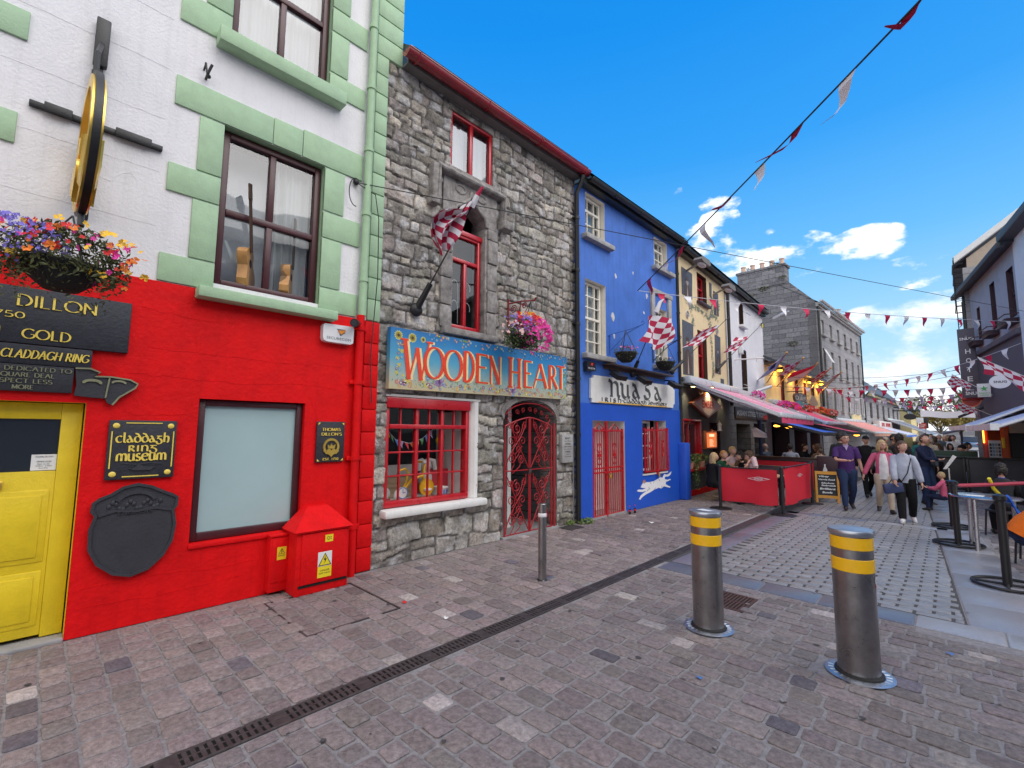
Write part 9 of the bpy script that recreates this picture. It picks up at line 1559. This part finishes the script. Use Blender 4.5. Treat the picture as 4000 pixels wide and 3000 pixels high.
person('man in a purple polo shirt and jeans walking while holding hands', 3.16, 12.02, dirto(.35, -1), 1.55, 'cloth_purple', 'short', 'cloth_denim', 'leather', ('short', 'hair_dark'), fat=1.22, glasses=True, collar='cloth_lilac', feet=((-.06, -.15, .03), (.06, .13, 0)), hands=((-.19, .02, .44), (.02, .17, .66)), head=(.1, 0), elbow=((-.6, -1, -.2), (.9, -.5, -.5)))
person('woman in a pink cardigan and beige trousers holding the hand of the man in purple', 3.76, 12.10, dirto(.25, -1), 1.42, 'cloth_pink', 'long', 'cloth_beige', 'leather', ('bob', 'hair_blond'), sex='f', fat=1.12, glasses=True, open_top='cloth_white', feet=((-.05, .13, 0), (.05, -.14, .03)), hands=((-.14, .10, .50), (.25, .02, .47)), head=(.35, 0), elbow=((-.6, -1, -.2), (.6, -1, -.2)))
W3 = person('woman in a pale grey sweatshirt and black trousers carrying a blue shoulder bag', 4.15, 11.08, dirto(.15, -1), 1.43, 'cloth_grey', 'long', 'cloth_black', 'cloth_white', ('bun', 'hair_brown'), sex='f', fat=1.0, baggy=1.18, pants=1.15, feet=((-.07, -.13, .02), (.05, .14, .0)), hands=((-.18, .02, .43), (.10, .15, .47)), head=(.75, 0), elbow=((-.7, -1, -.2), (.9, -.7, -.2)))
b = MB(); b.bbox(-.105, .105, -.03, .03, -.06, .06, .015); b.tr(Matrix.Translation((.12, .11, .425)) @ Matrix.Rotation(.4, 4, 'Z') @ Matrix.Rotation(.18, 4, 'Y')); o = W3.part('handbag', b, 'bag_blue'); b = MB(); b.tube([(.05, .10, .48), (-.03, .085, .62), (-.085, .02, .83), (-.06, -.06, .80), (.06, -.085, .6), (.16, .03, .47)], .010, 6, flat=.5); W3.part('bag_strap', b, 'cloth_black')
person('woman with curly brown hair and an olive jacket seen from behind', 3.56, 14.1, dirto(-.1, 1), 1.44, 'cloth_olive', 'long', 'cloth_denim', 'cloth_white', ('curly', 'hair_brown'), sex='f', feet=walkA, baggy=1.15)
person('man in a dark cap and glasses with a black jacket behind the couple', 3.20, 14.6, dirto(.35, -1), 1.50, 'cloth_black', 'long', 'cloth_black', 'leather', ('cap', 'hair_dark', 'cloth_black'), glasses=True, feet=walkB, hands=((-.06, .16, .68), (.16, .05, .47)))
person('tall person with dark hair and a black hooded coat behind the man in purple', 2.72, 14.4, dirto(-.2, 1), 1.56, 'cloth_charcoal', 'long', 'cloth_black', 'leather', ('curly', 'hair_dark'), feet=walkA)
person('woman in a beige knitted hat far behind the couple', 3.33, 17.5, dirto(.2, -1), 1.45, 'cloth_white', 'long', 'cloth_denim', 'leather', ('beanie', 'hair_brown', 'cloth_beige'), sex='f')
person('man with a shaved head in a mustard brown top behind the blonde woman', 3.62, 16.0, dirto(.9, -.5), 1.54, 'cloth_brown', 'long', 'cloth_black', 'leather', ('short', 'hair_dark'), skin='skin_tan')
person('person with a big dark curly hairdo and mustard scarf in the crowd', 3.80, 15.3, dirto(.1, 1), 1.53, 'cloth_charcoal', 'long', 'cloth_black', 'leather', ('curly', 'hair_dark'), skin='skin_tan')
person('man in a navy jacket looking up at the buildings with folded arms', 4.30, 14.2, dirto(.85, -.5), 1.54, 'cloth_navy', 'long', 'cloth_denim', 'leather', ('short', 'hair_brown'), fat=1.1, hands=((.05, .14, .64), (-.05, .15, .66)), head=(-.2, .35), elbow=((-.9, -.3, -.4), (.9, -.3, -.4)))
person('blond person in a grey coat just behind the man looking up', 4.22, 16.4, dirto(.3, 1), 1.46, 'cloth_slate', 'long', 'cloth_black', 'leather', ('bob', 'hair_blond'), sex='f')
person('person in a teal jacket far down the street', 4.0, 19.2, dirto(-.3, 1), 1.46, 'cloth_teal', 'long', 'cloth_black', 'leather', ('short', 'hair_grey'), sex='f')
person('grey haired person in a pale coat far down the street', 4.18, 21, dirto(-.3, -1), 1.44, 'cloth_beige', 'long', 'cloth_slate', 'leather', ('bob', 'hair_grey'), sex='f')
far = [(3.98, 23.0, 'man in a dark jacket and jeans walking away beside the granite strip', 'cloth_black', 'cloth_denim', 'hair_dark', 1.56, 'm', walkA, 1), (4.18, 24.0, 'woman in a brown coat walking beside the man in dark jacket and jeans', 'cloth_brown', 'cloth_black', 'hair_brown', 1.46, 'f', walkB, 1), (4.28, 26.0, 'man in a slate blue jacket in the distant crowd', 'cloth_slate', 'cloth_denim', 'hair_grey', 1.52, 'm', walkA, -1), (4.42, 28.0, 'woman in a long cream coat in the distant crowd', 'cloth_white', 'cloth_white', 'hair_blond', 1.46, 'f', walkB, -1), (4.50, 29.5, 'person in a light blue shirt in the distant crowd', 'cloth_lightblue', 'cloth_slate', 'hair_brown', 1.5, 'm', walkA, -1), (4.62, 27.0, 'person in a pale pink top in the distant crowd', 'cloth_palepink', 'cloth_black', 'hair_dark', 1.46, 'f', walkB, 1), (4.72, 25.2, 'person in a white jacket near the dark canopy', 'cloth_white', 'cloth_denim', 'hair_dark', 1.5, 'm', walkA, -1), (3.9, 30, 'person in black in the middle of the far street', 'cloth_black', 'cloth_black', 'hair_dark', 1.54, 'm', walkB, -1), (3.7, 33, 'person in a red jacket at the far end of the street', 'cloth_red', 'cloth_denim', 'hair_dark', 1.5, 'm', walkA, 1), (4.1, 36, 'distant person in grey at the far end of the street', 'cloth_grey', 'cloth_slate', 'hair_grey', 1.5, 'm', walkB, 1), (3.5, 38, 'distant person in navy at the far end of the street', 'cloth_navy', 'cloth_denim', 'hair_dark', 1.52, 'm', walkA, -1), (4.55, 34, 'distant person in beige at the far end of the street', 'cloth_beige', 'cloth_denim', 'hair_brown', 1.48, 'f', walkB, 1)]
for (x, y, lb, t_, bt, hr_, h_, sx_, wk, dr) in far: person(lb, x, y, dirto(random.uniform(-.3, .3), dr), h_, t_, 'long', bt, 'leather', ('short' if sx_ == 'm' else 'bob', hr_), sex=sx_, feet=wk)
SIT = dict(hip=.30, feet=((-.06, .25, 0), (.06, .25, 0)), hands=((-.08, .22, .46), (.08, .22, .46)))
def sit(lb, x, y, rot, h, top, hair, **k):
 q = dict(SIT); q.update(k); q.setdefault('group', 'people sitting outside'); return person(lb, x, y, rot, h, top, q.pop('sleeve', 'long'), q.pop('bottom', 'cloth_black'), q.pop('shoes', 'leather'), hair, **q)
sit('blonde woman in a black jacket sitting back to the street at the pub table', .78, 10.88, dirto(.45, 1), 1.42, 'cloth_black', ('long', 'hair_blond'), sex='f', shoes='cloth_white', head=(-.6, .1), lean=.12, baggy=1.2)
sit('ginger haired man in a green jacket at the pub table', .68, 11.55, dirto(1, -.25), 1.48, 'cloth_green', ('short', 'wood_honey'), lean=.25, hands=((-.05, .22, .52), (.03, .18, .56)))
sit('young person with swept blond hair at the back of the pub table', .70, 12.3, dirto(.9, -.3), 1.56, 'cloth_palepink', ('short', 'hair_blond'), lean=.1)
sit('person in a dark cap drinking at the back of the pub table', 1.02, 12.4, dirto(.2, -1), 1.46, 'cloth_brown', ('cap', 'hair_dark', 'cloth_black'), hands=((-.05, .17, .56), (.05, .16, .56)), skin='skin_tan')
sit('dark haired man in a black hoodie bent over the pub table', 1.30, 11.9, dirto(-.6, -.5), 1.46, 'cloth_black', ('curly', 'hair_dark'), lean=.35, head=(0, -.2))
sit('boy with curly brown hair resting his cheek on his hand behind the red windbreak', 1.62, 11.35, dirto(-.7, -.55), 1.48, 'cloth_palepink', ('curly', 'hair_brown'), lean=.25, sleeve='short', hands=((-.05, .16, .60), (.06, .2, .48)), head=(0, -.3))
for x, y, lb, tp, hr_, rt_ in ((.62, 15.7, 'bald man in a grey jacket sitting under the blue awning', 'cloth_slate', ('bald', 'hair_grey'), 1.2), (1.22, 15.9, 'person in a pale grey hooded top sitting under the blue awning', 'cloth_grey', ('short', 'hair_dark'), .3), (1.42, 16.6, 'dark haired person in black in the middle of the blue awning terrace', 'cloth_black', ('short', 'hair_dark'), -1.8), (1.68, 17.0, 'person with short hair and dark clothes at the far side of the blue awning terrace', 'cloth_charcoal', ('short', 'hair_brown'), 2.6), (1.90, 16.2, 'person with big brown curls sitting by the blue awning front bar', 'cloth_brown', ('curly', 'hair_brown'), 1.0)):
 sit(lb, x, y, rt_, 1.45, tp, hr_, z=.10)
sit('small child in a yellow top sitting at the terrace corner', 2.02, 15.75, .5, 1.05, 'cloth_beige', ('short', 'hair_brown'), z=.30)
sit('man in a lilac shirt leaning on a table behind the green screen', 4.92, 19.5, dirto(1, -.2), 1.5, 'cloth_lilac', ('short', 'hair_dark'), lean=.2, sleeve='short', z=.16)
sit('person in a dark patterned coat and cap bending beside the orange kiosk', 5.20, 18.9, dirto(-1, .1), 1.5, 'cloth_olive', ('cap', 'hair_dark', 'cloth_black'), lean=.45, z=.14)
sit('person in white sitting at the far terrace table', 4.62, 22.4, dirto(.6, -1), 1.45, 'cloth_white', ('bob', 'hair_dark'), sex='f', z=.1)
sit('child with curly dark hair, grey hooded jacket and blue collar', 5.36, 10.6, dirto(-.1, 1), 1.32, 'cloth_charcoal', ('curly', 'hair_dark'), collar='cloth_royal', fat=1.05, hip=.36)
sit('person in an orange jacket bending away beyond the round steel table', 5.37, 8.0, dirto(1, .15), 1.5, 'cloth_orange', ('short', 'hair_dark'), bottom='cloth_navy', lean=.55, baggy=1.35, fat=1.1)
b = MB(); b.grid(lambda u, v: (5.29+.20*u+.02*math.sin(v*7), 8.55+.22*v, .80-.42*u**1.5+.03*math.sin(u*9+v*6)+.02*math.sin(v*13)), 14, 10); b.grid(lambda u, v: (5.30+.20*u+.02*math.sin(v*7), 8.55+.22*v, .77-.42*u**1.5+.03*math.sin(u*9+v*6)), 14, 10); solo('jacket', 'bright blue jacket thrown over the chair in front of the orange jacket', 'jacket', b, 'cloth_royal', (5.35, 8.6, .5), smooth=80)
sit('small child in a coral top sitting by the barrier posts', 4.62, 13.1, dirto(-1, .3), 1.02, 'cloth_pink', ('short', 'hair_blond'), bottom='cloth_navy')
# ------------------------------------------------------------------ plan units -> metres
for o in list(sc.objects):
 if o.parent is None:
  o.location = Vector(o.location)*SCALE
  if True:
   if o.type not in ('CAMERA',) and not (o.type == 'LIGHT' and o.data.type == 'SUN'): o.scale = tuple(s_*SCALE for s_ in o.scale)
for o in sc.objects:
 if o.type == 'LIGHT' and o.data.type != 'SUN': o.data.energy *= SCALE**2
